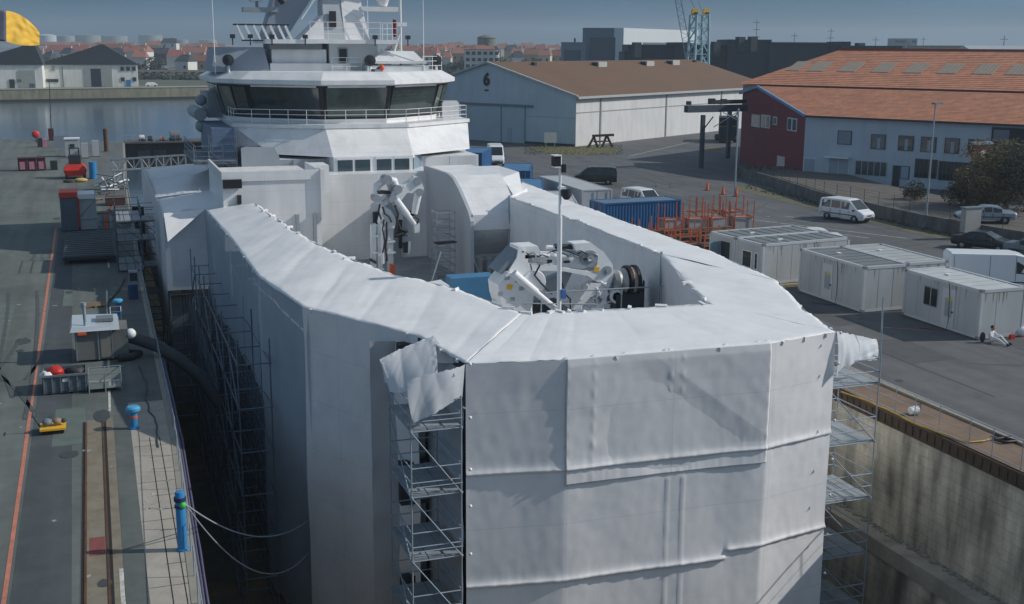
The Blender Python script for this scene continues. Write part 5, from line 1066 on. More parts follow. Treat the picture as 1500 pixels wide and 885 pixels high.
def cabin(label,org,rz,L,W,H,door=None,wins=(),endwins=(),enddoor=False,roofm=greyroof,group=None,sticker=True):
    "portable cabin: local x along the length L, the entrance side on y=0"
    t=thing('site_cabin',label,'cabin',org,rz,group); T=FR[t.name]
    B=lambda mb,n,mt,par:mb.xf(T).build(n,mt,par)
    w_=B(MB().box(0,L,0,W,.14,H-.12),'wall',whiteC,t)
    b=MB()
    for x in(-.02,L-.14):
        for y in(-.02,W-.14): b.box(x,x+.16,y,y+.16,.05,H+.005)
    for y in(-.022,W-.138): b.box(.14,L-.14,y,y+.16,H-.16,H); b.box(.14,L-.14,y,y+.16,.05,.2)
    for x in(-.022,L-.138): b.box(x,x+.16,.14,W-.14,H-.16,H); b.box(x,x+.16,.14,W-.14,.05,.2)
    B(b,'frame',M('cabin_frame',rgb(188,192,196),.5,.05,.08,1),t)
    r_=B(MB().box(.14,L-.14,.14,W-.14,H-.12,H-.05),'roof',roofm,t)
    seam=M('cabin_seam',rgb(140,145,148),.6,0,.1,1)
    b=MB(); 
    for k in range(1,int(L/1.15)): b.box(k*1.15,k*1.15+.02,-.006,-.001,.2,H-.16); b.box(k*1.15,k*1.15+.02,W+.001,W+.006,.2,H-.16)
    for k in range(1,int(W/1.0)): b.box(L+.001,L+.006,k*1.0,k*1.0+.02,.2,H-.16); b.box(-.006,-.001,k*1.0,k*1.0+.02,.2,H-.16)
    B(b,'panel_seam',seam,w_); rq=random.Random(int(org[0]*7+org[1])); b=MB()
    for k in range(9):
        x=rq.uniform(.2,L-.2); h0=H-.17; b.add([(x,-.008,h0),(x+.05+.06*rq.random(),-.008,h0),(x+.04,-.008,h0-.2-.7*rq.random())],[(0,1,2)])
    for k in range(6):
        y=rq.uniform(.2,W-.2); h0=H-.17; b.add([(L+.008,y,h0),(L+.008,y+.07,h0),(L+.008,y+.03,h0-.2-.6*rq.random())],[(0,1,2)])
    B(b,'rain_streak',M('rain_streak',rgb(146,142,132),.8,0,.2,4),w_)
    for x in(-.03,L-.19): 
        for y in(-.03,W-.17): 
            for z in(.04,H-.14): B(MB().box(x,x+.22,y,y+.2,z,z+.15),'corner_casting',M('casting_grey',rgb(128,132,136),.6,.2,.15,2),t)
    B(MB().path([(L*.6,-.05,H-.1),(L*.62,-.06,H-.6),(L*.63,-.06,.6),(L*.66,-.3,.03),(L*.5,-1.2,.03)],.018,5),'power_cable',dark,t)
    b=MB(); 
    for k in range(int(L/.9)): b.box(.5+k*.9,.56+k*.9,.16,W-.16,H-.05,H-.02)
    B(b,'roof_seams',roofm,r_); B(MB().box(L*.3,L*.3+.35,W*.4,W*.4+.2,H-.05,H+.03),'roof_vent',whitep,r_)
    for k in range(3): 
        x=.1+(L-.5)*k/2; B(MB().box(x,x+.3,.05,W-.05,0,.05),'skid',dark,t)
    if door is not None:
        f=B(MB().box(door-.06,door+.96,-.03,0,.16,2.28),'door',M('cabin_door',rgb(190,194,197),.5,0,.05,1),t); B(MB().box(door+.2,door+.75,-.05,-.031,.75,1.75),'door_pane',M('door_window',rgb(150,158,164),.3,0,.1,1),f); B(MB().box(door+.78,door+.86,-.08,-.031,1.0,1.1),'handle',dark,f)
        if sticker: B(MB().box(door+.4,door+.7,-.056,-.0505,1.62,1.8),'notice',M('notice_yellow',rgb(206,190,40),.6),f)
    for x,ww in wins:
        f=B(MB().box(x,x+ww,-.03,0,1.0,2.1),'window',M('win_frame',rgb(140,144,148),.5),t)
        for s in(0,1): B(MB().box(x+.05+s*ww/2,x+ww/2-.04+s*ww/2,-.036,-.031,1.06,2.04),'pane',glass,f)
    for y,ww in endwins:
        f=B(MB().box(-.03,0,y,y+ww,.95,2.05),'window',whitep,t); B(MB().box(-.036,-.031,y+.06,y+ww-.06,1.0,2.0),'pane',glass,f)
    if enddoor: f=B(MB().box(-.035,0,.6,1.5,.16,2.25),'open_doorway',dark,t); B(MB().ob((-.45,1.55,1.2),(.9,.05,2.05)),'door',M('door_blue_grey',rgb(128,148,164),.5),t)
    return t
# entrance side faces the ship (-x): local x runs toward the camera (-y) so rz=-90deg, org at far left corner
cabin('white cabin with a dark window and the worker seated at its corner',(43.05,54.9,0),-PI/2,6.25,2.9,2.68,door=3.35,wins=((1.75,1.15),),roofm=M('cabin_roof_white',rgb(186,190,192),.6,0,.12,1))
cabin('white cabin with dark felt roof and plain door, left of the seated worker',(41.1,62.6,0),-PI/2,6.6,3.0,2.72,door=2.6)
cabin('white cabin with a pale green roof hidden behind the dark felt roof cabin',(44.3,62.8,0),-PI/2,6.4,2.9,2.7,roofm=M('cabin_roof_pale',rgb(164,170,170),.6,0,.1,1))
cabin('windowed nearer cabin of the joined pair beside the orange racks',(39.75,64.75,0),math.radians(6),7.0,2.9,2.7,endwins=((.5,.35),(1.15,1.0)))
cabin('farther cabin with open doorway in the joined pair beside the orange racks',(39.45,67.75,0),math.radians(6),7.0,2.9,2.7,enddoor=True)
# timber sleepers under the pair
b=MB(); b.box(40.1,42.2,63.9,64.3,0,.16); solo('timber_sleeper',b,M('timber_pale',rgb(150,140,110),.8,0,.2,2),'pale timber beam lying beside the nearer cabin of the joined pair','timber')
# thin white posts by the dock fence
for (px,py,top,lab) in((1206,476,440,'slim white marker post in front of the dark roofed cabin'),(1286,512,467,'slim white marker post in front of the cabin with the seated worker')):
    pass
# seated worker in white overalls
def skin(name,parent,mt,joints,edges,root=0,sub=2):
    me=bpy.data.meshes.new(name); me.from_pydata([j[0] for j in joints],edges,[]); o=bpy.data.objects.new(name,me); COL.objects.link(o); me.materials.append(mt)
    bm=bmesh.new(); bm.from_mesh(me); ly=bm.verts.layers.skin.verify(); bm.verts.ensure_lookup_table()
    for i,j in enumerate(joints): bm.verts[i][ly].radius=(j[1],j[1] if len(j)<3 else j[2]); bm.verts[i][ly].use_root=(i==root)
    bm.to_mesh(me); bm.free(); s_=o.modifiers.new('skin','SKIN'); s_.use_smooth_shade=True; o.modifiers.new('subsurf','SUBSURF').levels=sub; o.modifiers['subsurf'].render_levels=sub
    if parent: o.parent=parent; FR[o.name]=fr(parent)
    return o
pl=Vector((43.35,48.05,0)); per=thing('person','dark haired worker in white overalls sitting on the ground at a cabin corner','person',tuple(pl),math.radians(20))
mskin=M('skin',rgb(176,128,104),.6,0,.05,2); movr=M('white_overalls',rgb(212,214,220),.7,0,.08,4)
J=[((0,0,.14),.17,.14),((0,.03,.34),.15,.12),((0,.0,.52),.17,.12),((0,-.02,.62),.07),            # pelvis, waist, chest, neck base
   ((.19,-.02,.56),.065),((.27,-.2,.38),.05),((.16,-.38,.36),.04),((-.19,-.02,.56),.065),((-.26,-.16,.36),.05),((-.12,-.36,.33),.04),
   ((.1,-.06,.14),.1),((.16,-.42,.42),.07),((.2,-.78,.09),.05),((.22,-.93,.06),.045),((-.1,-.06,.14),.1),((-.14,-.44,.30),.07),((-.15,-.86,.09),.05),((-.16,-1.0,.07),.045)]
skin('overalls',per,movr,J,[(0,1),(1,2),(2,3),(2,4),(4,5),(5,6),(2,7),(7,8),(8,9),(0,10),(10,11),(11,12),(12,13),(0,14),(14,15),(15,16),(16,17)])
T=FR[per.name]
hd=MB(); hd.ball((0,-.06,.79),.105,14,.82,1,1.15); hd.tube((0,-.03,.6),(0,-.05,.72),.055,10); hd.ball((0,-.165,.775),.018,8,.8,1.2,1.4)
for s in(-1,1): hd.ball((s*.088,-.05,.785),.025,8,.5,.9,1.3)
hd.xf(T).build('head',mskin,per)
hb=MB(); hb.ball((0,-.04,.835),.112,14,.86,1.0,.85); hb.xf(T).build('hair',M('hair_dark',(.02,.016,.013),.6),per)
for s in(-1,1):
    e=MB(); e.ball((s*.036,-.155,.80),.012,8); e.xf(T).build('eye',blackm,per)
for s,c in((1,(.15,-.42,.35)),(-1,(-.11,-.41,.32))):
    jj=[((c[0],c[1]+.03,c[2]),.03),((c[0],c[1]-.05,c[2]-.01),.034)]; ed=[(0,1)]
    for k in range(4): 
        x=c[0]+(-.03+.02*k); i=len(jj); jj+=[((x,c[1]-.09,c[2]-.015),.011),((x,c[1]-.125-.008*(k in(1,2)),c[2]-.03),.0095),((x,c[1]-.145,c[2]-.05),.008)]; ed+=[(1,i),(i,i+1),(i+1,i+2)]
    i=len(jj); jj+=[((c[0]-s*.04,c[1]-.045,c[2]),.012),((c[0]-s*.055,c[1]-.08,c[2]-.012),.01)]; ed+=[(1,i),(i,i+1)]
    skin('hand',per,mskin,jj,ed,1,1)
for x,y in((.22,-.95),(-.16,-1.02)):
    b=MB(); b.ball((x,y,.08),.07,10,.75,1.5,1.0); b.xf(T).build('boot',blackm,per)
b=MB(); b.ball((42.9,48.15,.3),.17,12,.9,.8,1.6); solo('dark_rucksack',b,dark,'dark rucksack leaning on the cabin corner behind the seated worker','bag')
p=GZ(1495,492); b=MB(); b.ball((p.x+.1,p.y,.25),.4,12,1.1,.9,.75); solo('white_sack',b,whitep,'white sack on the ground at the right frame edge beside the cabin end','sack')
p=GZ(1482,497); t=thing('red_canister','small red canister on the ground beside the white sack','canister',tuple(p)); b=MB(); b.box(p.x-.14,p.x+.14,p.y-.08,p.y+.08,0,.24); b.build('body',redp,t); b=MB(); b.path([(p.x-.1,p.y,.24),(p.x,p.y,.32),(p.x+.1,p.y,.24)],.02,5); b.build('handle',dark,t)
# containers
def container(label,org,rz,L=6.06,W=2.44,H=2.59,mt=blueC,roofm=None,group=None,doorend=True):
    t=thing('shipping_container',label,'container',org,rz,group); T=FR[t.name]; B=lambda mb,n,m_,par:mb.xf(T).build(n,m_,par)
    b=MB(); n=int(L/.28)
    for y,s in((.06,-1),(W-.06,1)):
        pts=[]
        for k in range(n*4+1):
            x=.12+(L-.24)*k/(n*4); d=(0,1,1,0)[k%4]*.045; pts.append((x,y+s*(-d)))
        P=[(x,yy,.16) for x,yy in pts]+[(x,yy,H-.1) for x,yy in pts]; m_=len(pts); b.add(P,[(i,i+1,m_+i+1,m_+i) for i in range(m_-1)])
    b.add([(.1,.07,.16),(.1,W-.07,.16),(.1,W-.07,H-.1),(.1,.07,H-.1)],[(0,1,2,3)]); b.add([(L-.1,.07,.16),(L-.1,W-.07,.16),(L-.1,W-.07,H-.1),(L-.1,.07,H-.1)],[(0,1,2,3)])
    B(b,'corrugated_wall',mt,t)
    b=MB()
    for x in(0,L-.14):
        for y in(0,W-.14): b.box(x,x+.14,y,y+.14,0,H)
    for y in(0,W-.1): b.box(.14,L-.14,y+.002,y+.098,H-.12,H-.003); b.box(.14,L-.14,y+.002,y+.098,.02,.16)
    for x in(0,L-.1): b.box(x+.002,x+.098,.14,W-.14,H-.12,H-.003); b.box(x+.002,x+.098,.14,W-.14,.02,.16)
    B(b,'frame',mt,t); B(MB().box(.1,L-.1,.1,W-.1,H-.1,H-.04),'roof',roofm or mt,t)
    if doorend:
        for s in(0,1): d=B(MB().box(.03,.09,.16+s*(W/2-.1),W/2-.03+s*(W/2-.13),.18,H-.14),'door',mt,t); B(MB().tube((.0,.5+s*1.3,.25),(.0,.5+s*1.3,H-.2),.025,6),'lock_bar',steelD,d)
    return t
broof=M('container_roof_blue',rgb(62,112,156),.55,0,.12,.8,tint=rgb(96,118,134),amt=.5,tscale=.8)
CRZ=math.radians(3)
container('blue corrugated container standing beside the orange stacking racks',(38.3,86.6,0),math.radians(4),7.2,2.6,2.62,blueC,M('container_roof_grey_blue',rgb(92,118,140),.55,0,.15,.8))
container('blue container with a pale worn roof behind the white hood of the ship',(37.2,97.3,0),math.radians(70),8.5,3.8,2.6,blueC,broof)
container('blue container farther back beside the road, next to the open grey one',(41.4,112.2,0),math.radians(68),8,3.0,2.6,blueC,broof)
container('small blue container between the two white vans and the ship',(43.0,133,0),math.radians(62),7,2.6,2.6,blueC,broof)
container('open grey container beside the far blue containers',(38.6,108.4,0),math.radians(68),5.2,2.4,2.5,M('container_grey',rgb(150,156,160),.5,0,.1,.6),whiteC)
container('white container with ribbed doors facing the blue corrugated one',(36.2,86.8,0),math.radians(72),9.5,2.6,2.55,M('container_white',rgb(186,190,194),.5,0,.1,.6,streak=.12),whiteC)
container('long grey white container with a row of low sheds behind the blue one',(43.2,95.9,0),math.radians(88),12,2.9,2.55,M('container_pale',rgb(178,184,190),.5,0,.1,.6,streak=.1),whiteC)
# stacking racks with orange posts
rr=random.Random(11); positions=[]
for i,(y_,xs_) in enumerate(((74.6,(39.0,41.0)),(77.8,(38.7,40.7,42.8)),(80.9,(38.8,40.9,43.0,45.1)),(84.2,(42.6,44.7,46.8,48.9)),(87.3,(45.6,47.7,49.8)))):
    for j,x_ in enumerate(xs_): positions.append((i,j,x_,y_+.3*rr.random()))
DIR=math.radians(2); racko=M('rack_orange',rgb(186,98,62),.6,0,.2,2,tint=rgb(110,66,48),amt=.7,tscale=1.5)
def rack(x,y,h,label):
    t=thing('stacking_rack',label,'rack',(x,y,0),DIR+rr.uniform(-.08,.08),'orange stacking racks'); T=FR[t.name]; B=lambda mb,n,m_,par:mb.xf(T).build(n,m_,par)
    for px_ in(0,1.7):
        for py_ in(0,1.1): B(MB().box(px_,px_+.07,py_,py_+.07,0,h),'post',racko,t)
    for z in(.12,h*.5):
        b=MB()
        for py_ in(0,1.1): b.box(.07,1.7,py_+.01,py_+.06,z,z+.09)
        for px_ in(0,1.7): b.box(px_+.01,px_+.06,.07,1.1,z,z+.09)
        B(b,'rail',racko,t)
    return t
order=['nearest the ship','second from the ship','in the middle','fourth from the ship','farthest from the ship']; rows=['front row by the cabins','second row from the cabins','third row from the cabins','row by the blue container','backmost row']
for k,(i,j,x,y) in enumerate(positions):
    h=[1.7,2.1,2.5][rr.randrange(3)] if i<3 else 2.5+.3*rr.random()
    rack(x,y,h,'orange rack in the '+rows[i]+', '+order[j])
    if i<3:
        b=MB()
        for n_ in range(34): 
            z=.24+.13*(n_//5)+.03*rr.random(); yy=.12+.2*(n_%5); b.tube((x-.15+.15*rr.random(),y+yy,z),(x+1.75+.25*rr.random(),y+yy+.06*rr.random(),z+.04),.05,6)
        solo('tube_bundle',b,[dark,M('tube_bronze',rgb(86,82,80),.5,.3,.3,2),M('tube_brown',rgb(92,78,72),.6,.2,.3,2)][k%3],['black','grey','brown'][k%3]+' tubes in the rack of the '+rows[i]+', '+order[j],'tubes',group='tube bundles in the racks')
    elif i==3 or j==2:
        b=MB(); b.box(x+.12,x+1.65,y+.1,y+1.05,.24,h*.5-.02); solo('white_bundle',b,M('bundle_pale',rgb(150,154,158),.8,0,.2,3),'pale bundle in the rack of the '+rows[i]+', '+order[j],'bundle',group='pale bundles in the racks')
# ------------------------------------------------------------------ vehicles
def vehicle(name,label,cat,loc,rz,st,paint,wb,wr,win_side,front,rear=None,light=True,group=None,wide=None):
    """st: stations (x, z_sill, z_belt, z_roof, half_sill, half_belt, half_roof); x forward, front at max x"""
    t=thing(name,label,cat,loc,rz,group); T=FR[t.name]; B=lambda mb,n,m_,par:mb.xf(T).build(n,m_,par)
    rings=[]
    for x,zs_,zb,zr,hs,hb_,hr in st:
        zm=(zs_+zb)/2
        rings.append([(x,-hs*.96,zs_),(x,-hb_*1.01,zm),(x,-hb_,zb),(x,-hr,zr-.05*(zr-zb)),(x,-hr*.8,zr),(x,hr*.8,zr),(x,hr,zr-.05*(zr-zb)),(x,hb_,zb),(x,hb_*1.01,zm),(x,hs*.96,zs_)])
    b=MB(); b.loft(rings); b.sm=[len(f)==4 and i>=0 for i,f in enumerate(b.f)]; b.sm=[False]*len(b.sm); body=B(b,'body',paint,t)
    def at(x):
        for a,c in zip(st,st[1:]):
            if a[0]<=x<=c[0]:
                f=(x-a[0])/(c[0]-a[0]); return [a[i]+(c[i]-a[i])*f for i in range(7)]
        return st[-1]
    for s in(-1,1):
        for (x0,x1,lo_,hi_) in win_side:
            A,C=at(x0),at(x1)
            def pt(S_,v): 
                zb,zr,hb_,hr=S_[2],S_[3]-.05*(S_[3]-S_[2]),S_[5],S_[6]; return (S_[0] if False else None,s*(hb_+(hr-hb_)*v+.012),zb+(zr-zb)*v)
            P=[]
            for S_,x,v in((A,x0,lo_),(C,x1,lo_),(C,x1,hi_),(A,x0,hi_)):
                _,y,z=pt(S_,v); P.append((x,y,z))
            B(MB().add(P,[(0,1,2,3)]),'side_window',glass,body)
    def cross(x0,x1,lo_,hi_,nm):      # windscreen between stations x0 (top) and x1 (bottom)
        A,C=at(x0),at(x1); sg=1 if x1>x0 else -1; d=.014
        P=[(x1+sg*d,-C[6]*.92,C[3]+d),(x1+sg*d,C[6]*.92,C[3]+d),(x0+sg*d,A[6]*.86,A[3]+d-.02),(x0+sg*d,-A[6]*.86,A[3]+d-.02)]; B(MB().add(P,[(0,1,2,3)]),nm,glass,body)
    cross(*front,0,1,'windscreen')
    if rear: cross(*rear,0,1,'rear_window')
    hwid=max(s_[4] for s_ in st)
    for x in wb:
        for s in(-1,1):
            w_=B(MB().lathe([(wr*.55,-.11),(wr*.96,-.11),(wr,-.07),(wr,.07),(wr*.96,.11),(wr*.55,.11)],(x,s*(hwid-.08),wr),16,'Y'),'wheel',blackm,t); B(MB().lathe([(.02,s*.115),(wr*.5,s*.11),(wr*.62,s*.09)],(x,s*(hwid-.08),wr),14,'Y'),'rim',steel,w_)
            B(MB().lathe([(wr*1.16,-.03),(.02,-.03),(.02,.03),(wr*1.16,.03)],(x,s*(hwid-.02),wr*1.02),16,'Y'),'wheel_arch',blackm,body)
    F0=st[-1]; xf_=F0[0]
    for s in(-1,1):
        if light: B(MB().box(xf_-.05,xf_+.015,s*F0[4]*.62-.14,s*F0[4]*.62+.14,F0[2]-.18,F0[2]-.02),'headlight',M('lamp_clear',rgb(205,212,218),.15,0,.05,4),body); R0=st[0]; B(MB().box(R0[0]-.015,R0[0]+.05,s*R0[5]*.86-.07,s*R0[5]*.86+.07,R0[2]-.25,R0[2]+.1),'tail_light',M('lamp_red',rgb(140,24,22),.3),body)
    B(MB().box(xf_-.04,xf_+.02,-F0[4]*.9,F0[4]*.9,F0[1],F0[1]+.16),'bumper',dark,body); B(MB().box(xf_-.04,xf_+.012,-F0[4]*.4,F0[4]*.4,F0[2]-.16,F0[2]-.05),'grille',dark,body)
    seam=M('car_seam',rgb(60,66,72),.6,0,.1,1)
    x0_,x1_=win_side[0][0],win_side[-1][1]; xs_=sorted({x for wdw in win_side for x in wdw[:2]}) if len(win_side)>1 else [-2.75,-.6,.95,2.0]
    for s in(-1,1):
        for x in xs_:
            S_=at(x); P=[(x,s*(S_[4]*.96+.012),S_[1]+.08),(x+.025,s*(S_[4]*.96+.012),S_[1]+.08),(x+.025,s*(S_[5]*1.01+.012),(S_[1]+S_[2])/2),(x,s*(S_[5]*1.01+.012),(S_[1]+S_[2])/2)]; Q=[P[3],P[2],(x+.025,s*(S_[5]+.012),S_[2]),(x,s*(S_[5]+.012),S_[2])]
            b=MB(); b.add(P,[(0,1,2,3)]); b.add(Q,[(0,1,2,3)])
            if len(win_side)==1: b.add([Q[3],Q[2],(x+.025,s*(S_[6]+.012),S_[3]-.12),(x,s*(S_[6]+.012),S_[3]-.12)],[(0,1,2,3)])
            B(b,'door_seam',seam,body)
        A,C=at(st[1][0]+.3),at(st[-3][0]); m0,m1=(A[1]+A[2])/2,(C[1]+C[2])/2; B(MB().add([(A[0],s*(A[5]*1.01+.013),m0-.05),(C[0],s*(C[5]*1.01+.013),m1-.05),(C[0],s*(C[5]*1.01+.02),m1+.03),(A[0],s*(A[5]*1.01+.02),m0+.03)],[(0,1,2,3)]),'side_strip',seam,body)
    B(MB().box(st[0][0]-.025,st[0][0]-.005,-.26,.26,st[0][1]+.22,st[0][1]+.34),'number_plate',whitep,body)
    xm=front[1]-.1
    for s in(-1,1):
        S_=at(xm-.2); B(MB().ob((xm-.15,s*(S_[5]+.1),S_[2]+.08),(.12,.2,.14)),'mirror',dark,body)
    return t
carW=M('car_white',rgb(222,226,230),.25,0,.03,1,spec=.6); carS=M('car_silver',rgb(150,164,176),.3,.3,.05,1,spec=.6); carB=M('car_black',(.02,.022,.026),.2,0,.2,1,spec=.6); carG=M('car_grey',rgb(120,132,142),.3,.3,.05,1,spec=.6)
mpv=[(-2.35,.35,.95,1.3,.86,.9,.7),(-2.25,.32,1.0,1.85,.88,.92,.76),(-1.6,.3,1.02,1.95,.9,.94,.8),(.5,.3,1.02,1.95,.9,.94,.8),(.85,.3,1.02,1.88,.9,.94,.78),(1.75,.3,1.0,1.1,.9,.93,.84),(2.2,.32,.88,.95,.86,.88,.8),(2.4,.36,.75,.8,.74,.76,.66)]
MPVW=((-2.05,-1.1,.12,.85),(-1.0,-.05,.12,.85),(.05,.9,.12,.84))
sedan=[(-2.35,.4,.8,.9,.74,.76,.66),(-2.2,.34,.84,1.0,.84,.86,.74),(-1.6,.3,.88,1.03,.87,.89,.76),(-1.0,.28,.9,1.38,.88,.9,.6),(-.5,.28,.9,1.45,.88,.9,.6),(.2,.28,.9,1.43,.88,.9,.6),(1.05,.28,.88,1.0,.88,.9,.74),(2.0,.32,.74,.8,.84,.86,.74),(2.3,.38,.64,.68,.7,.72,.6)]
SEDW=((-1.15,-.45,.1,.86),(-.38,.25,.1,.88),(.3,.82,.08,.6))
panel=[(-3.0,.45,1.2,2.45,.92,.96,.86),(-2.9,.42,1.25,2.58,.95,.98,.9),(.9,.42,1.25,2.58,.95,.98,.9),(1.5,.42,1.25,2.45,.95,.98,.86),(2.2,.42,1.25,1.45,.95,.97,.86),(2.85,.45,1.0,1.08,.9,.92,.8),(3.0,.5,.85,.9,.8,.82,.7)]
PANW=((1.0,1.95,.1,.7),)
vehicle('minivan','white minivan with dark windows parked on the road below the low grey wall','minivan',(62.4,88.2,0),math.radians(-72),mpv,carW,(-1.4,1.5),.33,MPVW,(.85,1.7),(-2.0,-2.3))
vehicle('panel_van','white panel van parked behind the cabin with the seated worker','van',(52.7,58.6,0),math.radians(-26),panel,carW,(-1.9,1.9),.36,PANW,(1.5,2.2))
vehicle('sedan','silver grey sedan parked beyond the low wall under the bushes','car',(68.9,78.4,.9),math.radians(154),sedan,carS,(-1.4,1.35),.32,SEDW,(.15,1.0),(-.95,-1.55))
vehicle('sedan','black car parked below the wall near the grey electric box','car',(63.2,71.6,0),math.radians(-62),sedan,carB,(-1.4,1.35),.32,SEDW,(.15,1.0),(-.95,-1.55))
vehicle('sedan','grey silver car parked behind the black one at the right frame edge','car',(64.6,67.6,0),math.radians(-60),sedan,carG,(-1.4,1.35),.32,SEDW,(.15,1.0),(-.95,-1.55))
vehicle('sedan','white car half hidden behind the cabin with the pale green roof','car',(51.2,66.4,0),math.radians(-30),sedan,carW,(-1.4,1.35),.32,SEDW,(.15,1.0),(-.95,-1.55))
vehicle('sedan','white car parked behind the nearer cabin of the joined pair','car',(48.6,70.2,0),math.radians(-25),sedan,carW,(-1.4,1.35),.32,SEDW,(.15,1.0),(-.95,-1.55))
vehicle('sedan','white car with a dark windscreen parked between the joined cabins and the minivan','car',(51.4,77.0,0),math.radians(160),sedan,carW,(-1.4,1.35),.32,SEDW,(.15,1.0),(-.95,-1.55))
vehicle('panel_van','white van facing the dock, the nearer of two parked before the warehouse','van',(48.2,143.5,0),math.radians(-105),panel,carW,(-1.9,1.9),.36,PANW,(1.5,2.2))
vehicle('panel_van','white van facing the dock, the farther of two parked before the warehouse','van',(47.6,158,0),math.radians(-105),panel,carW,(-1.9,1.9),.36,PANW,(1.5,2.2))
vehicle('minivan','white van parked between the long pale container and the blue corrugated one','minivan',(48.2,100.2,0),math.radians(-80),mpv,carW,(-1.4,1.5),.33,MPVW,(.85,1.7),(-2.0,-2.3))
vehicle('minivan','dark van parked on the open yard beyond the long pale container','minivan',(52.2,120.5,0),math.radians(155),mpv,carB,(-1.4,1.5),.33,MPVW,(.85,1.7),(-2.0,-2.3))
# ------------------------------------------------------------------ road side wall, fence, box, lamp, cones
mwall=M('wall_concrete',rgb(112,112,112),.9,0,.25,.6,streak=.35,tint=rgb(76,76,74),amt=.6,tscale=.8,coord='pos')
WP=[(71.2,122),(69.6,112),(66.6,98),(65.9,82),(66.9,74),(68.2,66),(69.5,58)]
t=thing('roadside_wall','low stained grey concrete wall along the road below the red building','wall',(66,90,0))
b=MB()
for a,c in zip(WP,WP[1:]):
    a,c=Vector((*a,0)),Vector((*c,0)); n=Vector((c-a).normalized().cross(Vector((0,0,1))))*.12; b.add([a-n,c-n,c+n,a+n,a-n+Vector((0,0,1.15)),c-n+Vector((0,0,1.15)),c+n+Vector((0,0,1.15)),a+n+Vector((0,0,1.15))],[(0,1,5,4),(2,3,7,6),(4,5,6,7)])
b.build('wall_body',mwall,t)
t2=thing('wire_fence','thin wire fence with slim posts on top of the low roadside wall','fence',(66,90,1.15)); wires=MB()
for a,c in zip(WP,WP[1:]):
    a,c=Vector((*a,1.15)),Vector((*c,1.15)); n=max(2,round((c-a).length/2.4))
    for k in range(n): q=a.lerp(c,k/n); b=MB(); b.tube(q,q+Vector((0,0,1.15)),.025,5); b.build('post',dark,t2)
    for z in(.3,.6,.9,1.12): wires.tube(a+Vector((0,0,z)),c+Vector((0,0,z)),.008,4)
wires.build('wire',dark,t2)
b=MB(); P=[(x+1.2,y) for x,y in WP]; b.poly([(x,y,.9) for x,y in P]+[(x+10,y+4,.9) for x,y in reversed(P)]); struct('forecourt',b,M('forecourt_paving',rgb(96,92,88),.9,0,.2,.8,coord='pos'))
t=thing('electric_box','pale grey electric box standing on the wall beside the silver sedan','electric box',(69.4,80.8,0)); c=GZ(1421,334,.9); b=MB(); b.box(c.x-.75,c.x+.75,c.y-.3,c.y+.3,.6,2.5); b.build('body',M('box_pale',rgb(158,160,158),.6,0,.1,1),t); b=MB(); b.box(c.x-.85,c.x+.85,c.y-.35,c.y+.35,2.5,2.6); b.build('lid',greyp,t)
t=thing('street_lamp','tall slim grey street lamp beside the low wall in front of the grey building','street lamp',(65.4,82.2,0)); tp_=GD(1368,152,GZ(1355,335).xy.dot(_h.xy)); bs=GZ(1355,335)
b=MB(); b.tube(bs,Vector((bs.x+.05,bs.y,tp_.z)),.1,8,.055); b.build('pole',M('lamp_grey',rgb(150,160,168),.45,.3,.1,2),t); b=MB(); b.ob((bs.x+.15,bs.y-.1,tp_.z+.02),(.95,.4,.16),.2); b.build('lamp_head',greyp,t); b=MB(); b.lathe([(.2,0),(.16,.5),(.1,.55)],bs,10); b.build('base',greyp,t)
def cone(px,py,lab):
    p=GZ(px,py); t=thing('traffic_cone',lab,'cone',tuple(p),0,'cones at the corner'); b=MB(); b.lathe([(.2,.04),(.05,1.0),(.02,1.02)],p,10); b.build('body',orangep,t); b=MB(); b.box(p.x-.25,p.x+.25,p.y-.25,p.y+.25,0,.04); b.build('base',blackm,t); b=MB(); b.lathe([(.137,.44),(.103,.66)],p,10); b.build('band',whitep,t)
for px,py,lab in((1036,279,'orange cone left of its neighbour, farthest from the red building'),(1059,285,'orange cone between the other two at the edge of the shade'),(1078,288,'orange cone at the foot of the pole by the red building')): cone(px,py,lab)
b0=GZ(1076,288); t=thing('pipe_pole','thin pale pole with a guy frame standing at the corner of the red building','pole',tuple(b0)); b=MB(); b.tube(b0,b0+Vector((0,0,8.9)),.09,8); b.build('shaft',steelD,t)
b=MB(); top_=b0+Vector((0,0,8.6)); b.tube(top_,top_+Vector((-2.2,1,-1.6)),.05,6); b.tube(top_+Vector((0,0,-.9)),top_+Vector((-1.4,.6,-.1)),.05,6); b.build('strut',steelD,t)
# steel frame gantry
t=thing('pipe_gantry','dark steel gantry with two posts and a heavy beam beside the red building','gantry',(75,136,0))
mg=M('gantry_steel',rgb(72,82,92),.6,.3,.2,1)
pa=GZ(1027,246); pb_=GZ(1066,232); ga,gb=GD(1005,160,pa.xy.dot(_h.xy)),GD(1092,158,pa.xy.dot(_h.xy)+4)
for p in(pa,pb_):
    b=MB(); b.box(p.x-.22,p.x+.22,p.y-.25,p.y+.25,0,6.6); b.build('post',mg,t); b=MB(); b.beam((p.x+.2,p.y,4.9),(p.x+1.2,p.y-.4,6.4),.14,.14); b.build('knee_brace',mg,t)
b=MB(); b.beam(ga,gb,.9,.85); b.build('beam',mg,t); b=MB(); 
for f,s in((.04,.5),(.42,.8),(.55,.5),(.62,.7)): q=ga.lerp(gb,f); b.ob(q+Vector((0,0,.5+s/2)),(s,.5,s*.9))
b.beam(ga.lerp(gb,.4)+Vector((0,0,.8)),gb+Vector((0,0,.8)),.5,.5); b.build('machinery',dark,t)
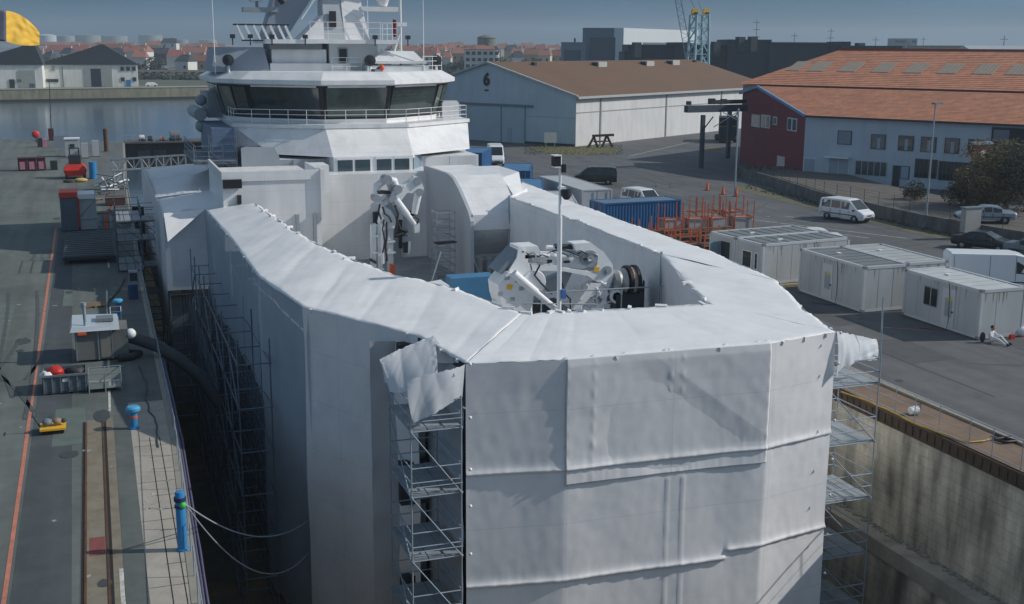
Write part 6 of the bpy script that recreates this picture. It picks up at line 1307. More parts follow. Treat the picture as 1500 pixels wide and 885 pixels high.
t=thing('dark_truck','dark box truck parked behind the gantry near the white warehouse side','truck',(79.5,150,0)); p=GZ(1074,208); b=MB(); b.ob((p.x,p.y+2,2.3),(2.8,6,3.2),-.5); b.build('box',M('truck_brown_black',rgb(44,40,42),.6,0,.2,1),t); b=MB(); b.ob((p.x-1.8,p.y-1.2,1.5),(2.5,2.2,2.2),-.5); b.build('cab',dark,t)
for dx,dy in((-2.6,-.6),(-.4,-1.2),(1.2,3),(-.8,4)): b=MB(); b.lathe([(.02,-.15),(.5,-.15),(.5,.15),(.02,.15)],(p.x+dx,p.y+dy,.5),12,'X'); b.build('wheel',blackm,t)
# sign on legs and beam sculpture on the grass island
t=thing('site_sign','pale sign board on two legs standing on the grass island','sign',(63.7,164.5,0)); c=GZ(806,218); b=MB(); b.box(c.x-1.0,c.x+1.0,c.y-.05,c.y+.05,.9,2.4); b.build('board',M('sign_pale',rgb(150,160,164),.6,0,.08,1),t); b=MB()
for s in(-.7,.7): b.box(c.x+s-.05,c.x+s+.05,c.y-.05,c.y+.05,0,.9)
b.build('leg',steel,t)
t=thing('steel_trestle','rusty steel trestle of crossed beams on the grass by the white warehouse wall','trestle',(71.4,163.6,0)); c=GZ(880,216); b=MB(); mx=M('trestle_rust',rgb(70,50,44),.8,.1,.3,2)
for x0,x1 in((-2.1,-1.1),(-.5,-1.2),(.2,.9),(1.9,1.0)): b.beam((c.x+x0,c.y,0),(c.x+x1,c.y,1.7),.28,.28)
b.build('leg',mx,t); b=MB(); b.beam((c.x-1.4,c.y,1.75),(c.x+2.0,c.y-.2,1.85),.35,.35); b.beam((c.x-1.2,c.y,.9),(c.x+1.6,c.y,.9),.2,.2); b.build('beam',mx,t)
p=GZ(850,213); t=thing('oil_drum','dark drum standing at the corner of the white warehouse wall','drum',tuple(p)); b=MB(); b.lathe([(.3,0),(.3,.9),(.02,.92)],p,12); b.build('body',dark,t); b=MB(); b.lathe([(.31,.28),(.33,.3),(.31,.32)],p,12); b.build('hoop',steelD,t)
# ------------------------------------------------------------------ buildings
def local(org,ang):
    "frame at org: u along direction ang (radians from +x), v to its left"
    d=Vector((math.cos(ang),math.sin(ang),0)); n=Vector((-d.y,d.x,0)); O_=Vector((org[0],org[1],0)); return lambda u,v,z:O_+d*u+n*v+Vector((0,0,z))
def pbox(mb,Lf,u0,u1,v0,v1,z0,z1):
    P=[Lf(u,v,z) for z in(z0,z1) for v in(v0,v1) for u in(u0,u1)]; return mb.add(P,[(0,2,3,1),(4,5,7,6),(0,1,5,4),(2,6,7,3),(0,4,6,2),(1,3,7,5)])
# warehouse 6: u along the white long side, v across the gable (to the left)
def warehouse(name,label,org,ang,L,W,ze,zr,gablem,sidem,roofm):
    Lf=local(org,ang); t=thing(name,label,'warehouse',tuple(org)+(0,),ang)
    b=MB(); b.add([Lf(0,0,0),Lf(0,W,0),Lf(0,W,ze),Lf(0,W/2,zr),Lf(0,0,ze)],[(0,1,2,3,4)]); g0_=b.build('gable',gablem,t); b=MB(); b.add([Lf(L,0,0),Lf(L,W,0),Lf(L,W,ze),Lf(L,W/2,zr),Lf(L,0,ze)],[(0,1,2,3,4)]); b.build('gable',gablem,t); g_=g0_
    b=MB(); b.add([Lf(0,0,0),Lf(L,0,0),Lf(L,0,ze),Lf(0,0,ze)],[(0,1,2,3)]); s0_=b.build('side_wall',sidem,t); b=MB(); b.add([Lf(0,W,0),Lf(L,W,0),Lf(L,W,ze),Lf(0,W,ze)],[(0,1,2,3)]); b.build('side_wall',sidem,t); s_=s0_
    b=MB(); o_=.5
    for v0,v1 in((-o_,W/2),(W+o_,W/2)):
        zo=ze-(zr-ze)*o_/(W/2); P=[Lf(-.3,v0,zo+.06),Lf(L+.3,v0,zo+.06),Lf(L+.3,v1,zr+.06),Lf(-.3,v1,zr+.06)]; b.extr(P,(0,0,.14))
    r_=b.build('roof',roofm,t); return t,Lf,g_,s_,r_
g6=M('gable_grey_blue',rgb(186,200,208),.7,0,.07,.3,streak=.08,coord='pos'); w6=M('warehouse_white',rgb(206,208,210),.7,0,.06,.3,streak=.12,coord='pos')
r6=M('roof_brown_sheet',rgb(116,91,72),.8,0,.12,.15,tint=rgb(100,84,70),amt=.5,tscale=.12,coord='pos'); 
A6=math.radians(90-57)
t6,L6,g_,s_,r_=warehouse('warehouse','wide warehouse with a grey gable marked 6, white side wall and brown roof',(68.84,166.86),A6,66,34,7.5,12.2,g6,w6,r6)
b=MB()
for k in range(80): 
    v=k/80*17.3-.4; z=7.5+4.7*(v)/17; pbox(b,L6,.0,66,v,v+.03,z+.2,z+.23)
b.build('roof_lap',M('roof_brown_lap',rgb(104,88,77),.8,0,.1,.2,coord='pos'),r_)
for u in(6.5,26.5,46): b=MB(); pbox(b,L6,u,u+.35,-.12,-.002,0,7.3); b.build('downpipe',M('pipe_grey',rgb(140,144,148),.6,0,.1,1),s_)
b=MB(); pbox(b,L6,-.4,66.4,-.75,-.55,7.15,7.5); b.build('gutter',M('gutter_pale',rgb(170,172,174),.6,0,.1,1),r_)
b=MB(); pbox(b,L6,0.05,66,-.06,-.003,5.0,5.12); b.build('wall_joint',M('joint_grey',rgb(150,152,154),.8),s_)
b=MB(); pbox(b,L6,-.08,-.003,9.5,25.5,0,5.6); dr=b.build('sliding_door',M('door_grey_blue',rgb(172,188,196),.7,0,.06,.3,coord='pos'),g_)
b=MB(); pbox(b,L6,-.25,-.081,8,27.5,5.6,5.95); b.build('door_track',M('track_dark',rgb(110,122,132),.6),g_)
for v in(9.5,14.2,25.4):
    b=MB(); pbox(b,L6,-.14,-.082,v,v+.14,0,5.6); b.build('door_edge',M('track_dark',rgb(110,122,132),.6),dr)
b=MB(); pbox(b,L6,-.12,-.083,12.2,13.1,.1,2.2); b.build('wicket_door',M('door_grey_blue2',rgb(160,176,186),.7),dr)
b=MB(); pbox(b,L6,-.03,-.003,0,34,4.2,4.28); b.build('gable_joint',M('joint_grey_blue',rgb(150,164,174),.8),g_)
b=MB()
for s,(v0,v1) in((0,(-.5,17)),(1,(34.5,17))):
    P=[L6(-.45,v0,7.36),L6(-.45,v1,12.2),L6(-.45,v1,12.5),L6(-.45,v0,7.66)]; b.extr(P,L6(.35,0,0)-L6(0,0,0))
b.build('verge_board',M('verge_pale',rgb(176,180,182),.6),r_)
for u,v in((26,14.5),(42,14.5),(52,14.8)):
    b=MB(); z=7.5+4.7*v/17; pbox(b,L6,u,u+2.6,v-1.2,v+.4,z-.2,z+.75); dm=b.build('dormer',M('dormer_white',rgb(176,176,172),.7),r_); b=MB(); pbox(b,L6,u-.05,u,v-.9,v+.2,z,z+.6); b.build('dormer_opening',dark,dm)
b=MB(); pbox(b,L6,9,9.7,14.6,15.3,11.6,12.3); pbox(b,L6,63,63.7,15,15.6,11.7,12.3); b.build('roof_vent',dark,r_)
def text(s,size,mt,mat,name,parent,depth=.02):
    cu=bpy.data.curves.new(name,'FONT'); cu.body=s; cu.size=size; cu.extrude=depth; cu.align_x='CENTER'; cu.align_y='CENTER'; cu.offset=.05*size
    o=bpy.data.objects.new(name,cu); COL.objects.link(o); bpy.context.view_layer.update(); dg=bpy.context.evaluated_depsgraph_get(); me=bpy.data.meshes.new_from_object(o.evaluated_get(dg)); bpy.data.objects.remove(o); bpy.data.curves.remove(cu)
    me.transform(fr(parent).inverted()@mat); q=bpy.data.objects.new(name,me); COL.objects.link(q); me.materials.clear(); me.materials.append(mt); q.parent=parent; FR[q.name]=fr(parent); return q
def facing(P,xdir):
    "matrix for lettering at P reading along xdir, standing upright"
    x=Vector(xdir).normalized(); z=Vector((0,0,1)); n=x.cross(z); m_=Matrix.Identity(4)
    for i in range(3): m_[i][0]=x[i]; m_[i][1]=z[i]; m_[i][2]=n[i]; m_[i][3]=P[i]
    return m_
mnum=M('number_black',(.02,.022,.026),.7,0,.2,1)
text('6',2.6,mnum,facing(L6(-.06,17.3,9.6),L6(0,-1,0)-L6(0,0,0)),'number',g_); b=MB(); pbox(b,L6,-.05,-.003,16.9,17.7,7.85,8.1); b.build('mark',mnum,g_)
b=MB(); pbox(b,L6,-.3,-.004,0,9.4,0,.35); b.build('plinth',dark,g_)
# brown roofed white warehouse behind on the left
a7=math.radians(90-57); q7=GD(690,108,250); 
t7,L7,g7,s7,r7=warehouse('warehouse','white warehouse with a brown roof seen between the bridge and the numbered grey gable',(GD(697,118,232).x,GD(697,118,232).y),math.radians(90+70),40,26,6.6,9.6,w6,w6,M('roof_brown_red',rgb(122,88,74),.8,0,.12,.15,coord='pos'))
b=MB(); pbox(b,L7,6,9,-.08,-.003,.5,5); pbox(b,L7,14,17,-.08,-.003,.5,5); b.build('door',M('door_pale_blue',rgb(126,140,158),.6),s7)
# red gabled house with the grey long wing
RC=(77.35,118.34); AR=math.radians(-58); LR=local(RC,AR)      # u along the long grey wall (towards the right), v away from the road
wm=13.0; za,zb_r,zc=7.35,10.9,10.1; va=9.0; LL=46
t=thing('office_building','two storey building with a dark red gable, grey blue long wall and orange tiled roof','building',RC+(0,),AR)
mred=bandmat('red_cladding',rgb(86,36,44),rgb(74,30,38),1,.35,.12,.6,.06,.5,bump=.3)
mgw=M('wall_grey_blue',rgb(180,194,206),.8,0,.06,.4,streak=.08,coord='pos')
s_=-1
LE=-10.6; zb_r=10.0; wm=12.; zc=9.2
C0=Vector((*RC,0)); GV=(LR(LE,va,0)-C0).normalized(); GA=(LR(LE,va,0)-C0).length; GW=19.4; gc_=9.05; GN=Vector((-GV.y,GV.x,0))
RG=lambda w,d,z:C0+GV*w+GN*d+Vector((0,0,z))     # w along the oblique red end wall, d out from it
b=MB(); b.add([RG(0,0,0),RG(GW,0,0),RG(GW,0,gc_),RG(GA,0,zb_r),RG(0,0,za)],[(0,1,2,3,4)]); gab=b.build('gable',M('red_render',rgb(122,52,62),.7,0,.08,.8,coord='pos'),t)
b=MB(); b.add([LR(.02,0,0),LR(LL,0,0),LR(LL,0,za),LR(.02,0,za)],[(0,1,2,3)]); wl=b.build('long_wall',mgw,t)
b=MB(); b.add([LR(LL,0,0),LR(LL,wm,0),LR(LL,wm,zc),LR(LL,va,zb_r),LR(LL,0,za)],[(0,1,2,3,4)]); b.build('end_wall',mgw,t)
tile=M('orange_tiles',rgb(190,130,102),.85,0,.28,1.1,tint=rgb(156,112,90),amt=.6,tscale=.35,coord='pos',bump=.2,bscale=12)
def tiled(nm,P0,P1,P2,P3,par,ncourse=26):
    "roof slope P0-P1 eave, P3-P2 ridge, built as overlapping tile courses"
    b=MB(); up=(P3-P0).normalized(); nrm=(P1-P0).normalized().cross(up); nrm=nrm if nrm.z>0 else -nrm
    for k in range(ncourse):
        f0,f1=k/ncourse,(k+1)/ncourse; a0,a1=P0.lerp(P3,f0),P1.lerp(P2,f0); c0,c1=P0.lerp(P3,f1),P1.lerp(P2,f1)
        h0=.055+.02*nz(k*1.7,P0.x); b.add([a0+nrm*h0,a1+nrm*(h0+.01*nz(k,3)),c1+nrm*.02,c0+nrm*.02,a0,a1],[(0,1,2,3),(4,5,1,0)])
    return b.build(nm,tile,par)
e=.45; sl_=(zb_r-za)/va
sl_=(zb_r-za)/va
roof_=tiled('roof',LR(-.1,-e,za-e*sl_+.1),LR(LL,-e,za-e*sl_+.1),LR(LL,va,zb_r+.1),LR(LE-.3,va,zb_r+.1),t,24)
b=MB(); b.add([LR(LE-.3,va,zb_r+.1),LR(LL,va,zb_r+.1),LR(LL,wm,zc+.1),RG(GW,.3,gc_+.1)],[(0,1,2,3)]); b.build('rear_slope',tile,roof_)
b=MB(); mbl=M('verge_blue',rgb(110,140,172),.5)
for (w0_,z0),(w1_,z1) in(((-.3,za-.1),(GA,zb_r)),((GW+.3,gc_-.05),(GA,zb_r))): b.extr([RG(w0_,.1,z0-.1),RG(w1_,.1,z1-.1),RG(w1_,.1,z1+.22),RG(w0_,.1,z0+.22)],GN*.3)
b.build('verge_board',mbl,roof_)
b=MB(); pbox(b,LR,.2,LL,-e-.14,-e+.02,za-e*sl_-.1,za-e*sl_+.06); b.build('gutter',dark,roof_)
def rbox(mb,w0,w1,d0,d1,z0,z1):
    P=[RG(w,d,z) for z in(z0,z1) for d in(d0,d1) for w in(w0,w1)]; return mb.add(P,[(0,2,3,1),(4,5,7,6),(0,1,5,4),(2,6,7,3),(0,4,6,2),(1,3,7,5)])
def UG(px):
    lo_,hi_=0,GW
    for _ in range(40):
        m_=(lo_+hi_)/2; q=RG(m_,0,5)-CAMP; x=750+F*q.dot(RT)/q.dot(FW)
        if x>px: lo_=m_
        else: hi_=m_
    return lo_
def gwin(px0,px1,py0,py1,nm='window',mt=None):
    w1_,w0_=UG(px0),UG(px1); D=RG((w0_+w1_)/2,0,0).xy.dot(_h.xy); P_=lambda py:GD((px0+px1)/2,py,D).z
    z0,z1=max(.02,P_(py1)),P_(py0); b=MB(); rbox(b,w0_,w1_,.003,.06,z0,z1); f=b.build(nm,mt or M('win_white',rgb(205,210,212),.5),gab)
    if nm=='window':
        n=2 if px1-px0>8 else 1; ww=(w1_-w0_)/n
        for k in range(n): b=MB(); rbox(b,w0_+k*ww+ww*.14,w0_+(k+1)*ww-ww*.14,.061,.08,z0+.12,z1-.12); b.build('pane',paneg,f)
for a_ in((1101,1113,168,186),(1115,1128,168.5,187.5),(1132,1138,171,183),(1153,1167,173,192)): gwin(*a_)
gwin(1141,1152,229,257,'door',M('door_red_white',rgb(200,190,192),.6))
# windows of the long wall; positions along u solved from the survey directions
def U(px,z=5.0):
    lo_,hi_=0,LL
    for _ in range(40):
        m_=(lo_+hi_)/2; q=LR(m_,0,z)-CAMP; x=750+F*q.dot(RT)/q.dot(FW)
        if x<px: lo_=m_
        else: hi_=m_
    return lo_
def lwin(px0,px1,z0,z1,panes=2,mt=None,frm=None,nm='window'):
    u0,u1=U(px0),U(px1); b=MB(); pbox(b,LR,u0-.08,u1+.08,-.06,-.003,z0-.08,z1+.08); f=b.build(nm,frm or M('win_frame_grey',rgb(70,82,96),.6),wl)
    for k in range(panes):
        a=u0+(u1-u0)*k/panes; b=MB(); pbox(b,LR,a+.05,a+(u1-u0)/panes-.05,-.085,-.061,z0,z1); b.build('pane',mt or paneg,f)
pal=M('blind_pale',rgb(150,166,178),.5,0,.1,1)
lwin(1228,1247,4.3,5.7,1,M('blind_grey',rgb(120,136,148),.4,0,.15,1)); 
for a,c in((1277,1297),(1317,1338),(1350,1371),(1385,1405),(1419,1440),(1470,1490)): 
    lwin(a,c,4.0,5.5,2,glass if a>1300 else paneg); 
    b=MB(); u0,u1=U(a),U(c); pbox(b,LR,(u0+u1)/2-.1,(u0+u1)/2+.25,-.1,-.086,4.0,5.2); b.build('curtain',pal,wl)
lwin(1180,1197,.9,2.4,1,pal,M('win_white',rgb(190,196,196),.5)); lwin(1256,1302,1.0,2.5,5,paneg,M('win_white2',rgb(170,178,182),.5)); lwin(1344,1375,1.2,3.1,5,glass); lwin(1379,1424,1.1,3.0,8,glass)
lwin(1216,1246,.05,2.6,2,pal,M('porch_white',rgb(200,206,208),.5),'entrance'); b=MB(); pbox(b,LR,U(1214),U(1248),-.9,-.09,2.7,2.85); b.build('porch_roof',whitep,wl)
lwin(1312,1321,.05,2.2,1,dark,None,'door'); lwin(1323,1335,.9,2.2,1,pal)
b=MB(); u0=U(1452); pbox(b,LR,u0,LL,-.25,-.01,.2,6.9); b.build('dark_bay',M('bay_dark',rgb(40,44,50),.7,0,.2,.6),wl)
b=MB(); pbox(b,LR,U(1455),U(1478),-.3,-.251,5.6,6.7); b.build('bay_panel',M('bay_panel_grey',rgb(112,120,130),.6),wl)
# red sign box with pale round emblem
sc_=GD(1438,228,LR(U(1438),0,3).xy.dot(_h.xy)-4); t=thing('red_sign','dark red sign box with a pale round emblem by the bushes','sign',(sc_.x,sc_.y,0))
b=MB(); b.box(sc_.x-1.1,sc_.x+1.1,sc_.y-.2,sc_.y+.2,3.0,5.4); b.build('board',M('sign_red',rgb(96,40,42),.6,0,.1,1),t); b=MB(); b.lathe([(.02,-.24),(.42,-.24),(.42,-.2)],(sc_.x,sc_.y,4.4),16,'Y'); b.build('emblem',whitep,t); b=MB(); b.box(sc_.x-1.2,sc_.x+1.1,sc_.y-.3,sc_.y+.3,5.4,5.65); b.build('cap',M('cap_blue',rgb(150,170,200),.5),t)
b=MB(); 
for s in(-.9,.9): b.tube((sc_.x+s,sc_.y,0),(sc_.x+s,sc_.y,3.0),.08,6)
b.build('leg',dark,t)
# second hall with skylights behind
D2=LR(2,16,0); L2=local((D2.x,D2.y),AR+math.radians(-3)); z0_,z1_=10.9,14.6; W2=14; LN=72
q=GD(1087,122,161); L2=local((q.x,q.y),AR); z0_=q.z
t=thing('skylight_hall','long orange roofed hall with a row of pale skylights behind the red gable','hall',(q.x,q.y,0),AR)
b=MB(); pbox(b,L2,0,LN,.3,W2*2,0,z0_-.2); b.build('wall',M('hall_wall',rgb(168,168,170),.8,0,.08,.4,coord='pos'),t)
hr=tiled('roof',L2(-.4,-.4,z0_-.1),L2(LN,-.4,z0_-.1),L2(LN,W2,z1_+.0),L2(7.5,W2,z1_),t,22)
b=MB(); b.add([L2(-.4,-.4,z0_-.1),L2(7.5,W2,z1_),L2(-.4,W2*2,z0_-.1)],[(0,1,2)]); b.add([L2(7.5,W2,z1_),L2(LN,W2,z1_),L2(LN,W2*2,z0_),L2(-.4,W2*2,z0_)],[(0,1,2,3)]); b.build('hip_slope',tile,hr)
def U2(px):
    lo_,hi_=0,LN
    for _ in range(40):
        m_=(lo_+hi_)/2; w_=L2(m_,W2*.5,(z0_+z1_)/2)-CAMP; x=750+F*w_.dot(RT)/w_.dot(FW)
        if x<px: lo_=m_
        else: hi_=m_
    return lo_
mskl=bandmat('skylight',rgb(158,142,122),rgb(142,122,104),0,.5,.25,.4,.1,1,bump=.1)
for px in(1170,1202,1248,1297,1344,1394,1446,1494):
    u=U2(px); w_=.95 if px<1180 else 1.2; b=MB(); P=[]
    for du,f in((-w_,.36),(w_,.36),(w_,.62),(-w_,.62)): P.append(L2(u+du,W2*f,z0_-.1+(z1_-z0_+.1)*f+.12))
    b.extr(P,(0,0,.06)); b.build('skylight',mskl,hr)
b=MB(); b.beam(L2(7.3,W2,z1_+.12),L2(LN,W2,z1_+.12),.4,.2); b.build('ridge',M('ridge_red',rgb(146,72,60),.8),hr)
# ------------------------------------------------------------------ far buildings, each at its own distance
HA=math.pi/2-CY
def far(px,D,z=0.): 
    d=GD(px,70,D); return Vector((d.x,d.y,z))
def zt(py,px,D): return GD(px,py,D).z
def block(name,label,cat,px0,px1,pytop,D,depth,mt,rot=0.,roofm=None,gable=0,zb=0,group=None,windows=None,lt=None):
    a,c=far(px0,D),far(px1,D); Wd=(c-a).length; H=zt(pytop,(px0+px1)/2,D); Lf=local((a.x,a.y),math.atan2(c.y-a.y,c.x-a.x)+rot)
    t=thing(name,label,cat,(a.x,a.y,zb),0,group); he=H-gable
    b=MB(); pbox(b,Lf,0,Wd,0,depth,zb,he); wl_=b.build('wall',mt,t)
    b=MB()
    if gable:
        b.add([Lf(-.3,-.3,he),Lf(Wd+.3,-.3,he),Lf(Wd+.3,depth+.3,he),Lf(-.3,depth+.3,he),Lf(-.3 if True else 0,depth/2,H),Lf(Wd+.3,depth/2,H)],[(0,1,5,4),(2,3,4,5),(0,4,3),(1,2,5),(0,3,2,1)])
    else: pbox(b,Lf,-.15,Wd+.15,-.15,depth+.15,he,he+.25)
    rf=b.build('roof',roofm or mt,t)
    return t,Lf,Wd,he,wl_,rf
mdk=M('dark_hall_cladding',rgb(44,58,66),.7,0,.12,.05,coord='pos'); mgl=M('tall_hall_grey',rgb(86,104,120),.7,0,.06,.05,coord='pos'); mpale=M('pale_hall_side',rgb(196,204,208),.7,0,.04,.05,coord='pos')
t,Lf,Wd,he,wl_,rf=block('boat_hall','tall grey hall with big dark door and long white side, beyond the brown roof','hall',856,912,42,420,12,mgl)
b=MB(); pbox(b,Lf,2,Wd-1,-.3,-.01,0,he-3); b.build('hall_door',M('hall_door_dark',rgb(62,78,94),.7,0,.08,.1,coord='pos'),wl_)
b=MB(); a_=far(913,418); c_=far(1022,470); d_=(c_-a_).normalized(); n_=Vector((-d_.y,d_.x,0)); h0=zt(41,913,418); h1=zt(45,1022,470); P=[a_,c_,c_+Vector((0,0,h1)),a_+Vector((0,0,h0))]; b.extr(P,n_*12); sd_=b.build('side_wing',mpale,t)
b=MB(); P0,P1=a_.lerp(c_,.24),a_.lerp(c_,1.0); b.extr([P0-n_*.15+Vector((0,0,h0-6.2)),P1-n_*.15+Vector((0,0,h1-6)),P1-n_*.15+Vector((0,0,h1-4.6)),P0-n_*.15+Vector((0,0,h0-4.8))],n_*.14); b.build('window_strip',M('strip_grey',rgb(96,106,112),.5),sd_)
t,Lf,Wd,he,wl_,rf=block('workshop','lower grey workshop with a dark door left of the tall grey hall','workshop',824,858,63,410,12,M('workshop_grey',rgb(104,122,136),.7,0,.06,.1,coord='pos'))
b=MB(); pbox(b,Lf,.8,Wd-1.6,-.3,-.01,0,he-2.4); b.build('hall_door',M('hall_door_dark2',rgb(66,84,100),.7),wl_); b=MB(); pbox(b,Lf,Wd*.5,Wd*.5+.6,2,2.6,he+.25,he+1.6); b.build('chimney',dark,rf)
t=thing('dark_hall','very long dark blue grey industrial hall with a stepped roofline on the right skyline','hall',tuple(far(1100,330)))
for k,(p0,p1,py,D) in enumerate(((915,925,76,333),(920,1040,65.5,331),(988,1012,62,329),(1040,1068,65,330),(1066,1130,58,328),(1128,1220,62,326),(1218,1322,67,324),(1320,1352,71,322),(1236,1246,61,321))):
    a,c=far(p0,D),far(p1,D); H=zt(py,(p0+p1)/2,D); b=MB(); Lf=local((a.x,a.y),math.atan2(c.y-a.y,c.x-a.x)); pbox(b,Lf,0,(c-a).length,0,18,0,H); w_=b.build('bay',mdk,t)
    b=MB(); pbox(b,Lf,.1,(c-a).length-.1,-.15,-.01,H-.9,H-.5); b.build('eave_line',M('dark_trim',rgb(34,44,52),.7),w_)
for p0,py in((930,62),(1046,61),(1082,54),(1100,53.5),(1258,63)):
    a=far(p0,327); H=zt(py,p0,327); b=MB(); b.box(a.x,a.x+2,a.y,a.y+2,H-4,H); b.build('roof_cowl',mdk,t)
def shed(px0,px1,py,D,lab,mt,cat='shed',gable=2.2,roofm=None,depth=30): return block('storage_shed',lab,cat,px0,px1,py,D,depth,mt,0,roofm,gable)
mroofp=M('pale_metal_roof',rgb(128,142,150),.5,.1,.1,.1,coord='pos')
shed(1318,1420,74,260,'pale metal roofed shed behind the skylight hall, left of the ribbed white roof',M('shed_grey',rgb(120,124,120),.7,0,.1,.2,coord='pos'),roofm=mroofp)
t,Lf,Wd,he,wl_,rf=block('storage_shed','big pale shed with a ribbed white and grey roof at the right skyline','shed',1447,1560,67,250,26,M('shed_pale',rgb(150,156,158),.7,0,.1,.2,coord='pos'),0,M('white_ribbed_roof',rgb(168,176,180),.5,.1,.1,.1,coord='pos'),3)
b=MB(); pbox(b,Lf,Wd*.25,Wd*.32,-.2,-.01,0,he-.3); b.build('dark_stripe',dark,wl_)
shed(1370,1440,68,420,'low beige building on the right skyline beyond the pale sheds',M('beige_far',rgb(150,142,126),.8,0,.1,.2,coord='pos'),'building',0)
for px0,px1,py,D,lab in((1309,1328,57,700,'pale grey apartment block on the far skyline, left of its narrow twin'),(1333,1343,57,705,'narrow pale apartment block on the far skyline, right of its wider twin')):
    t,Lf,Wd,he,wl_,rf=block('apartment_block',lab,'apartment block',px0,px1,py,D,12,M('far_block',rgb(140,152,162),.8,0,.06,.1,coord='pos'))
    for k in range(5): b=MB(); pbox(b,Lf,.8,Wd-.8,-.15,-.01,he-2.2-k*3,he-.9-k*3); b.build('window_row',M('far_window',rgb(84,98,110),.5),wl_)
# masts on the skyline
mp_=M('mast_grey_red',rgb(118,124,130),.6)
for px,py0,py1,D,lab in((1107,60,28,380,'slim radio mast with cross arms above the dark hall'),(1163,64,48,390,'short aerial mast above the dark hall, right of the mast with cross arms'),(1216,66,41,395,'thin mast above the middle of the dark hall'),(1282,68,54,400,'small aerial above the right end of the dark hall'),(1352,72,54,500,'thin lattice mast right of the two apartment blocks'),(1470,70,52,330,'thin pole above the ribbed white roof at the right')):
    a=far(px,D); H=zt(py1,px,D); t=thing('radio_mast',lab,'mast',tuple(a)); b=MB(); b.tube(a,a+Vector((0,0,H)),.25,5,.1); b.build('pole',mp_,t); b=MB()
    for k in range(3 if H>20 else 1): b.beam(a+Vector((-1.2,0,H-1-k*2.2)),a+Vector((1.2,0,H-1-k*2.2)),.2,.2)
    b.build('cross_arm',mp_,t)
a=far(1262,220); t=thing('flue_pipe','short white flue pipe rising behind the skylight roof','flue',tuple(a)); b=MB(); H=zt(76,1262,220); b.tube(a,a+Vector((0,0,H)),.3,8); b.build('pipe',whitep,t); b=MB(); b.lathe([(.35,H-.1),(.4,H),(.02,H+.3)],a,8); b.build('cowl',greyp,t)
# harbour crane
ac=far(1023,255); t=thing('harbour_crane','pale blue lattice tower crane with yellow sheaves behind the brown roofed warehouse','crane',tuple(ac)); mc=M('crane_pale_blue',rgb(140,172,182),.5,.1,.12,.5)
zt0,zt1=0,zt(22,1023,255); w0=1.9
b=MB()
cs=[(-w0,-w0),(w0,-w0),(w0,w0),(-w0,w0)]; taper=lambda z:1-.25*min(1,max(0,z/zt1))
for x,y in cs: b.tube(ac+Vector((x,y,0)),ac+Vector((x*taper(zt1),y*taper(zt1),zt1)),.3,5)
b.build('tower_leg',mc,t); b=MB(); n=8
for k in range(n):
    z0k,z1k=zt1*k/n,zt1*(k+1)/n
    for i in range(4):
        A,B_=cs[i],cs[(i+1)%4]; f0,f1=taper(z0k),taper(z1k); b.tube(ac+Vector((A[0]*f0,A[1]*f0,z0k)),ac+Vector((B_[0]*f1,B_[1]*f1,z1k)),.14,4); b.tube(ac+Vector((A[0]*f1,A[1]*f1,z1k)),ac+Vector((B_[0]*f1,B_[1]*f1,z1k)),.14,4)
b.build('lattice',mc,t)
b=MB(); b.box(ac.x+1.0,ac.x+2.3,ac.y-1,ac.y+1,0,zt1*.55); b.build('ladder_shaft',M('shaft_pale',rgb(176,196,202),.5),t)
for s in(-1.3,1.3):
    b=MB(); c=ac+Vector((s,-.3,zt1+.6)); b.lathe([(.02,-.3),(.75,-.3),(.75,.3),(.02,.3)],c,12,'Y'); b.build('sheave',yellowp,t); b=MB(); b.ob(c+Vector((.1,-.4,-.35)),(.7,.3,.6)); b.build('motor',dark,t)
b=MB(); j0=ac+Vector((-2,-1,zt1*.45)); j1=GD(990,-14,250)
for o_ in(Vector((-.7,0,0)),Vector((.9,0,0))): b.tube(j0+o_,j1+o_*.8,.09,4)
for k in range(22): f=k/22; b.tube(j0.lerp(j1,f)+Vector((-.7 if k%2 else .9,0,0)),j0.lerp(j1,f+1/22)+Vector((.9 if k%2 else -.7,0,0)),.05,4)
b.build('jib',M('jib_grey_blue',rgb(104,126,140),.5),t); b=MB(); b.tube(ac+Vector((.4,0,zt1+.9)),GD(1018,-14,250),.04,4); b.tube(ac+Vector((-.9,0,zt1+.9)),GD(1004,-14,250),.04,4); b.build('stay_cable',dark,t)
# ------------------------------------------------------------------ sheds on the far quay
mshw=M('shed_white_wall',rgb(228,230,224),.8,0,.08,.2,streak=.15,coord='pos'); mshr=M('shed_dark_roof',rgb(52,58,64),.8,0,.15,.1,coord='pos')
def qshed(px0,px1,pyb,pye,pyr,lab,apex):
    D=GZ(px0,pyb).xy.dot(_h.xy); a,c=far(px0,D),far(px1,D); Lf=local((a.x,a.y),math.atan2(c.y-a.y,c.x-a.x)+math.radians(17)); Wd=(c-a).length*1.04; he=zt(pye,px0,D); H=zt(pyr,px0,D)
    t=thing('quay_shed',lab,'shed',tuple(a)); b=MB(); pbox(b,Lf,0,Wd,0,14,0,he); wl_=b.build('wall',mshw,t)
    x=apex*Wd; b=MB(); b.add([Lf(-.5,-.5,he),Lf(Wd+.5,-.5,he),Lf(x,-.3,H),Lf(-.5,14,he),Lf(Wd+.5,14,he),Lf(x,13.5,H)],[(0,1,2),(3,5,4),(0,2,5,3),(1,4,5,2)]); rf=b.build('roof',mshr,t); return t,Lf,Wd,he,wl_,rf,D
def wr(Lf,wl_,u0,u1,z0,z1,mt,nm): b=MB(); pbox(b,Lf,u0,u1,-.2,-.01,z0,z1); return b.build(nm,mt,wl_)
t,Lf,Wd,he,wl_,rf,D=qshed(-60,47,130,95,62,'white quay shed with a dark gabled roof, half cut by the left frame edge',.92)
u=lambda px:(px+60)/107*Wd
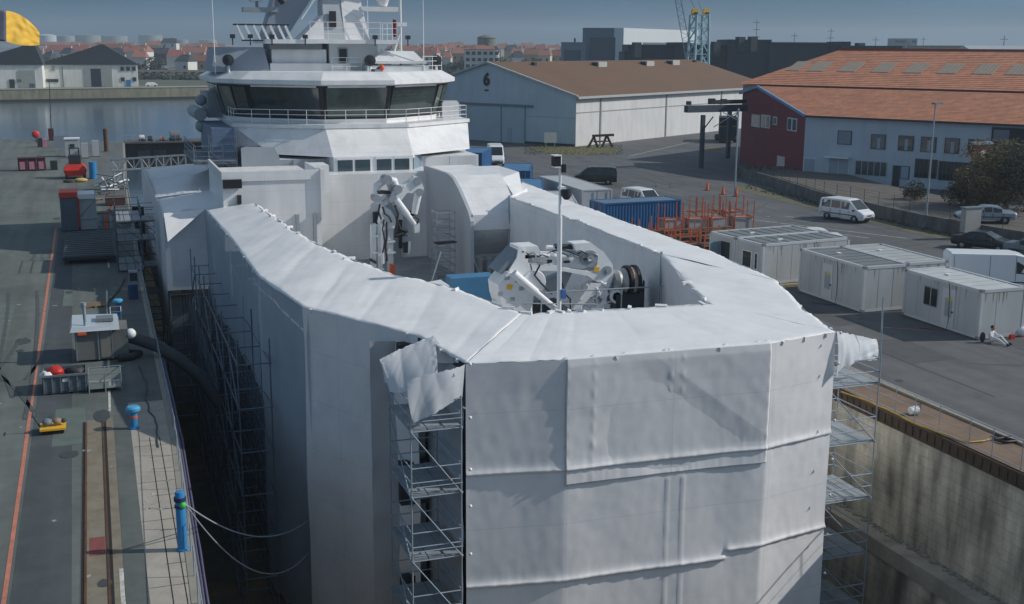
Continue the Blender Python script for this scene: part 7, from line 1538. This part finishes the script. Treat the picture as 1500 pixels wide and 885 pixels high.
wr(Lf,wl_,u(15),u(37),.2,6.0,M('shed_door_pale',rgb(158,164,160),.7),'door'); wr(Lf,wl_,u(2),u(9),.2,3,dark,'door'); wr(Lf,wl_,u(12),u(18),2,3,greyp,'window'); wr(Lf,wl_,u(28),u(36),.1,1.6,bluep,'crate_stack')
t,Lf,Wd,he,wl_,rf,D=qshed(53,187,128,95,64,'white quay shed with a tall dark doorway and a dark pointed roof',.66)
u=lambda px:(px-53)/134*Wd
wr(Lf,wl_,u(123),u(137),.1,6.3,M('shed_doorway',rgb(44,56,70),.8),'doorway'); wr(Lf,wl_,u(115),u(123),.1,6.6,M('shed_door_pale',rgb(158,164,160),.7),'sliding_door'); wr(Lf,wl_,u(137),u(152),.1,6.6,M('shed_door_pale',rgb(158,164,160),.7),'sliding_door'); wr(Lf,wl_,u(85),u(86),.1,7,greyp,'downpipe')
for a,c,z in((164,169,5.6),(172,177,5.6),(180,185,5.6),(164,169,2),(180,185,2)): wr(Lf,wl_,u(a),u(c),z,z+1.3,dark,'window')
wr(Lf,wl_,u(171),u(177),.1,2.4,bluep,'door'); wr(Lf,wl_,u(63),u(79),1.8,2.8,dark,'lettering_board'); wr(Lf,wl_,u(71),u(75),5.6,7,M('shed_sign_grey',rgb(150,150,150),.7),'sign')
for px,pt,pb_,D,lab in((43,68,128,436,'slim lamp post in front of the joint between the two quay sheds'),(146,78,96,450,'thin pole above the dark roof of the right quay shed'),(247,100,138,470,'slim lamp post near the long brown wall on the far quay')):
    a=far(px,D); H=zt(pt,px,D); t=thing('lamp_post',lab,'lamp post',tuple(a)); b=MB(); b.tube(a,a+Vector((0,0,H)),.18,5,.1); b.build('pole',greyp,t); b=MB(); b.beam(a+Vector((0,0,H)),a+Vector((2,0,H+.2)),.4,.25); b.build('lamp_head',greyp,t)
t,Lf,Wd,he,wl_,rf=block('long_store','long low brown store behind the quay, right of the white sheds','store',190,300,103,520,14,M('store_brown',rgb(110,96,84),.9,0,.15,.1,coord='pos'),0,M('store_roof',rgb(92,84,80),.9,0,.15,.1,coord='pos'),1.2)
for k in range(9): b=MB(); pbox(b,Lf,2+k*3.4,4+k*3.4,-.15,-.01,.5,3); b.build('opening',dark,wl_)
b=MB(); 
t,Lf,Wd,he,wl_,rf=block('store_building','pale store with a blue grey roof beyond the long brown store','store',195,250,96,600,14,M('store_pale',rgb(130,126,116),.9,0,.1,.1,coord='pos'),0,M('store_roof_blue',rgb(104,120,140),.7,0,.1,.1,coord='pos'),1.5)
for k in range(4): b=MB(); pbox(b,Lf,1.5+k*4.4,3.2+k*4.4,-.15,-.01,.3,2.5); b.build('opening',dark,wl_)
# parked vehicles on the far quay, a few pixels each
for px,py,mt,lab in((30,129,bluep,'tiny blue car at the foot of the left quay shed'),(84,126,dark,'tiny dark car at the foot of the right quay shed'),(170,125,whitep,'tiny white car at the right end of the right quay shed'),(222,127,whitep,'tiny pale car on the far quay below the long brown store'),(252,103,redp,'tiny red lorry beside the long brown store')):
    p=GZ(px,py); t=thing('parked_car',lab,'car',tuple(p)); b=MB(); b.loft([[(p.x-2,p.y-.9,.3),(p.x+2,p.y-.9,.3),(p.x+2,p.y+.9,.3),(p.x-2,p.y+.9,.3)],[(p.x-2,p.y-.9,.9),(p.x+2,p.y-.9,.9),(p.x+2,p.y+.9,.9),(p.x-2,p.y+.9,.9)],[(p.x-1.3,p.y-.75,1.5),(p.x+1,p.y-.75,1.5),(p.x+1,p.y+.75,1.5),(p.x-1.3,p.y+.75,1.5)]]); b.build('body',mt,t); b=MB()
    for x in(-1.2,1.2): b.lathe([(.02,-.95),(.32,-.95),(.32,.95),(.02,.95)],(p.x+x,p.y,.32),8,'Y')
    b.build('wheels',blackm,t)
# ------------------------------------------------------------------ the town
WALLC={'white':M('house_white',rgb(206,206,202),.85,0,.06,.1,coord='pos'),'cream':M('house_cream',rgb(190,182,164),.85,0,.06,.1,coord='pos'),'grey':M('house_grey',rgb(134,138,140),.85,0,.08,.1,coord='pos'),'dark':M('house_dark',rgb(84,88,90),.85,0,.1,.1,coord='pos'),'beige':M('house_beige',rgb(164,148,128),.85,0,.08,.1,coord='pos')}
ROOFC={'orange':M('troof_orange',rgb(150,104,90),.85,0,.15,.15,coord='pos'),'red':M('troof_red',rgb(142,88,82),.85,0,.12,.15,coord='pos'),'brown':M('troof_brown',rgb(122,84,68),.85,0,.15,.15,coord='pos'),'dark':M('troof_dark',rgb(60,66,72),.85,0,.15,.15,coord='pos')}
winm=M('house_window',rgb(58,66,74),.4)
def house(px0,px1,pytop,D,wc,rc,lab,gable=None,rot=0,grp=None,depth=10):
    a,c=far(px0,D),far(px1,D); Wd=(c-a).length; H=zt(pytop,(px0+px1)/2,D); Lf=local((a.x,a.y),math.atan2(c.y-a.y,c.x-a.x)+rot); g_=gable if gable is not None else min(3.2,H*.3); he=H-g_
    t=thing('house',lab,'house',tuple(a),0,grp); b=MB(); pbox(b,Lf,0,Wd,0,depth,0,he); 
    wl_=b.build('wall',WALLC[wc],t); b=MB()
    if g_>0.1: b.add([Lf(-.3,-.3,he),Lf(Wd+.3,-.3,he),Lf(Wd+.3,depth+.3,he),Lf(-.3,depth+.3,he),Lf(.8,depth/2,H),Lf(Wd-.8,depth/2,H)],[(0,1,5,4),(2,3,4,5),(0,4,3),(1,2,5),(0,3,2,1)])
    else: pbox(b,Lf,-.2,Wd+.2,-.2,depth+.2,he,he+.3)
    rf=b.build('roof',ROOFC[rc],t); b=MB(); pbox(b,Lf,Wd*.7,Wd*.7+.9,depth*.45,depth*.45+.9,H-1.2,H+.9) if g_>.1 else pbox(b,Lf,Wd*.4,Wd*.6,3,6,he,he+1.8); b.build('chimney',WALLC[wc],rf)
    n=max(2,int(Wd/3.4)); fl=max(1,int(he/3))
    for i in range(n):
        for k in range(fl):
            if (i*7+k*3+int(px0))%6==0: continue
            x=Wd*(i+.5)/n; z=1.0+k*3.; b=MB(); pbox(b,Lf,x-.55,x+.55,-.12,-.01,z,z+1.4); b.build('window',winm,wl_)
    return t
LEFT=[(0,20,75,620,'white','brown'),(50,60,74,640,'white','red'),(66,128,66,700,'white','red'),(58,72,76,610,'grey','dark'),(86,102,70,660,'white','dark'),(104,114,76,590,'cream','brown'),(140,190,64,760,'white','brown'),(158,178,70,600,'cream','dark'),(176,196,68,640,'white','orange'),(188,214,66,600,'white','orange'),(192,212,74,560,'white','orange'),(210,246,70,660,'dark','dark'),(236,258,56,800,'white','dark'),(243,268,73,580,'white','red'),(262,300,68,640,'white','orange'),(255,275,80,540,'white','dark'),(276,300,80,560,'beige','brown'),(290,314,63,740,'cream','orange'),(213,238,60,900,'cream','orange'),(300,330,72,620,'white','orange')]
RIGHT=[(590,616,67,760,'white','orange'),(612,640,69,700,'cream','red'),(630,652,66,820,'cream','orange'),(640,668,64,900,'white','orange'),(655,680,62,980,'cream','orange'),(662,690,70,700,'beige','orange'),(676,700,67,760,'cream','brown'),(680,696,73,600,'white','orange'),(695,726,66,560,'white','orange'),(716,730,68,640,'white','dark'),(727,745,64,860,'cream','orange'),(742,760,66,760,'beige','dark'),(752,768,75,620,'white','dark'),(748,764,70,700,'grey','orange'),(764,784,63,940,'white','orange'),(768,790,71,640,'beige','brown'),(782,800,65,880,'cream','red'),(788,806,72,620,'cream','orange'),(800,822,66,900,'beige','orange'),(806,826,73,660,'beige','brown'),(813,829,69,760,'dark','orange'),(700,716,69,700,'cream','orange'),(622,636,73,620,'white','brown'),(648,660,75,600,'white','orange')]
rel=lambda D:'near' if D<640 else ('middle' if D<760 else 'back')
def ordn(n): return ['first','second','third','fourth','fifth','sixth','seventh','eighth','ninth','tenth'][n]
def town(LST,where,grp):
    seen={}
    for h_ in sorted(LST): 
        k=(h_[4],h_[5],rel(h_[3])); seen.setdefault(k,[]).append(h_)
    for k,v in seen.items():
        for i,h_ in enumerate(v):
            lab='%s house, %s roof, %s row %s'%(k[0],k[1],k[2],where)
            if len(v)>1: lab+=', '+ordn(i)+' from left'
            house(*h_[:6],lab,grp=grp,rot=(((int(h_[0])*37)%17)-8)*.02)
town(LEFT,'left of the ship','town houses left of the ship'); town(RIGHT,'left of the tall grey hall','town houses right of the ship')
# white four storey block below the water tower
t,Lf,Wd,he,wl_,rf=block('apartment_block','white apartment block with rows of openings just below the round water tower','apartment block',680,728,73,540,12,WALLC['white'],0,ROOFC['orange'],0)
for r_ in range(3):
    for k in range(6): b=MB(); pbox(b,Lf,.8+k*2.6,2.4+k*2.6,-.2,-.01,he-2.2-r_*2.8,he-.8-r_*2.8); b.build('window',winm,wl_)
# water tower
a=far(713,640); H=zt(51,713,640); t=thing('water_tower','round grey concrete water tower above the town houses','water tower',tuple(a)); mwt=M('water_tower_concrete',rgb(112,118,112),.9,0,.12,.1,coord='pos')
R_=4.9; b=MB(); b.lathe([(2.2,0),(2.2,H-8),(R_*.95,H-6)],a,20); b.build('shaft',mwt,t); b=MB(); b.lathe([(R_*.95,H-6),(R_,H-5.8),(R_*1.02,H-1.6),(R_*.9,H-1.0),(R_*.3,H-.1),(.02,H)],a,24); b.build('tank',mwt,t); b=MB(); b.lathe([(R_*1.03,H-1.9),(R_*1.06,H-1.7),(R_*1.03,H-1.5)],a,24); b.build('rim',M('tower_rim_dark',rgb(82,86,84),.9),t)
# storage tanks on the left skyline
mtk=M('tank_pale',rgb(140,145,138),.7,0,.06,.05,streak=.1,coord='pos')
for px0,px1,pt,D,lab in((57,83,50,1000,'white domed storage tank at the left of the skyline, nearest the yellow flag'),(84,110,52,1060,'grey storage tank right of the white domed one'),(112,148,51,1080,'wide pale storage tank in the middle of the left skyline'),(149,187,52,1100,'wide low storage tank right of the middle one on the left skyline'),(204,238,51,1090,'pale storage tank above the orange roofs near the ship'),(258,276,58,1120,'small pale storage tank close to the ship bridge'),(292,318,58,1150,'low pale storage tank half hidden behind the ship bridge')):
    D*=2.1; c=far((px0+px1)/2,D); R_=(far(px1,D)-far(px0,D)).length/2; H=zt(pt,(px0+px1)/2,D); t=thing('storage_tank',lab,'tank',tuple(c)); m_=M('tank_white',rgb(190,196,198),.6,0,.05,.05,coord='pos') if px0==57 else (M('tank_grey',rgb(140,148,146),.7,0,.06,.05,coord='pos') if px0 in(84,) else mtk)
    dome=2.5 if px0==57 else 1.0; b=MB(); b.lathe([(R_,0),(R_,H-dome)],c,28); b.build('shell',m_,t); b=MB(); b.lathe([(R_*1.01,H-dome-.3),(R_*1.01,H-dome),(R_*.75,H-dome*.45),(R_*.4,H-dome*.1),(.02,H)],c,28); b.build('roof',m_,t); b=MB(); b.beam(c+Vector((-R_*.9,-R_*.5,0)),c+Vector((-R_*.3,-R_*.97,H-dome)),.8,.4); b.build('stair',greyp,t)
# ------------------------------------------------------------------ vegetation
def leafcloud(mb,c,rad,n,size,rr,sq=(1,1,1)):
    for _ in range(n):
        while True:
            p=Vector((rr.uniform(-1,1),rr.uniform(-1,1),rr.uniform(-1,1)))
            if .25<p.length<1: break
        p=Vector((p.x*rad*sq[0],p.y*rad*sq[1],p.z*rad*sq[2])); q=Vector(c)+p
        if noise.noise(q*(.9/max(.6,rad*.35)))<-.15: continue
        a=Vector((rr.uniform(-1,1),rr.uniform(-1,1),rr.uniform(-.6,.6))).normalized(); e=a.orthogonal().normalized(); s=size*rr.uniform(.6,1.4)
        mb.add([q-a*s,q+e*s*.5,q+a*s,q-e*s*.5],[(0,1,2,3)])
def tree(name,label,cat,p,h,rad,leaf,size,n,seed,trunk=True,group=None,lobes=6,sq=(1,1,.8)):
    rr=random.Random(seed); p=Vector(p); t=thing(name,label,cat,tuple(p),0,group); bark=M('bark',rgb(72,60,50),.9,0,.3,3)
    b=MB(); fork=p+Vector((0,0,h*.35)); b.path([p,p+Vector((.05*h*rr.uniform(-1,1),0,h*.2)),fork],[h*.035,h*.03,h*.024],7); cs=[]
    for k in range(lobes):
        a=2*PI*k/lobes+rr.uniform(-.4,.4); r=rad*rr.uniform(.3,.65); c=p+Vector((math.cos(a)*r,math.sin(a)*r,h*rr.uniform(.22,.78))); cs.append(c); b.path([fork,fork.lerp(c,.5)+Vector((0,0,.1*h)),c],[h*.018,h*.012,h*.005],5)
    cs.append(p+Vector((0,0,h*.8))); b.build('trunk',bark,t)
    b=MB()
    for c in cs: leafcloud(b,c,rad*rr.uniform(.42,.6),n//len(cs),size,rr,sq)
    b.build('crown',leaf,t); return t
lf_dk=M('leaf_dark',rgb(50,56,44),.9,0,.3,1.2,coord='pos'); lf_ol=M('leaf_olive',rgb(104,94,68),.9,0,.3,1.0,tint=rgb(116,94,66),amt=.6,tscale=.8,coord='pos'); lf_far=M('leaf_far',rgb(60,70,60),.9,0,.3,.2,coord='pos')
for px,py,h_,rad,lf,n,lab in((1432,304,4.4,2.8,lf_ol,9000,'olive brown bush in front of the grey wall, left of the bigger bush'),(1474,303,6.0,4.0,lf_ol,14000,'big olive bush at the right frame edge below the dark bay'),(1508,310,6.4,4.2,lf_dk,11000,'dark green bush cut by the right frame edge'),(1408,300,2.2,1.8,lf_dk,3500,'low dark shrub beyond the silver sedan'),(1340,292,1.6,1.3,lf_dk,1800,'low dark shrub at the foot of the grey wall behind the street lamp')):
    tree('bush',lab,'bush',GZ(px,py,.9 if py>300 else .9),h_,rad,lf,.11,n,int(px),lobes=9)
b=MB(); rr=random.Random(9)
for k in range(14):
    p=GZ(1082+rr.uniform(0,90),258+rr.uniform(0,4)); leafcloud(b,p+Vector((0,0,.5)),.8,120,.12,rr)
o=b.build('hedge_leaves',lf_dk); tag(o,'low dark green planting along the foot of the red gable','hedge')
# tree masses in the town: individual crowns low between the houses
k=0; rr=random.Random(21)
spots=[(20,88,600,9,8),(40,92,560,9,8),(78,92,580,8,9),(96,90,560,9,9),(112,89,590,9,8),(200,92,540,6,7),(222,92,560,9,12),(205,60,900,12,10),(214,62,880,11,9),(233,92,555,7,8),(285,90,600,8,8),(735,80,560,10,8),(745,84,520,8,8),(770,82,560,9,8),(784,84,540,10,9),(800,86,520,7,9),(812,86,500,7,7),(660,84,560,7,8),(676,82,600,8,7),(640,84,600,9,8),(730,66,900,13,10),(756,66,960,14,10),(1395,72,480,12,10),(1412,72,500,13,9),(1430,74,470,9,7)]
nm=lambda px:('left of the ship' if px<320 else 'left of the tall grey hall' if px<900 else 'on the right skyline')
cnt={}
for px,py,D,h_,rad in spots:
    w_=nm(px); cnt[w_]=cnt.get(w_,0)+1; i=cnt[w_]
    tree('tree','dark round tree among the houses %s, %s from left'%(w_,['first','second','third','fourth','fifth','sixth','seventh','eighth','ninth','tenth','eleventh','twelfth','thirteenth'][i-1]),'tree',far(px,D),h_,rad*.5,lf_far,.55,900,int(px)+3,lobes=5,group='trees among the far houses')
b=MB(); rr=random.Random(4)
for k in range(2600):
    f=rr.random(); px=190+120*f if k<1500 else 640+190*f; D=rr.uniform(505,540) if k<1500 else rr.uniform(430,520); q=far(px,D,rr.uniform(.3,2.4)); a=Vector((rr.uniform(-1,1),rr.uniform(-1,1),rr.uniform(0,1)))*.9; e=a.orthogonal().normalized()*.7; b.add([q-a,q+e,q+a,q-e],[(0,1,2,3)])
o=b.build('scrub',lf_far); o['kind']='stuff'
# far low rise of the land and a distant strip of roofs beyond the town
b=MB(); b.grid(lambda u,v:Vector(far(-200+1900*u,1500+1800*v,(6+5*nz(u*14,v*3,2)+3*nz(u*40,v*2))*math.sin(PI*min(1,.15+v*.85)))),120,6); struct('low_hills',b,M('distant_land',rgb(92,102,108),.95,0,.15,.01,coord='pos'))
b=MB(); rr=random.Random(12)
for k in range(420):
    px=rr.uniform(30,330) if k<230 else rr.uniform(560,840); D=rr.uniform(850,1350); a=far(px,D); w_=rr.uniform(5,12); h_=rr.uniform(8,14); b.box(a.x,a.x+w_,a.y,a.y+8,0,h_)
o=b.build('distant_houses',M('distant_walls',rgb(196,192,184),.9,0,.25,.03,coord='pos')); o['kind']='stuff'
b=MB(); rr=random.Random(12)
for k in range(420):
    px=rr.uniform(30,330) if k<230 else rr.uniform(560,840); D=rr.uniform(850,1350); a=far(px,D); w_=rr.uniform(5,12); h_=rr.uniform(8,14); (k%5<3) and b.add([(a.x-.3,a.y-.3,h_),(a.x+w_+.3,a.y-.3,h_),(a.x+w_+.3,a.y+8.3,h_),(a.x-.3,a.y+8.3,h_),(a.x+.5,a.y+4,h_+2.2),(a.x+w_-.5,a.y+4,h_+2.2)],[(0,1,5,4),(2,3,4,5),(0,4,3),(1,2,5)])
o=b.build('distant_roofs',M('distant_tiles',rgb(128,100,90),.9,0,.3,.03,coord='pos')); o['kind']='stuff'

# ------------------------------------------------------------------ air
b=MB(); b.box(-1600,2600,-60,3400,-13,70); o=b.build('haze',bpy.data.materials.new('haze_air')); o['kind']='stuff'
hm=o.data.materials[0]; hm.use_nodes=True; N=hm.node_tree.nodes; L=hm.node_tree.links; N.remove(N['Principled BSDF']); pv=N.new('ShaderNodeVolumePrincipled'); pv.inputs['Color'].default_value=(.72,.86,1,1); pv.inputs['Density'].default_value=.0003; pv.inputs['Anisotropy'].default_value=.2
L.new(pv.outputs[0],N['Material Output'].inputs['Volume'])
